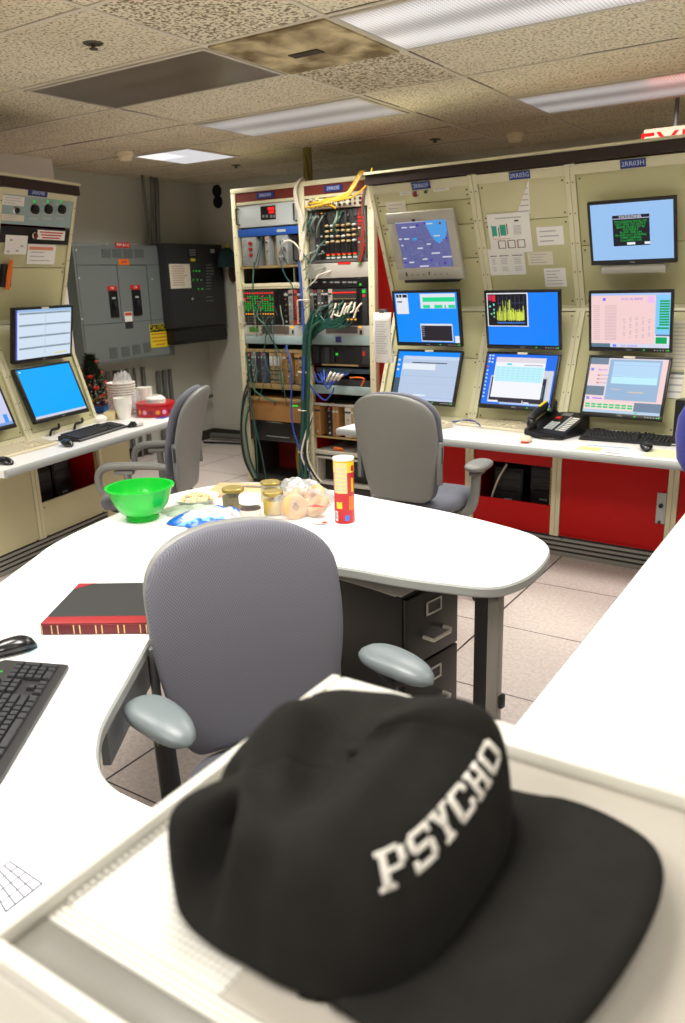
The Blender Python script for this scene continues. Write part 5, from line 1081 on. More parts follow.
# ================================================================== THE TABLES
TZ = .74
def inset(poly, d):
    n = len(poly); out = []
    for i in range(n):
        a, b, c = Vector(poly[i-1][:2]), Vector(poly[i][:2]), Vector(poly[(i+1) % n][:2])
        t = (c-a).normalized(); nrm = Vector((-t.y, t.x)); out.append((b.x+nrm.x*d, b.y+nrm.y*d))
    return out
def slab_top(q, poly, z1, th=.034):
    """rounded-edge table top; poly counter-clockwise"""
    rings = [(inset(poly, .006), z1-th), (poly, z1-th+.006), (poly, z1-.006), (inset(poly, .005), z1)]
    q.loft([[(p[0], p[1], z) for p in P] for P, z in rings], EDGE)
    for f in q.bm.faces:
        if len(f.verts) > 20 and f.calc_center_median().z > z1-.002: f.material_index = q.mi(TOPW)
pts = [(-.765, 2.24), (-.788, 2.40), (-.845, 2.50), (-.957, 2.576), (-1.27, 2.665), (-1.676, 2.722), (-1.90, 2.745), (-2.14, 2.73), (-2.32, 2.655), (-2.42, 2.49), (-2.452, 2.28), (-2.43, 2.06), (-2.345, 1.71), (-2.252, 1.52), (-2.157, 1.343),
       (-2.02, 1.10), (-1.86, .84), (-1.62, .50), (-1.35, .24), (-1.0, .12), (-.70, .10), (-.53, .11), (-.525, .13), (-.522, .45), (-.525, .785), (-.53, .80), (-.70, .803), (-.971, .801), (-1.051, .808), (-1.118, .838), (-1.182, .892), (-1.235, .955), (-1.34, 1.12), (-1.44, 1.28), (-1.545, 1.47), (-1.59, 1.66), (-1.56, 1.82), (-1.46, 1.92), (-1.30, 1.955), (-1.098, 1.965), (-.975, 1.983), (-.833, 2.018), (-.778, 2.11)]
outline = [(p.x, p.y) for p in spline([(x, y, 0) for x, y in pts], 5, closed=True)]
t = thing('work_table', 'large curved white table with grey edge wrapping round the near grey chair', 'table')
q = MB(EDGE, TOPW); slab_top(q, outline, TZ); q.build('table_top', t, ang=30)
AP = mat('apron_grey', (122, 126, 129), .45)
ap = [(-1.275, .985), (-1.372, 1.135), (-1.474, 1.30), (-1.585, 1.50)]
q = MB(AP)
for a, b in zip(ap, ap[1:]):
    a, b = Vector((*a, 0)), Vector((*b, 0)); nn = (b-a).cross(Vector((0, 0, 1))).normalized()*-.018
    q.loft([[(p.x, p.y, z) for p in (a, b, b+nn, a+nn)] for z in (TZ-.14, TZ-.0345)])
q.build('apron', t)
def tleg(x, y, ang, label=None):
    lg = MB(mat('leg_grey', (126, 122, 114), .45), BLACK); R_ = Matrix.Translation((x, y, 0)) @ Matrix.Rotation(ang, 4, 'Z'); lg.M = R_
    lg.box(-.001, .034, -.03, .03, .05, TZ-.035, None, bev=.003); lg.box(-.042, -.002, -.026, .026, .05, TZ-.036, BLACK, bev=.003)
    lg.box(-.05, .045, -.03, .28, .018, .049, None, bev=.006); lg.cyl((0, .26, .001), .018, .017, BLACK, seg=12); lg.cyl((0, -.02, .001), .018, .017, BLACK, seg=12)
    lg.box(-.03, .03, -.03, .25, TZ-.049, TZ-.0345, BLACK); return lg.build('leg', t)
tleg(-.858, 2.085, math.radians(8)); tleg(-2.2, 2.3, math.radians(200)); tleg(-1.245, .885, math.radians(35)); tleg(-.62, .35, 0)
q = MB(BLACK); q.box(.041, .055, -.012, .012, .33, .375, bev=.005); q.M = Matrix.Identity(4)
o = q.build('leg_knob', t); o.matrix_parent_inverse = Matrix.Identity(4); o.location = (-.858, 2.085, 0); o.rotation_euler = (0, 0, math.radians(-10))
t = thing('work_table', 'straight white table along the right edge of the picture, beyond the cap', 'table')
P_ = [(-.497, -.25), (.45, -.25), (.45, 3.33), (-.497, 3.33)]
q = MB(EDGE, TOPW); q.box(-.505, .45, -.25, 3.33, TZ-.034, TZ-.002, EDGE, bev=.005); q.box(-.499, .444, -.244, 3.324, TZ-.002, TZ, TOPW); q.build('table_top', t)
for x, y in ((-.40, -.15), (.36, -.15), (-.40, 3.2), (.36, 3.2)): MB(MATS['leg_grey']).box(x-.025, x+.025, y-.025, y+.025, .001, TZ-.0345, bev=.003).build('leg', t)

# file cabinet under the table
A_ = math.radians(80)
t = thing('file_cabinet', 'black two-drawer file cabinet with chrome handles under the curved table', 'file cabinet', loc=(-1.125, 2.05, 0), rotz=A_-PI/2)
# local: y along the front, x = outward normal is +x, cabinet extends to -x
FW_, FD, FH = .285, .46, .635
MB(BLACK2).box(-FD, -.018, 0, FW_, .012, FH, bev=.004).build('case', t)
MB(BLACK).box(-FD+.02, -.03, .02, FW_-.02, .001, .012).build('plinth', t)
DRM = mat('dark_bronze_front', (32, 29, 27), .4, metal=.2)
for k, (z0, dh) in enumerate(((.014, .125), (.139, .246), (.385, .246))):
    dq = MB(DRM).box(-.0175, .0, .004, FW_-.004, z0+.004, z0+dh-.004, bev=.003).build('drawer', t)
    fr = MB(mat('pale_nickel', (206, 202, 190), .4)); yc = FW_*.5; zc_ = z0+dh*.74
    for a in ((yc-.04, yc+.04, zc_-.024, zc_-.019), (yc-.04, yc+.04, zc_+.019, zc_+.024), (yc-.04, yc-.035, zc_-.024, zc_+.024), (yc+.035, yc+.04, zc_-.024, zc_+.024)): fr.box(.0002, .005, *a)
    fr.box(.0002, .002, yc-.034, yc+.034, zc_-.018, zc_+.018, BLACK); fr.build('label_holder', dq)
    hd = MB(MATS['pale_nickel']); zz = z0+dh*.36; hd.tube([(.0005, yc-.055, zz), (.03, yc-.055, zz), (.034, yc-.045, zz-.006), (.034, yc+.045, zz-.006), (.03, yc+.055, zz), (.0005, yc+.055, zz)], .0065, seg=8); hd.build('handle', dq)
for k, (dx, dy, rz) in enumerate(((-.20, .10, 3), (-.17, .095, -3), (-.16, .09, 2))):
    q = MB((WHITEP, CREAMP, WHITEP)[k]); q.box(-.14, .14, -.10, .10, 0, .0012); o = tag(q.build('loose_paper'), 'loose sheet of paper lying on top of the black file cabinet', 'paper', 'sheets on the file cabinet')
    o.matrix_world = t.matrix_world.copy() if False else Matrix.Translation((-1.125, 2.05, 0)) @ Matrix.Rotation(A_-PI/2, 4, 'Z') @ T(dx, dy, FH+.0005+k*.0014) @ Matrix.Rotation(math.radians(rz), 4, 'Z')

# ================================================================== THE CHAIRS
def sring(w, th, fx, n=36, ex=.55, ey=.85):
    out = []
    for k in range(n):
        a = 2*PI*k/n; c, s = math.cos(a), math.sin(a)
        out.append(fx(math.copysign(abs(c)**ex, c)*w, math.copysign(abs(s)**ey, s)*th))
    return out
def chair(label, loc, facing, lift=0.0, arm='pad', fab=FABRIC, post=SHELLG, backz=1.03, wide=1.0, padm=ARMG, padrot=0, padup=0.0, low=0.0):
    t = thing('office_chair', label, 'chair', loc=(loc[0], loc[1], 0), rotz=math.radians(facing-90))
    zb = .50+lift-low; zt = backz+lift
    def hw(v):
        w = .185+.065*math.sin(min(1, v/.62)*PI/2)
        if v > .72: w *= (max(0, 1-((v-.72)/.28)**2.6))**.42
        if v < .06: w *= .8+.2*(v/.06)**.5
        return max(w, .012)*wide
    def spine(v): return -.205-.045*v-.075*v*v
    vs = [0, .015, .04, .08]+[.08+.64*i/10 for i in range(1, 11)]+[.76, .80, .84, .88, .91, .94, .965, .983, .994, 1.0]
    def part(th, off, grow, m, nm):
        rings = []
        for v in vs:
            w = hw(v)+grow; tt = th*min(1, .25+(hw(v)/.25)) * (.35 if v in (0, 1.0) else 1); y0 = spine(v)+off; z = zb+(zt-zb)*v+(grow*1.2 if v > .7 else (-grow if v < .05 else 0))
            wrap = .04
            rings.append(sring(w, tt, lambda x, y, y0=y0, z=z, w=w: (x, y0+y+wrap*(x/.25)**2, z)))
        return MB(m).loft(rings).build(nm, t, ang=60)
    part(.026, .012, 0, fab, 'backrest'); bs = part(.026, -.036, -.003, SHELLG, 'back_shell')
    for sx in (-1, 1):
        k = MB(MIDGREY); x = sx*(.243*wide); k.box(x-.010, x+.012, -.255, -.225, zb+.10, zb+.30, bev=.006); k.box(x-.004*sx, x+.014*sx, -.247, -.233, zb+.20, zb+.28, DKGREY, bev=.003); k.build('side_bracket', bs)
    s = .43+lift-low
    rings = [sring(.235*a, .225*a, lambda x, y, z=z: (x, y+.03, z-.02*max(0, (y-.1)/.13)), ex=.6, ey=.6) for a, z in ((.6, s), (.94, s), (1, s+.02), (1, s+.045), (.95, s+.068), (.7, s+.075), (.2, s+.072))]
    MB(fab).loft(rings).build('seat', t, ang=60)
    MB(BLACK).loft([sring(.21*a, .20*a, lambda x, y, z=z: (x, y+.02, z), ex=.6, ey=.6) for a, z in ((.6, s-.035), (.95, s-.025), (1, s-.001))]).build('seat_pan', t)
    q = MB(BLACK); q.tube([(0, -.10, s-.03), (0, -.19, s-.02), (0, -.225, s+.02), (0, -.23, zb+.04)], .020, sub=4); q.build('back_support', t)
    az = .645+lift+padup
    for sx in (-1, 1):
        a = MB(padm)
        if arm == 'pad':
            a.M = T(sx*.292, .045, az) @ Matrix.Rotation(math.radians(padrot), 4, 'Z')
            rings = []
            for k in range(15):
                u = -1+2*k/14; r = max(.02, (1-abs(u)**2.6))**.5; wd = .054*r*(1.0-.14*u)
                rings.append([(wd*math.cos(2*PI*i/20), +.118*u, .026*r*math.copysign(abs(math.sin(2*PI*i/20))**.8, math.sin(2*PI*i/20))-.012*max(0, u)**2) for i in range(20)])
            a.loft(rings)
        else:
            a.tube([(sx*.29, -.20, az-.01), (sx*.295, -.10, az), (sx*.295, .06, az), (sx*.295, .13, az-.008), (sx*.292, .172, az-.04), (sx*.288, .182, az-.10), (sx*.28, .165, az-.155)], [.02, .028, .028, .027, .025, .023, .02], sub=5, seg=12, flat=.8)
        ao = a.build('armrest', t, ang=60)
        b = MB(BLACK if padm is ARMG and post is BLACK else post); b.box(sx*.285-.024, sx*.285+.024, -.02, .085, az-.046, az-.024, bev=.006)
        b.tube([(sx*.285, .02, az-.035), (sx*.283, .015, az-.12), (sx*.272, .01, s+.03), (sx*.24, .005, s-.02), (sx*.14, 0, s-.026)], [.02, .02, .022, .022, .02], sub=3, seg=10, flat=1.2); b.build('arm_post', t)
    c = MB(BLACK); c.cyl((0, 0, .11), .028, s-.035-.11, seg=14); c.cyl((0, 0, .09), .045, .07, seg=16); c.build('column', t)
    for k in range(5):
        an = 2*PI*k/5+.3; dx, dy = math.cos(an), math.sin(an)
        lg = MB(DKGREY).tube([(.035*dx, .035*dy, .115), (.16*dx, .16*dy, .105), (.29*dx, .29*dy, .075)], [.026, .021, .016], seg=8, flat=.8).build('base_leg', t)
        w = MB(BLACK); px_, py_ = -dy, dx
        for sgn in (-1, 1): c0 = Vector((.29*dx+px_*sgn*.012, .29*dy+py_*sgn*.012, .028)); w.tube([c0-Vector((px_, py_, 0))*.008, c0+Vector((px_, py_, 0))*.008], .027, seg=14)
        w.tube([(.29*dx, .29*dy, .03), (.29*dx, .29*dy, .072)], .009); w.build('caster', lg)
    return t
chair('near grey fabric chair facing the camera, with pale grey arm pads, inside the curved table', (-1.085, 1.345), -33, post=BLACK, backz=1.0, padrot=18, padup=.042, low=.07, wide=1.03)
chair('grey chair seen from behind, pulled up to the right-hand console', (-1.81, 3.46), 92, lift=.08, wide=.86, fab=FABRIC2, padm=SHELLG)
chair('grey chair seen from the side, pulled up to the left-hand console', (-3.385, 3.12), 208, lift=.035, arm='curl', low=.05, fab=FABRIC2, padm=SHELLG)
# blue chair at the right edge
t = thing('task_chair', 'chair with a rounded blue back, cut off by the right edge of the picture', 'chair', loc=(-.425, 3.62, 0), rotz=math.radians(-10))
BLU = mat('blue_cloth', (36, 40, 140), .85, sheen=.3)
MB(BLU).loft([sring(.22*a, .03*b, lambda x, y, z=z: (x, -.12+y+.04*(x/.22)**2, z)) for a, b, z in ((.4, .3, .765), (.75, .8, .78), (.93, 1, .83), (1, 1, .93), (.97, 1, 1.01), (.8, .9, 1.08), (.45, .4, 1.105))]).build('backrest', t, ang=60)
MB(BLU).loft([sring(.22*a, .21*a, lambda x, y, z=z: (x, y+.06, z), ex=.6, ey=.6) for a, z in ((.6, .44), (.97, .445), (1, .47), (.95, .495), (.3, .50))]).build('seat', t, ang=60)
q = MB(BLACK); q.tube([(0, 0, .43), (0, -.14, .43), (0, -.175, .50), (0, -.155, .90)], .018, sub=4); q.build('back_support', t); q = MB(BLACK); q.cyl((0, 0, .08), .026, .35); q.build('column', t)
for k in range(5): an = 2*PI*k/5; MB(BLACK).tube([(0, 0, .10), (.26*math.cos(an), .26*math.sin(an), .06), (.27*math.cos(an), .27*math.sin(an), .012)], [.025, .018, .012]).build('base_leg', t)

# ================================================================== THINGS ON THE CURVED TABLE
# green bowl
t = thing('plastic_bowl', 'bright translucent green plastic bowl at the far end of the curved table', 'bowl', loc=(-2.275, 2.045, TZ+.0005)); t.scale = (.97, .97, 1.03)
GB_ = mat('green_plastic', (20, 200, 56), .25, trans=.15, coat=.2)
MB(GB_).lathe([(.02, 0), (.062, 0), (.066, .004), (.062, .020), (.082, .032), (.105, .06), (.119, .10), (.123, .118), (.134, .122), (.135, .127), (.121, .127), (.115, .10), (.10, .06), (.078, .036), (.02, .028)], seg=48).build('bowl', t, ang=50)
MB(mat('orange_crumbs', (216, 150, 40), .8)).lathe([(.01, .034), (.078, .040), (.07, .046), (.01, .048)], seg=24).build('crumbs', t)
# ledger
t = thing('ledger_book', 'black hardbound ledger with a red spine and red corners', 'book', loc=(-1.712, 1.158, TZ+.0005), rotz=math.radians(31))
BK = mat('black_bookcloth', (32, 32, 32), .7, noise=.4, nscale=160); RB = mat('red_leather', (140, 24, 28), .5); RB2 = mat('dark_red_leather', (104, 16, 22), .5); GO = mat('gilt_line', (216, 190, 130), .4)
q = MB(BK); q.box(.0, .35, .012, .285, 0, .003); q.box(0, .35, .045, .285, .0275, .0305); q.build('cover', t)
q = MB(RB, RB2, GO); q.box(0, .35, .0, .0445, .0275, .031, RB, bev=.001); q.box(-.0005, .3505, -.003, .010, .0005, .0275, RB2, bev=.002)
for k in range(6):
    for dx in (0, .016): q.box(.028+k*.058+dx, .031+k*.058+dx, -.0036, -.0028, .002, .026, GO)
q.box(.002, .005, -.0036, -.0028, .002, .026, GO); q.build('spine', t)
q = MB(RB); q.prism([(0, .285), (0, .235), (.05, .285)], .0306, .0312); q.build('corner', t); q = MB(RB); q.prism([(.35, .285), (.30, .285), (.35, .235)], .0306, .0312); q.build('corner', t)
MB(mat('page_edges', (226, 214, 190), .8)).box(.004, .345, .0105, .279, .0032, .0273).build('pages', t)
# near keyboard with separate keys
def keyboard(label, M, body, keym, L=.45, D=.155, each=False, led=True, legend=None, th=.02):
    t = thing('keyboard', label, 'keyboard', M)
    b = MB(body); b.prism_x([(-D/2, .001), (D/2, .001), (D/2, .028), (D/2-.012, .032), (-D/2+.004, .012), (-D/2, .009)], -L/2, L/2); b.build('case', t)
    s = (.032-.012)/(D-.016); al = math.atan(s)
    Mk = Matrix.Translation((0, -D/2+.004, .0125)) @ Matrix.Rotation(al, 4, 'X')
    ks = []; x0 = -L/2+.012; p = .0188*(L/.45)
    rows = [(.020, [(2.2, 2), (4.4, 6), ], 0)]
    def add(x, w, y, h=.95): ks.append((x0+x*p, x0+(x+w)*p, .014+y*p, .014+(y+h)*p))
    for i, w in ((0, 1.4), (1.5, 1.1), (2.7, 1.2), (4, 5.6), (9.7, 1.2), (11, 1.1), (12.2, 1.0), (13.3, 1.4)): add(i, w, 0)
    for y, first, n, last in ((1, 2.2, 10, 2.7), (2, 1.7, 11, 2.2), (3, 1.4, 12, 1.5), (4, .95, 12, 1.9)):
        add(0, first, y); x = first+.08
        for k in range(n): add(x, .92, y); x += 1.0
        add(x, 14.7-x, y)
    for k in range(13): add(k*1.13, .92, 5.4)
    for k in range(3): add(15.2+k*1.02, .94, 3); add(15.2+k*1.02, .94, 4); add(15.2+k*1.02, .94, 5.4); add(15.2+k*1.02, .94, 0)
    add(16.22, .94, 1)
    for y in range(1, 4):
        for k in range(3): add(18.6+k*1.02, .94, y)
    for k in range(4): add(18.6+k*1.02, .94, 4)
    add(18.6, 1.96, 0); add(20.64, .94, 0); add(21.66, .94, 0, 1.95); add(21.66, .94, 2, 1.95)
    if each: ks = ks[:104]
    big = None if each else MB(keym)
    for a, b_, c, d in ks:
        q = MB(keym) if each else big; q.M = Mk
        m_ = .0016; q.loft([[(x, y, z) for x, y in ((a+e_, c+e_), (b_-e_, c+e_), (b_-e_, d-e_), (a+e_, d-e_))] for e_, z in ((0, .0), (.0008, .004), (m_+.0008, .0075))])
        if each: q.build('key', t)
    if not each: big.build('keys', t)['kind'] = 'stuff'
    if led: q = MB(LEDG); q.M = Mk; q.box(L/2-.06, L/2-.055, D-.028, D-.024, -.0005, .001); q.M = Matrix.Identity(4); q.build('status_light', t)
    return t
KM = mat('black_keycap', (34, 35, 38), .5); KB = mat('black_keyboard_case', (22, 22, 25), .45)
kx = Vector((-1.487, 1.064, 0)); ax = math.radians(-54)          # numeric end, front right corner; long axis
ex_ = Vector((math.cos(ax), math.sin(ax), 0)); dd_ = Vector((-ex_.y, ex_.x, 0))   # dd_ points to the sitter (+x side)
ctr = kx + ex_*.225 - dd_*.0775
Mkb = Matrix(((-ex_.x, -dd_.x, 0, ctr.x), (-ex_.y, -dd_.y, 0, ctr.y), (0, 0, 1, TZ+.002), (0, 0, 0, 1)))
keyboard('black computer keyboard at the left edge of the curved table, nearest keyboard to the camera', Mkb, KB, KM, each=True)
def mouse(label, M, m1, m2=None, L=.115):
    t = thing('computer_mouse', label, 'computer mouse', M); q = MB(m1)
    rings = []
    for k in range(13):
        u = -1+2*k/12; r = max(.03, 1-abs(u)**2.4)**.5; rings.append([(.031*r*math.cos(2*PI*i/18), L/2*u, .001+.018*(1-.25*u)*r*(1+math.sin(2*PI*i/18))) for i in range(18)])
    q.loft(rings)
    if m2:
        for f in q.bm.faces:
            if f.calc_center_median().y > L*.08: f.material_index = q.mi(m2)
    q.build('body', t, ang=70); MB(DKGREY).cyl((-.004, L*.24, .030), .008, .008, axis='x', seg=12).build('wheel', t); return t
def at(x, y, z=TZ, rz=0.0): return T(x, y, z) @ Matrix.Rotation(math.radians(rz), 4, 'Z')
GLB = mat('glossy_black', (24, 24, 26), .22)
mouse('glossy black mouse above the nearest keyboard at the left edge', at(-1.688, 1.05, TZ+.0015, 150), GLB, L=.125)
q = MB(mat('pale_blue_sheet', (172, 200, 212), .6)); q.prism([(-1.80, 1.06), (-1.535, 1.075), (-1.60, 1.195), (-1.74, 1.135)], TZ+.0004, TZ+.0012); tag(q.build('paper_sheet'), 'pale blue sheet half under the nearest keyboard and mouse', 'paper')
p0, p1, p2, p3 = onz(-14, 878, TZ), onz(10, 862, TZ), onz(42, 884, TZ), onz(6, 912, TZ)
q = MB(WHITEP, INK); q.prism([(p.x, p.y) for p in (p0, p1, p2, p3)], TZ+.0004, TZ+.001) if True else None
for k in range(5):
    f_ = k/4; a, b = p0.lerp(p3, f_), p1.lerp(p2, f_); q.tube([(a.x, a.y, TZ+.001), (b.x, b.y, TZ+.001)], .0016, mat('grid_line', (120, 124, 140), .8), seg=4)
    a, b = p0.lerp(p1, f_), p3.lerp(p2, f_); q.tube([(a.x, a.y, TZ+.001), (b.x, b.y, TZ+.001)], .0016, mat('grid_line', (120, 124, 140), .8), seg=4)
tag(q.build('grid_sheet'), 'white sheet ruled with a grid at the lower left edge of the curved table', 'paper')
# crisp tube can
t = thing('snack_can', 'tall red snack tube with a yellow top band and white lid', 'snack can', loc=(-1.562, 2.378, TZ+.0005), rotz=math.radians(-8)); t.scale = (1, 1, 1.03)
RC_ = mat('can_red', (184, 14, 26), .3); YC_ = mat('can_yellow', (222, 190, 30), .35)
MB(RC_).lathe([(.01, .0), (.036, 0), (.0375, .003), (.0375, .185), (.01, .185)], seg=40).build('can', t)
def wrapm(q, r, a0, a1, z0, z1, m, n=10, rot=-52):
    V = []; 
    for k in range(n+1):
        a = math.radians(rot+a0+(a1-a0)*k/n); V += [(r*math.cos(a), r*math.sin(a), z0), (r*math.cos(a), r*math.sin(a), z1)]
    q.verts_faces(V, [(2*k, 2*k+2, 2*k+3, 2*k+1) for k in range(n)], m)
q = MB(YC_); q.lathe([(.0374, .1855), (.0377, .186), (.0377, .226), (.0374, .2265)], seg=40, caps=False)
wrapm(q, .0378, -62, 22, .112, .222, mat('can_cream', (206, 198, 140), .5)); 
for k in range(6): wrapm(q, .0379, -55, 10, .122+k*.015, .125+k*.015, INK)
wrapm(q, .0378, -46, -10, .056, .080, YC_); wrapm(q, .0378, -62, -38, .010, .045, WHITEP); [wrapm(q, .0379, -60+k*4, -58+k*4, .014, .042, INKD, 2) for k in range(5)]
wrapm(q, .0378, 30, 70, .05, .10, ORANGE); wrapm(q, .0378, 48, 66, .115, .165, YC_); wrapm(q, .0378, 5, 30, .012, .032, mat('can_blue', (40, 110, 210), .4)); wrapm(q, .0378, 48, 75, .19, .21, RC_)
q.build('label', t)
MB(mat('lid_white', (226, 224, 216), .35)).lathe([(.010, .2275), (.0385, .2275), (.0395, .230), (.0395, .236), (.0385, .237), (.0345, .237), (.0338, .234), (.01, .234)], seg=40).build('lid', t)
# jars
GLASS = film('clear_glass', (200, 206, 200), .10); GOLDL = mat('gold_lid', (160, 140, 70), .35, metal=.5)
def jar(label, x, y, r, h, fill, lidm, lh, lr=1.0, cat='jar'):
    t = thing('glass_jar', label, cat, loc=(x, y, TZ+.0005))
    MB(GLASS).lathe([(r*.5, 0), (r*.95, 0), (r, .006), (r, h*.8), (r*.86, h*.9), (r*.86, h)], seg=32).build('glass', t)
    MB(fill).lathe([(r*.3, .003), (r*.92, .003), (r*.95, .01), (r*.95, h*.72), (r*.3, h*.73)], seg=28).build('contents', t)
    MB(lidm).lathe([(.004, h+lh-.001), (r*.9*lr, h+lh-.001), (r*.97*lr, h+lh-.004), (r*.97*lr, h), (r*.9*lr, h-.002)][::-1], seg=36).build('lid', t); return t
CHOC = mat('chocolate_spread', (74, 40, 24), .4)
t = jar('spread jar with a broad white lid and dark brown filling, nearest jar', -1.885, 2.225, .040, .070, CHOC, FOAM, .030, 1.08)
MB(mat('jar_label', (220, 210, 196), .5)).lathe([(.0402, .012), (.0404, .013), (.0404, .045), (.0402, .046)], seg=32, caps=False).build('paper_label', t)
jar('jar of yellow mustard-coloured relish with a gold lid, right of the white-lidded jar', -1.862, 2.335, .041, .078, mat('mustard_fill', (206, 170, 40), .5), GOLDL, .014)
jar('jar with a gold lid and mixed green and brown contents, left of the white-lidded jar', -2.055, 2.325, .046, .070, mat('olive_fill', (128, 112, 58), .5, noise=.5, nscale=60), GOLDL, .016)
jar('jar with an open pale rim standing behind the mustard-coloured jar', -1.985, 2.475, .042, .075, mat('pale_fill', (206, 196, 150), .5), GOLDL, .010)
# cutting board with knife
t = thing('cutting_board', 'tan wooden cutting board on the far side of the curved table', 'cutting board', loc=(-2.155, 2.545, TZ+.0005), rotz=math.radians(22))
MB(TAN).box(-.17, .17, -.095, .095, 0, .018, bev=.006).build('board', t)
t = thing('kitchen_knife', 'knife with a dark wooden handle lying on the cutting board', 'knife', loc=(-2.09, 2.60, TZ+.019), rotz=math.radians(24))
MB(STEEL).loft([[(x, y, z) for y, z in ((-w, .001), (w, .001), (w, .003), (-w, .003))] for x, w in ((-.15, .002), (-.10, .010), (.0, .013))]).build('blade', t)
MB(mat('dark_wood_handle', (96, 60, 36), .5)).tube([(0, 0, .010), (.04, 0, .012), (.09, 0, .016), (.115, 0, .017)], [.009, .012, .012, .008], seg=10, flat=1.2).build('handle', t)
# plate of crackers
t = thing('paper_plate', 'white paper bowl heaped with nuts and crackers, behind the green bowl', 'plate', loc=(-2.235, 2.30, TZ+.0005))
MB(FOAM).lathe([(.02, 0), (.05, 0), (.068, .010), (.092, .030), (.094, .032), (.066, .014), (.02, .006)], seg=36).build('plate', t)
NUT = mat('pale_nut', (222, 196, 150), .7, noise=.15, nscale=60); NUT2 = mat('brown_nut', (176, 132, 84), .7, noise=.2, nscale=60)
rnd = random.Random(21); proto = None
for k in range(26):
    a = rnd.uniform(0, 2*PI); r = .062*math.sqrt(rnd.random()); z = .016+.026*(1-r/.07)+rnd.uniform(0, .006)
    if proto is None:
        q = MB(NUT); q.ell((0, 0, 0), .014, .009, .009, su=10, sv=8); proto = tag(q.build('nut'), 'pale nut heaped in the white paper bowl', 'nut', 'nuts in the paper bowl'); o = proto
    else: o = proto.copy(); COL.objects.link(o)
    o.location = (-2.235+r*math.cos(a), 2.30+r*math.sin(a), TZ+z); o.rotation_euler = (rnd.uniform(-.6, .6), rnd.uniform(-.6, .6), rnd.uniform(0, 6))
# crumpled wraps and bags
def crumple(name, label, cat, c, rx, ry, hh, m, seed, rot=0, n=26, base=0.0):
    rnd = random.Random(seed); ph = [(rnd.uniform(8, 34), rnd.uniform(8, 34), rnd.uniform(0, 6), rnd.uniform(0, 6)) for _ in range(7)]
    def f(u, v):
        d = max(abs(u), abs(v)) if True else 0; env = max(0, 1-(u*u+v*v))**.7
        return base+.003+hh*env*(.55+.45*sum(abs(math.sin(a*u*.3+p)*math.sin(b*v*.3+s)) for a, b, p, s in ph)/3.2)
    V = []; 
    for j in range(n+1):
        for i in range(n+1):
            u, v = -1+2*i/n, -1+2*j/n; uu, vv = u*math.sqrt(1-v*v/2), v*math.sqrt(1-u*u/2)
            wob = 1+.10*math.sin(3*math.atan2(vv, uu)+seed)+.06*math.sin(7*math.atan2(vv, uu)+2*seed)
            V.append((uu*rx*wob, vv*ry*wob, f(uu, vv)))
    F = [(j*(n+1)+i, j*(n+1)+i+1, (j+1)*(n+1)+i+1, (j+1)*(n+1)+i) for j in range(n) for i in range(n)]
    o = tag(MB(m).verts_faces(V, F).build(name, ang=28), label, cat); o.location = (c[0], c[1], TZ+.0005); o.rotation_euler = (0, 0, math.radians(rot)); so = o.modifiers.new('thick', 'SOLIDIFY'); so.thickness = .0008; return o
BAGEL = mat('bagel_crust', (205, 164, 108), .6, noise=.15, nscale=25); 
rnd = random.Random(4); tor = None
for k, (x, y, z, a, b) in enumerate(((-1.80, 2.36, .040, 60, 10), (-1.755, 2.33, .042, 66, 70), (-1.70, 2.40, .036, 40, -30), (-1.79, 2.43, .050, 30, 80), (-1.74, 2.44, .055, 62, -20))):
    if tor is None:
        rings = [];
        for i in range(28):
            a_ = 2*PI*i/28; rings.append([((.034+.019*math.cos(2*PI*j/14))*math.cos(a_), (.034+.019*math.cos(2*PI*j/14))*math.sin(a_), .018*math.sin(2*PI*j/14)) for j in range(14)])
        rings.append(rings[0]); q = MB(BAGEL); q.loft(rings, caps=False); bmesh.ops.remove_doubles(q.bm, verts=q.bm.verts, dist=1e-5); tor = tag(q.build('bagel', ang=80), 'golden bagel inside the clear bag', 'bagel', 'bagels in the clear bag'); o = tor
    else: o = tor.copy(); COL.objects.link(o)
    o.location = (x, y, TZ+z); o.rotation_euler = (math.radians(a), 0, math.radians(b))
BAG = film('clear_bag', (225, 225, 228), .13)
crumple('bread_bag', 'clear plastic bag of bagels beside the red snack tube', 'plastic bag', (-1.755, 2.385), .135, .115, .118, BAG, 3, 20)
q = MB(mat('bag_red_print', (196, 40, 44), .5)); q.tube([(-1.70, 2.335, TZ+.05), (-1.665, 2.34, TZ+.058), (-1.64, 2.36, TZ+.05)], [.006, .011, .005], flat=.3); q.build('bag_print', bpy.data.objects['bread_bag']).matrix_parent_inverse = bpy.data.objects['bread_bag'].matrix_basis.inverted()
q = MB(WHITEP, REDC); q.prism([(-.03, -.02), (.035, -.028), (.03, .025), (-.02, .02)], .004, .0065, WHITEP); q.prism([(.012, -.024), (.033, -.026), (.028, .0), (.016, .0)], .0066, .0072, REDC); o = tag(q.build('bag_tag'), 'small red and white tag by the bagel bag', 'tag'); o.location = (-1.635, 2.315, TZ); o.rotation_euler = (0, 0, .4)
crumple('foil_wrap', 'crumpled silvery white wrapping behind the bagels', 'wrapping', (-1.90, 2.585), .16, .10, .075, mat('silver_wrap', (206, 206, 204), .22, metal=.45), 8, -14)
crumple('plastic_wrap', 'flat pale green-white plastic wrap between the green bowl and the blue bag', 'plastic wrap', (-2.165, 2.20), .12, .08, .022, film('greenish_film', (214, 226, 206), .4), 12, 30)
BB = mat('blue_foil_bag', (24, 96, 196), .3)
o = crumple('snack_bag', 'shiny blue and clear snack bag lying behind the near chair', 'snack bag', (-2.01, 2.145), .15, .115, .045, BB, 17, 30)
me = o.data; me.materials.append(film('clear_window', (226, 226, 232), .55)); me.materials.append(mat('pale_blue_band', (120, 180, 226), .35))
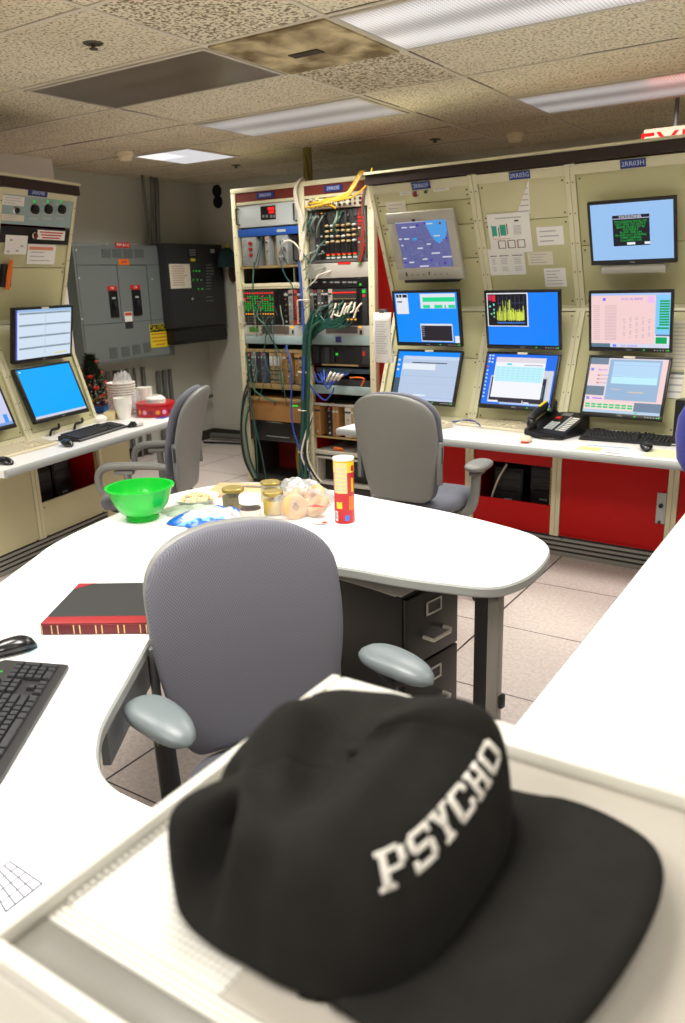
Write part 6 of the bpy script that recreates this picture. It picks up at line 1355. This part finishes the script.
for p in me.polygons:
    u, v = p.center.x/.15, p.center.y/.115
    p.material_index = 1 if (-.55 < v < .42 and u > -.65) else (2 if -.68 < v <= -.55 else 0)

# ================================================================== THINGS ON THE LEFT WORKTOP
WZ = .7425
def ld_(s, d): return LC.K @ Vector((s, d, 0))
def lat(s, d, rz=0.0, z=WZ): return LC.K @ T(s, d, z) @ Matrix.Rotation(math.radians(rz), 4, 'Z')
keyboard('black keyboard on the left worktop in front of the cyan screen', lat(.255, .22, 3), KB, KM, L=.49)
keyboard('putty-coloured keyboard at the left edge of the left worktop', lat(-.30, .30, -2), PUTTY, PUTTYD, L=.46, led=False)
mouse('black mouse left of the black keyboard on the left worktop', lat(-.10, .13, 150), GLB)
mouse('black mouse cut off by the left edge of the picture, beside the putty keyboard', lat(-.575, .13, 170), GLB)
mouse('two-tone silver and black mouse right of the black keyboard on the left worktop', lat(.535, .12, 70), mat('silver_white', (206, 208, 204), .35), GLB)
tag(MB(BLKC).tube([tuple(lat(-.02, .16) @ Vector((0, 0, .006))), tuple(lat(.0, .26) @ Vector((0, 0, .006))), tuple(lat(-.1, .40) @ Vector((0, 0, .006))), tuple(lat(-.15, .50) @ Vector((0, 0, .006)))], .0022, seg=6, sub=6).build('mouse_cord'), 'thin dark cord of the black mouse on the left worktop', 'cord')
for s_, lab in ((.18, 'black cable loop under the cyan screen, left one'), (.40, 'black cable loop under the cyan screen, right one')):
    tag(MB(BLKC).tube([tuple(lat(s_-.06, .44) @ Vector((0, 0, .008))), tuple(lat(s_-.02, .46) @ Vector((0, 0, .03))), tuple(lat(s_+.03, .45) @ Vector((0, 0, .035))), tuple(lat(s_+.07, .48) @ Vector((0, 0, .05)))], .008, seg=6, sub=6).build('cable'), lab, 'cable', 'cable loops under the cyan screen')
def onleft(px, py): p = LC.K.inverted() @ onz(px, py, WZ); return p.x, p.y
# white lid and small things
t = thing('foam_dish', 'white foam dish left of the foam cups, behind the black keyboard', 'dish', lat(*onleft(97, 421)))
MB(FOAM).lathe([(.02, 0), (.06, 0), (.068, .008), (.068, .022), (.055, .034), (.02, .038)], seg=30).build('dish', t)
t = thing('small_carton', 'small cream carton lying between the dish and the foam cups', 'carton', lat(*onleft(112, 419), 20))
q = MB(mat('cream_card', (222, 208, 160), .6)); q.box(-.06, .06, -.035, .035, 0, .055, bev=.004); q.build('carton', t); q = MB(mat('brown_print', (150, 110, 60), .6)); q.box(-.03, .02, -.0362, -.035, .015, .04); q.build('print', t)
t = thing('snack_basket', 'low bright blue tray filled with wrapped snacks below the little tree', 'tray', lat(*onleft(103, 411), 8))
bl = mat('bright_blue', (20, 110, 190), .4); q = MB(bl); q.box(-.085, .085, -.055, .055, 0, .008)
for a in ((-.085, .085, -.06, -.054), (-.085, .085, .054, .06)): q.box(a[0], a[1], a[2], a[3], 0, .05)
for a in ((-.09, -.084), (.084, .09)): q.box(a[0], a[1], -.06, .06, 0, .05)
q.build('tray', t)
for k, (c_, lab) in enumerate((((196, 150, 90), 'tan wrapped snack in the blue tray'), ((120, 40, 110), 'purple wrapped snack in the blue tray'), ((230, 226, 214), 'white straw paper sticking out of the blue tray'), ((210, 180, 120), 'pale wrapped snack in the blue tray'))):
    q = MB(mat('wrapper_%d' % k, c_, .4)); q.tube([(-.07, 0, 0), (-.05, 0, 0), (.05, 0, 0), (.07, 0, 0)], [.008, .018, .018, .008] if k != 2 else [.008]*4, flat=.7, sub=0); o = tag(q.build('wrapped_snack'), lab, 'snack'); o.matrix_world = lat(*onleft(103, 411), 8+k*37) @ T(-.02+.02*k, -.02+.015*k, .05+.012*k) @ Matrix.Rotation(.25*(k-1.5), 4, 'Y')
# small Christmas tree
sx_, sy_ = onleft(96, 410); sx_ -= .06; sy_ += .10
t = thing('christmas_tree', 'small artificial Christmas tree with red bows on the left worktop', 'christmas tree', lat(sx_, min(sy_, .80)))
rnd = random.Random(8); GT = mat('fir_green', (24, 52, 28), .8); GT2 = mat('fir_green_light', (44, 78, 40), .8)
q = MB(GT, GT2); TH = .40
for k in range(2400):
    v = rnd.random()**.8; z = .05+(TH-.05)*v; R_ = .125*(1-v)**.85+.008; a = rnd.uniform(0, 2*PI); r0 = R_*rnd.uniform(.2, .9); r1 = r0+rnd.uniform(.02, .04)
    p0 = Vector((r0*math.cos(a), r0*math.sin(a), z)); p1 = Vector((r1*math.cos(a+rnd.uniform(-.3, .3)), r1*math.sin(a+rnd.uniform(-.3, .3)), z+rnd.uniform(-.02, .03)))
    sd = (p1-p0).cross(Vector((rnd.random(), rnd.random(), 1))).normalized()*.0035
    q.verts_faces([p0-sd, p0+sd, p1+sd*.3, p1-sd*.3], [(0, 1, 2, 3)], GT if rnd.random() < .7 else GT2)
q.build('foliage', t, smooth=False); MB(mat('brown_trunk', (70, 48, 30), .8)).tube([(0, 0, .03), (0, 0, TH-.02)], [.012, .004]).build('trunk', t); MB(REDSIGN).lathe([(.02, 0), (.05, 0), (.06, .05), (.02, .05)], seg=20).build('pot', t)
RB_ = mat('red_bow', (214, 40, 30), .4)
for px, py in ((103, 355.5), (79, 369), (92.5, 381), (107, 392), (88, 398), (96, 368)):
    pass
for k, (a, v) in enumerate(((-70, .88), (-150, .60), (-75, .46), (-35, .28), (-110, .22), (-60, .66), (-130, .38), (40, .5), (120, .7))):
    z = .05+(TH-.05)*v; r = .125*(1-v)**.85+.022; an = math.radians(a)
    q = MB(RB_); q.ell((-.010, 0, 0), .012, .006, .008, su=10, sv=6); q.ell((.010, 0, 0), .012, .006, .008, su=10, sv=6); q.tube([(0, 0, 0), (-.008, 0, -.018)], .003); q.tube([(0, 0, 0), (.008, 0, -.018)], .003)
    q.build('bow', t, loc=(r*math.cos(an), r*math.sin(an), z), rot=(0, 0, an+PI/2))
for k in range(10): an = rnd.uniform(-PI, .2); v = rnd.uniform(.1, .8); r = .125*(1-v)**.85+.018; MB(mat('amber_bauble', (190, 120, 40), .3)).ell((r*math.cos(an), r*math.sin(an), .05+(TH-.05)*v), .007, .007, .007, su=8, sv=6).build('bauble', t)
# foam cups in plastic sleeves
def cup(label, M, r0, r1, h, group, first={}):
    k = (r0, r1, h)
    if k in first:
        o = first[k].copy(); COL.objects.link(o); o['label'] = label; o['group'] = group
    else:
        q = MB(FOAM); q.lathe([(r0*.4, 0), (r0, 0), (r1, h-.008), (r1*1.05, h-.006), (r1*1.05, h), (r1*.96, h), (r0*.95, .006), (r0*.4, .006)], seg=28); o = tag(q.build('foam_cup'), label, 'cup', group); first[k] = o
    o.matrix_world = M; return o
s0, d0 = onleft(125, 419); s0 += .02
for k in range(4): cup('white foam cup in the short upright stack in the clear sleeve', lat(s0, d0+.02, 0, WZ+k*.014), .042, .058, .10, 'short stack of foam cups')
s1, d1 = .97, .53
for k in range(11): cup('white foam bowl in the tall stack behind, wrapped in clear plastic', lat(s1, d1, 0, WZ+k*.0175), .056, .094, .045, 'tall stack of foam bowls')
s2, d2 = 1.11, .44
for k in range(8): cup('white foam cup in the narrow stack right of the wrapped bowls', lat(s2, d2, 0, WZ+k*.012), .036, .052, .085, 'narrow stack of foam cups')
o = crumple('plastic_sleeve', 'clear crinkled plastic sleeve over the foam bowls and cups', 'plastic bag', (0, 0), .112, .112, .29, film('clear_sleeve', (232, 232, 234), .24), 5); o.matrix_world = lat(s1, d1-.01, 0, WZ+.0005)
# round red tin with dots
s3, d3 = .97, .155
t = thing('cookie_tin', 'round red tin with a band of pink and orange dots on the left worktop', 'tin', lat(s3, d3+.105)); t.scale = (1.16, 1.16, 1.08)
RT_ = mat('tin_red', (178, 24, 34), .3)
q = MB(RT_); q.lathe([(.02, 0), (.112, 0), (.112, .068), (.02, .068)], seg=48); DC = [mat('dot_pink', (226, 150, 190), .4), mat('dot_dark', (120, 24, 60), .4), mat('dot_orange', (230, 140, 50), .4)]
for k in range(18):
    a = 2*PI*k/18; c_ = Vector((.1123*math.cos(a), .1123*math.sin(a), .032)); e1 = Vector((-math.sin(a), math.cos(a), 0)); e2 = Vector((0, 0, 1))
    q.verts_faces([c_+Vector((math.cos(a), math.sin(a), 0))*.001]+[c_+Vector((math.cos(a), math.sin(a), 0))*.0003+e1*.014*math.cos(b*PI/7)+e2*.014*math.sin(b*PI/7) for b in range(14)], [(0, 1+b, 1+(b+1) % 14) for b in range(14)], DC[k % 3])
q.build('body', t)
q = MB(RT_); q.lathe([(.02, .0695), (.1145, .0695), (.1145, .082), (.112, .085), (.02, .085)], seg=48); q.build('lid', t)
for k in range(3): cup('white foam lid stacked on the red tin', lat(s3-.015, d3+.09, 0, WZ+.0925+k*.010), .070, .040, .026, 'foam lids on the red tin')
q = MB(mat('royal_blue_sheet', (40, 70, 170), .6)); q.box(-.05, .05, -.03, .03, 0, .002); o = tag(q.build('blue_card'), 'small blue card peeping out in front of the red tin', 'card'); o.matrix_world = lat(s3-.09, d3-.008, 5)

# ------------------------------------------------------------------ equipment in the open slots under the consoles
def pc(label, M, w, d, h):
    t = thing('computer_tower', label, 'computer', M)
    MB(BLACK2).box(-w/2, w/2, 0, d, .001, h, bev=.004).build('case', t)
    q = MB(DKGREY); q.box(-w/2+.01, w/2-.01, -.006, -.0005, .02, h-.02, bev=.003); q.box(-w/2+.02, w/2-.02, -.009, -.006, h*.70, h*.80, BLACK, bev=.002); q.box(-w/2+.02, w/2-.02, -.009, -.006, h*.55, h*.65, BLACK, bev=.002)
    for k in range(6): q.box(-w/2+.03, w/2-.03, -.0075, -.006, h*.12+k*.02, h*.13+k*.02, BLACK)
    q.build('front', t); q = MB(LTGREY); q.box(-.02, .03, -.0075, -.006, h*.40, h*.43); q.build('badge', t)
pc('taller black computer in the dark open slot of the left console', LC.K @ T(.21, .64, .141), .18, .42, .36)
pc('shorter black computer in the dark open slot of the left console', LC.K @ T(.42, .66, .141), .17, .42, .40)
pc('black computer on the left in the open slot between the red panels', RC.K @ T(.0, .60, .141), .19, .42, .33)
pc('black computer on the right in the open slot between the red panels', RC.K @ T(.21, .64, .141), .17, .42, .36)
for K_, a, b, lab in ((LC, .03, .605, 'black interior shelf board inside the left open slot'), (RC, -.18, .315, 'black interior shelf board inside the right open slot')):
    q = MB(BLACK); q.box(a, b, .56, 1.18, .1265, .14); q.box(a, b, 1.10, 1.18, .14, .65); o = tag(q.build('shelf_board'), lab, 'shelf'); o.matrix_world = K_.K
tag(MB(WHITEC).tube([tuple(RC.K @ Vector(p)) for p in ((-.13, .57, .148), (-.10, .56, .25), (-.05, .56, .40), (.0, .575, .50))], .006, seg=6, sub=6).build('cable'), 'pale cable curving in the open slot between the red panels', 'cable')

# ================================================================== THINGS ON THE RIGHT WORKTOP
def rat(s, d, rz=0.0, z=WZ): return RC.K @ T(s, d, z) @ Matrix.Rotation(math.radians(rz), 4, 'Z')
def onright(px, py): p = RC.K.inverted() @ onz(px, py, WZ); return p.x, p.y
def kbpx(label, corners, body, keym, led=True, L=None):
    P_ = [onright(*c) for c in corners]         # front-left, front-right, back-right, back-left
    a = math.degrees(math.atan2(P_[1][1]-P_[0][1], P_[1][0]-P_[0][0])); L = L or math.hypot(P_[1][0]-P_[0][0], P_[1][1]-P_[0][1])
    cx = (P_[0][0]+P_[1][0])/2; cy = (P_[0][1]+P_[1][1])/2; n = Vector((-math.sin(math.radians(a)), math.cos(math.radians(a))))
    print('kb', label[:20], round(a, 1), round(L, 3), round(cx, 3), round(cy, 3))
    return keyboard(label, rat(cx+n.x*.0775, cy+n.y*.0775, a), body, keym, led=led, L=min(L, .48))
kbpx('putty-coloured keyboard under the blue desktop monitor, middle of the right worktop', ((457, 425), (523, 433), (530, 421), (470, 416)), PUTTY, PUTTYD, False, .48)
kbpx('black keyboard under the green-buttoned monitor, right worktop', ((580.5, 440), (668, 446.5), (672, 434), (586, 430)), KB, KM, True, .46)
kbpx('putty-coloured keyboard partly hidden by the grey chair seen from behind', ((385, 422), (432, 430), (446, 419), (400, 412)), PUTTY, PUTTYD, False, .45)
s_, d_ = onright(646, 450); mouse('small black mouse in front of the black keyboard, right worktop', rat(s_, d_, 20), GLB, mat('mouse_grey', (90, 90, 92), .4))
s_, d_ = onright(526, 442); mouse('cream mouse with a red front left of the desk phone', rat(s_, d_, 15), PUTTY, None, L=.10)
q = MB(REDSIGN); q.box(-.022, .022, -.004, .004, .002, .012, bev=.003); o = q.build('red_end', [x for x in bpy.data.objects if x.name.startswith('computer_mouse') and not x.parent][-1]); o.location = (0, -.049, 0)
# telephone
s_, d_ = onright(557, 434)
t = thing('desk_telephone', 'black office telephone with a coiled cord between the two keyboards', 'telephone', rat(s_, d_, -12)); t.scale = (.98, 1.12, 1.45)
q = MB(BLACK); q.prism_x([(-.11, .001), (.11, .001), (.11, .075), (-.10, .022), (-.11, .018)], -.135, .125); q.build('base', t, ang=30)
Mp = T(0, -.10, .0225) @ Matrix.Rotation(math.atan2(.053, .21), 4, 'X')
q = MB(DKGREY, LTGREY, REDSIGN); q.M = Mp
for i in range(3):
    for j in range(4): q.box(-.03+i*.02, -.015+i*.02, .02+j*.02, .035+j*.02, 0, .004, LTGREY, bev=.001)
for j in range(8): q.box(.045, .058, .02+j*.018, .033+j*.018, 0, .003, LTGREY); q.box(.062, .105, .022+j*.018, .031+j*.018, 0, .001, WHITEP)
q.box(-.035, -.005, .13, .15, 0, .003, REDSIGN); q.box(-.02, .04, .165, .195, 0, .003, MIDGREY); q.M = Matrix.Identity(4); q.build('buttons', t)
q = MB(BLACK); q.tube([(-.105, -.095, .055), (-.105, -.06, .075), (-.105, .06, .105), (-.105, .10, .10)], [.024, .022, .022, .026], sub=5, seg=12, flat=.8); q.ell((-.105, -.085, .04), .028, .028, .026); q.ell((-.105, .085, .085), .028, .028, .03); ho = q.build('handset', t, ang=60)
q = MB(YELLOW); q.M = T(-.105, .0, .109) @ Matrix.Rotation(.24, 4, 'X'); q.box(-.009, .009, -.03, .06, 0, .002); q.M = Matrix.Identity(4); q.build('yellow_strip', ho)
pts = []
for k in range(240):
    u = k/239; a = u*24*2*PI; cx = -.11+.24*u; cy = -.125-.035*math.sin(u*PI); pts.append((cx+.0*math.cos(a), cy+.009*math.cos(a), .0115+.009*math.sin(a)))
MB(BLKC).tube(pts, .0025, seg=5).build('coiled_cord', t)
# papers on the desk
def flatpaper(quad, label, m=WHITEP, extra=None, name='paper_sheet'):
    P_ = [RC.K.inverted() @ onz(*c, WZ) for c in quad]; q = MB(m); q.prism([(p.x, p.y) for p in P_][::-1], WZ, WZ+.0008)
    if extra: extra(q, P_)
    o = tag(q.build(name, smooth=False), label, 'paper'); o.matrix_world = RC.K; return o
def blot(q, P_):
    for (u0, u1, v0, v1, m) in ((.1, .5, .2, .6, mat('pale_yellow_ink', (226, 214, 140), .8)), (.15, .9, .72, .86, mat('pale_blue_ink', (170, 190, 206), .8)), (.62, .85, .12, .25, INK)):
        c = [P_[3].lerp(P_[2], u).lerp(P_[0].lerp(P_[1], u), v) for u, v in ((u0, v0), (u1, v0), (u1, v1), (u0, v1))]
        q.prism([(p.x, p.y) for p in c], WZ+.0008, WZ+.0013, m)
flatpaper(((580, 443), (637, 447), (628, 457), (567, 450)), 'printed sheet lying in front of the black keyboard, left of the small mouse', extra=blot)
flatpaper(((655, 449), (690, 452), (690, 460), (640, 456)), 'yellow-green tinted sheet at the right end of the right worktop', mat('pale_green_paper', (220, 226, 180), .8), name='paper_sheet')
t = thing('speaker_box', 'black box speaker standing at the right edge of the right worktop', 'speaker', rat(1.085, .36, -4))
MB(BLACK2).box(-.10, .10, 0, .10, .001, .235, bev=.006).build('case', t); MB(BLACK).box(-.092, .092, -.008, -.0005, .02, .225, bev=.004).build('grille', t); q = MB(LTGREY); q.box(-.01, .01, -.0095, -.008, .035, .04); q.build('badge', t); q = MB(CHROME); q.box(-.1, .1, -.004, .0, .008, .014); q.build('trim', t)
for k, (a, b, lab) in enumerate((((648, 436), (668, 428), 'black cable loop behind the black keyboard, right end'), ((600, 424), (640, 428), 'black cable loop behind the black keyboard, left end'), ((402, 424), (440, 424), 'black cable lying behind the half-hidden putty keyboard'))):
    s0_, d0_ = onright(*a); s1_, d1_ = onright(*b); d1_ = min(d1_, .49); d0_ = min(d0_, .46)
    tag(MB(BLKC).tube([tuple(RC.K @ Vector((s0_, d0_, WZ+.007))), tuple(RC.K @ Vector(((s0_*2+s1_)/3, (d0_+d1_)/2+.02, WZ+.03))), tuple(RC.K @ Vector(((s0_+s1_*2)/3, (d0_+d1_)/2-.02, WZ+.035))), tuple(RC.K @ Vector((s1_, d1_, WZ+.008)))], .006, seg=6, sub=6).build('cable'), lab, 'cable')
tag(MB(BLUEC).tube([tuple(RC.K @ Vector((-.36, .36, WZ+.005))), tuple(RC.K @ Vector((-.30, .44, WZ+.015))), tuple(RC.K @ Vector((-.20, .46, WZ+.03))), tuple(RC.K @ Vector((-.12, .42, WZ+.02))), tuple(RC.K @ Vector((-.08, .36, WZ+.02)))], .004, seg=6, sub=6).build('cable'), 'thin blue cable running behind the middle putty keyboard', 'cable')
paper(RC, LO, 671, 321, 700, 371, 'tall printed sheet hanging right of the green-buttoned monitor, upper of two', 12, m=CREAMP)
paper(RC, LO, 668, 372, 700, 400, 'sheet with a grey heading hanging right of the green-buttoned monitor, lower of two', 3, off=.009, extra=lambda q, w, h: q.box(-w/2, w/2, -.0014, -.0008, h*.40, h*.5, MIDGREY))

# ================================================================== THE EQUIPMENT BOX AND THE CAP
BZ = 1.222
CREAMB = mat('cream_enamel', (222, 220, 210), .4); PERF = m_dots('perforated_cream', (214, 212, 205), (176, 173, 163), .0052, .0017)
t = thing('equipment_box', 'cream metal equipment box with a raised rim and perforated top, under the cap', 'equipment box', loc=(-.418, .204, 0))
BW, BD = .70, .402
q = MB(CREAMB); q.box(0, BW, 0, BD, TZ+.001, BZ-.020, bev=.004); q.build('body', t)
q = MB(CREAMB)
for a in ((0, .012, 0, BD), (BW-.012, BW, 0, BD), (.0121, BW-.0121, 0, .012), (.0121, BW-.0121, BD-.034, BD)): q.box(a[0], a[1], a[2], a[3], BZ-.0195, BZ-.003, bev=.004)
q.build('rim', t)
MB(PERF).box(.0125, .150, .0575, BD-.0345, BZ-.0195, BZ-.015).build('perforated_panel', t)
MB(mat('tan_cream_panel', (176, 170, 160), .5)).box(.1505, BW-.0125, .0575, BD-.0345, BZ-.0195, BZ-.0155).build('plain_panel', t)
q = MB(mat('smooth_grey_strip', (116, 114, 107), .35)); q.box(.0125, BW-.0125, .0125, .0425, BZ-.0195, BZ-.0135, bev=.001); q.build('smooth_strip', t)
q = MB(CREAMB)
for k in range(3): q.tube([(.014, .0455+k*.0045, BZ-.0155), (BW-.014, .0455+k*.0045, BZ-.0155)], .0018, seg=6)
q.build('ridge', t)
q = MB(CREAMB)
for k in range(48): q.ell((.0150, .062+k*.0060, BZ-.0135), .0022, .0022, .0016, su=8, sv=5)
q.build('bead_row', t)

OX, OY, OZ = -.265, .405, BZ-.0150
CAPM = mat('black_cap_cotton', (34, 33, 31), .95, spec=.15, noise=.25, nscale=45, bump=.25, bscale=900); 
t = thing('baseball_cap', 'black baseball cap lettered PSYCHO lying on the cream equipment box', 'cap', loc=(OX, OY, OZ))
def G_(x, y, cx, cy, sx, sy, rot=0):
    dx, dy = x-cx, y-cy; c, s = math.cos(rot), math.sin(rot); a = (dx*c+dy*s)/sx; b = (-dx*s+dy*c)/sy; return math.exp(-a*a-b*b)
def crown(th, ph, off=0.0):
    c, s = math.cos(th), math.sin(th)
    a = .102 if c > 0 else .104; b = .118
    e = .70
    bx = a*math.copysign(abs(c)**e, c); by = b*math.copysign(abs(s)**e, s)-.006
    far = math.exp(-((th % (2*PI)-.95)/.55)**2)
    zf = math.sin(ph)**(.85-.35*far); rf = math.cos(ph)**(.50-.12*far)
    x = bx*rf-.008*zf*(1+.5*c)+.012*far*zf; y = by*rf+.004*zf
    h = .084+.012*far
    z = .006+h*zf
    z += .011*G_(x, y, -.066, .012, .022, .022)*zf-.030*G_(x, y, -.014, -.028, .022, .048, .2)*zf+.005*G_(x, y, .034, -.01, .012, .08)*zf-.010*G_(x, y, -.045, -.045, .012, .03, .7)*zf-.012*G_(x, y, -.075, -.05, .03, .03)*zf
    zb = math.sin(min(1, zf)*PI)
    k = G_(x, y, -.045, -.105, .012, .05, .1); y += .042*k*zb
    k = G_(x, y, -.095, -.05, .035, .012, .3); x += .036*k*zb
    k = G_(x, y, -.005, -.115, .014, .04, 0); y += .010*k*zb
    k = G_(x, y, -.075, -.085, .014, .02, .7); x -= .008*k*zb; y -= .006*k*zb
    z += .003*math.sin(th*5+2*ph)*zf*(1-zf)*4*(.3 if c > .2 else 1)
    return Vector((x, y, z))
def crown_n(th, ph):
    d = 1e-3; a = crown(th+d, ph)-crown(th-d, ph); b = crown(th, min(ph+d, PI/2-.001))-crown(th, ph-d); n = a.cross(b)
    return n.normalized() if n.length > 0 else Vector((0, 0, 1))
q = MB(CAPM); nt_, np_ = 96, 34; rings = []
for j in range(np_):
    ph = (PI/2-.012)*(j/(np_-1)); r = []
    for i in range(nt_):
        th = 2*PI*i/nt_; p = crown(th, max(ph, .0001)); p = p.copy()
        seam = min(abs(((th-PI/6) % (PI/3))-0), abs(((th-PI/6) % (PI/3))-PI/3))
        if seam < .03: p -= crown_n(th, max(ph, .01))*.0012
        r.append(tuple(p))
    rings.append(r)
q.loft(rings, caps=True); q.build('crown', t, ang=80)
MB(CAPM).ell(tuple(crown(0, PI/2-.01)+Vector((0, 0, .001))), .006, .006, .003).build('top_button', t)
# brim
out_ = spline([(x, y, 0) for x, y in ((.070, .108), (.108, .126), (.150, .122), (.180, .100), (.196, .062), (.199, .012), (.192, -.040), (.178, -.080), (.147, -.108), (.110, -.121), (.070, -.119), (.030, -.108))], 5)
n = len(out_); q = MB(CAPM); nb = 9; V = []
for i in range(n):
    th = math.radians(78-156*i/(n-1)+2); b0 = crown(th, .02)*1.0; b0.z = .010
    for j in range(nb):
        f_ = j/(nb-1); p = b0.lerp(Vector((out_[i].x, out_[i].y, .004)), f_); yy = p.y/.12
        p.z = .004+.020*(1-yy*yy)*(.35+.65*math.sin(f_*PI*.62)) if abs(yy) < 1 else .004
        V.append((p.x, p.y, max(.003, p.z)))
F = [(i*nb+j, i*nb+j+1, (i+1)*nb+j+1, (i+1)*nb+j) for i in range(n-1) for j in range(nb-1)]
q.verts_faces(V, F); o = q.build('brim', t, ang=80); so = o.modifiers.new('thick', 'SOLIDIFY'); so.thickness = .0028; so.offset = 1
# block lettering sewn round the front
GLY = {  # strokes as quads in a 1 x 1.25 cell
 'P': [(0, 0, .5, .16), (.12, 0, .36, 1.25), (0, 1.09, .8, 1.25), (.75, .62, 1, 1.12), (.3, .5, .85, .66)],
 'S': [(.1, 0, .9, .2), (.76, .12, 1, .62), (.12, .54, .88, .74), (0, .66, .24, 1.13), (.1, 1.05, .9, 1.25), (0, .0, .18, .38), (.82, .87, 1, 1.25)],
 'C': [(.1, 0, .9, .2), (0, .12, .26, 1.13), (.1, 1.05, .9, 1.25), (.76, .1, 1, .42), (.76, .83, 1, 1.15)],
 'H': [(0, 0, .42, .16), (.58, 0, 1, .16), (0, 1.09, .42, 1.25), (.58, 1.09, 1, 1.25), (.09, 0, .33, 1.25), (.67, 0, .91, 1.25), (.2, .54, .8, .72)],
 'O': [(.12, 0, .88, .2), (.12, 1.05, .88, 1.25), (0, .12, .26, 1.13), (.74, .12, 1, 1.13)]}
THR = mat('white_thread', (226, 222, 214), .8)
def letters(word, u0, adv, hgt, ph0):
    tab = []; acc = 0.0; prev = None
    for i in range(401):
        th = -1.3+2.6*i/400; p = crown(th, .75)
        if prev is not None: acc += (p-prev).length
        prev = p; tab.append((acc, th))
    mid = next(a for a, t_ in tab if t_ >= 0)
    def arc(u):
        u += mid
        for (a0, t0), (a1, t1) in zip(tab, tab[1:]):
            if a1 >= u: return t0+(t1-t0)*(u-a0)/max(a1-a0, 1e-9)
        return tab[-1][1]
    for k, ch in enumerate(word):
        q = MB(THR)
        cw = adv*.86
        quads = []
        if ch == 'Y':
            quads = [[(.37, 0), (.63, 0), (.63, .6), (.37, .6)], [(.25, 0), (.75, 0), (.75, .16), (.25, .16)], [(.37, .55), (.63, .55), (.34, 1.2), (.06, 1.2)], [(.37, .55), (.63, .55), (.94, 1.2), (.66, 1.2)], [(-.05, 1.09), (.42, 1.09), (.42, 1.25), (-.05, 1.25)], [(.58, 1.09), (1.05, 1.09), (1.05, 1.25), (.58, 1.25)]]
        else:
            quads = [[(a, b), (c, b), (c, d), (a, d)] for a, b, c, d in GLY[ch]]
        for li, Q in enumerate(quads):
            M_ = 5; V = []
            for j in range(M_):
                for i in range(M_):
                    fu, fv = i/(M_-1), j/(M_-1)
                    a = Vector(Q[0]).lerp(Vector(Q[1]), fu); b = Vector(Q[3]).lerp(Vector(Q[2]), fu); p = a.lerp(b, fv)
                    th = arc(u0+k*adv+p.x*cw); ph = ph0+(p.y/1.25)*hgt
                    V.append(tuple(crown(th, ph)+crown_n(th, ph)*(.0012+.00008*li)))
            q.verts_faces(V, [(j*M_+i, j*M_+i+1, (j+1)*M_+i+1, (j+1)*M_+i) for j in range(M_-1) for i in range(M_-1)])
        o = q.build('letter', t); so = o.modifiers.new('thick', 'SOLIDIFY'); so.thickness = .0006; so.offset = 1
letters('PSYCHO', -.0775, .0246, .27, .61)
q = MB(mat('cream_stud', (214, 206, 186), .5))
for a in (2.72, 2.60): p = crown(a, .75)+crown_n(a, .75)*.001; q.ell(tuple(p), .003, .003, .002, su=10, sv=6)
q.build('back_stud', t)
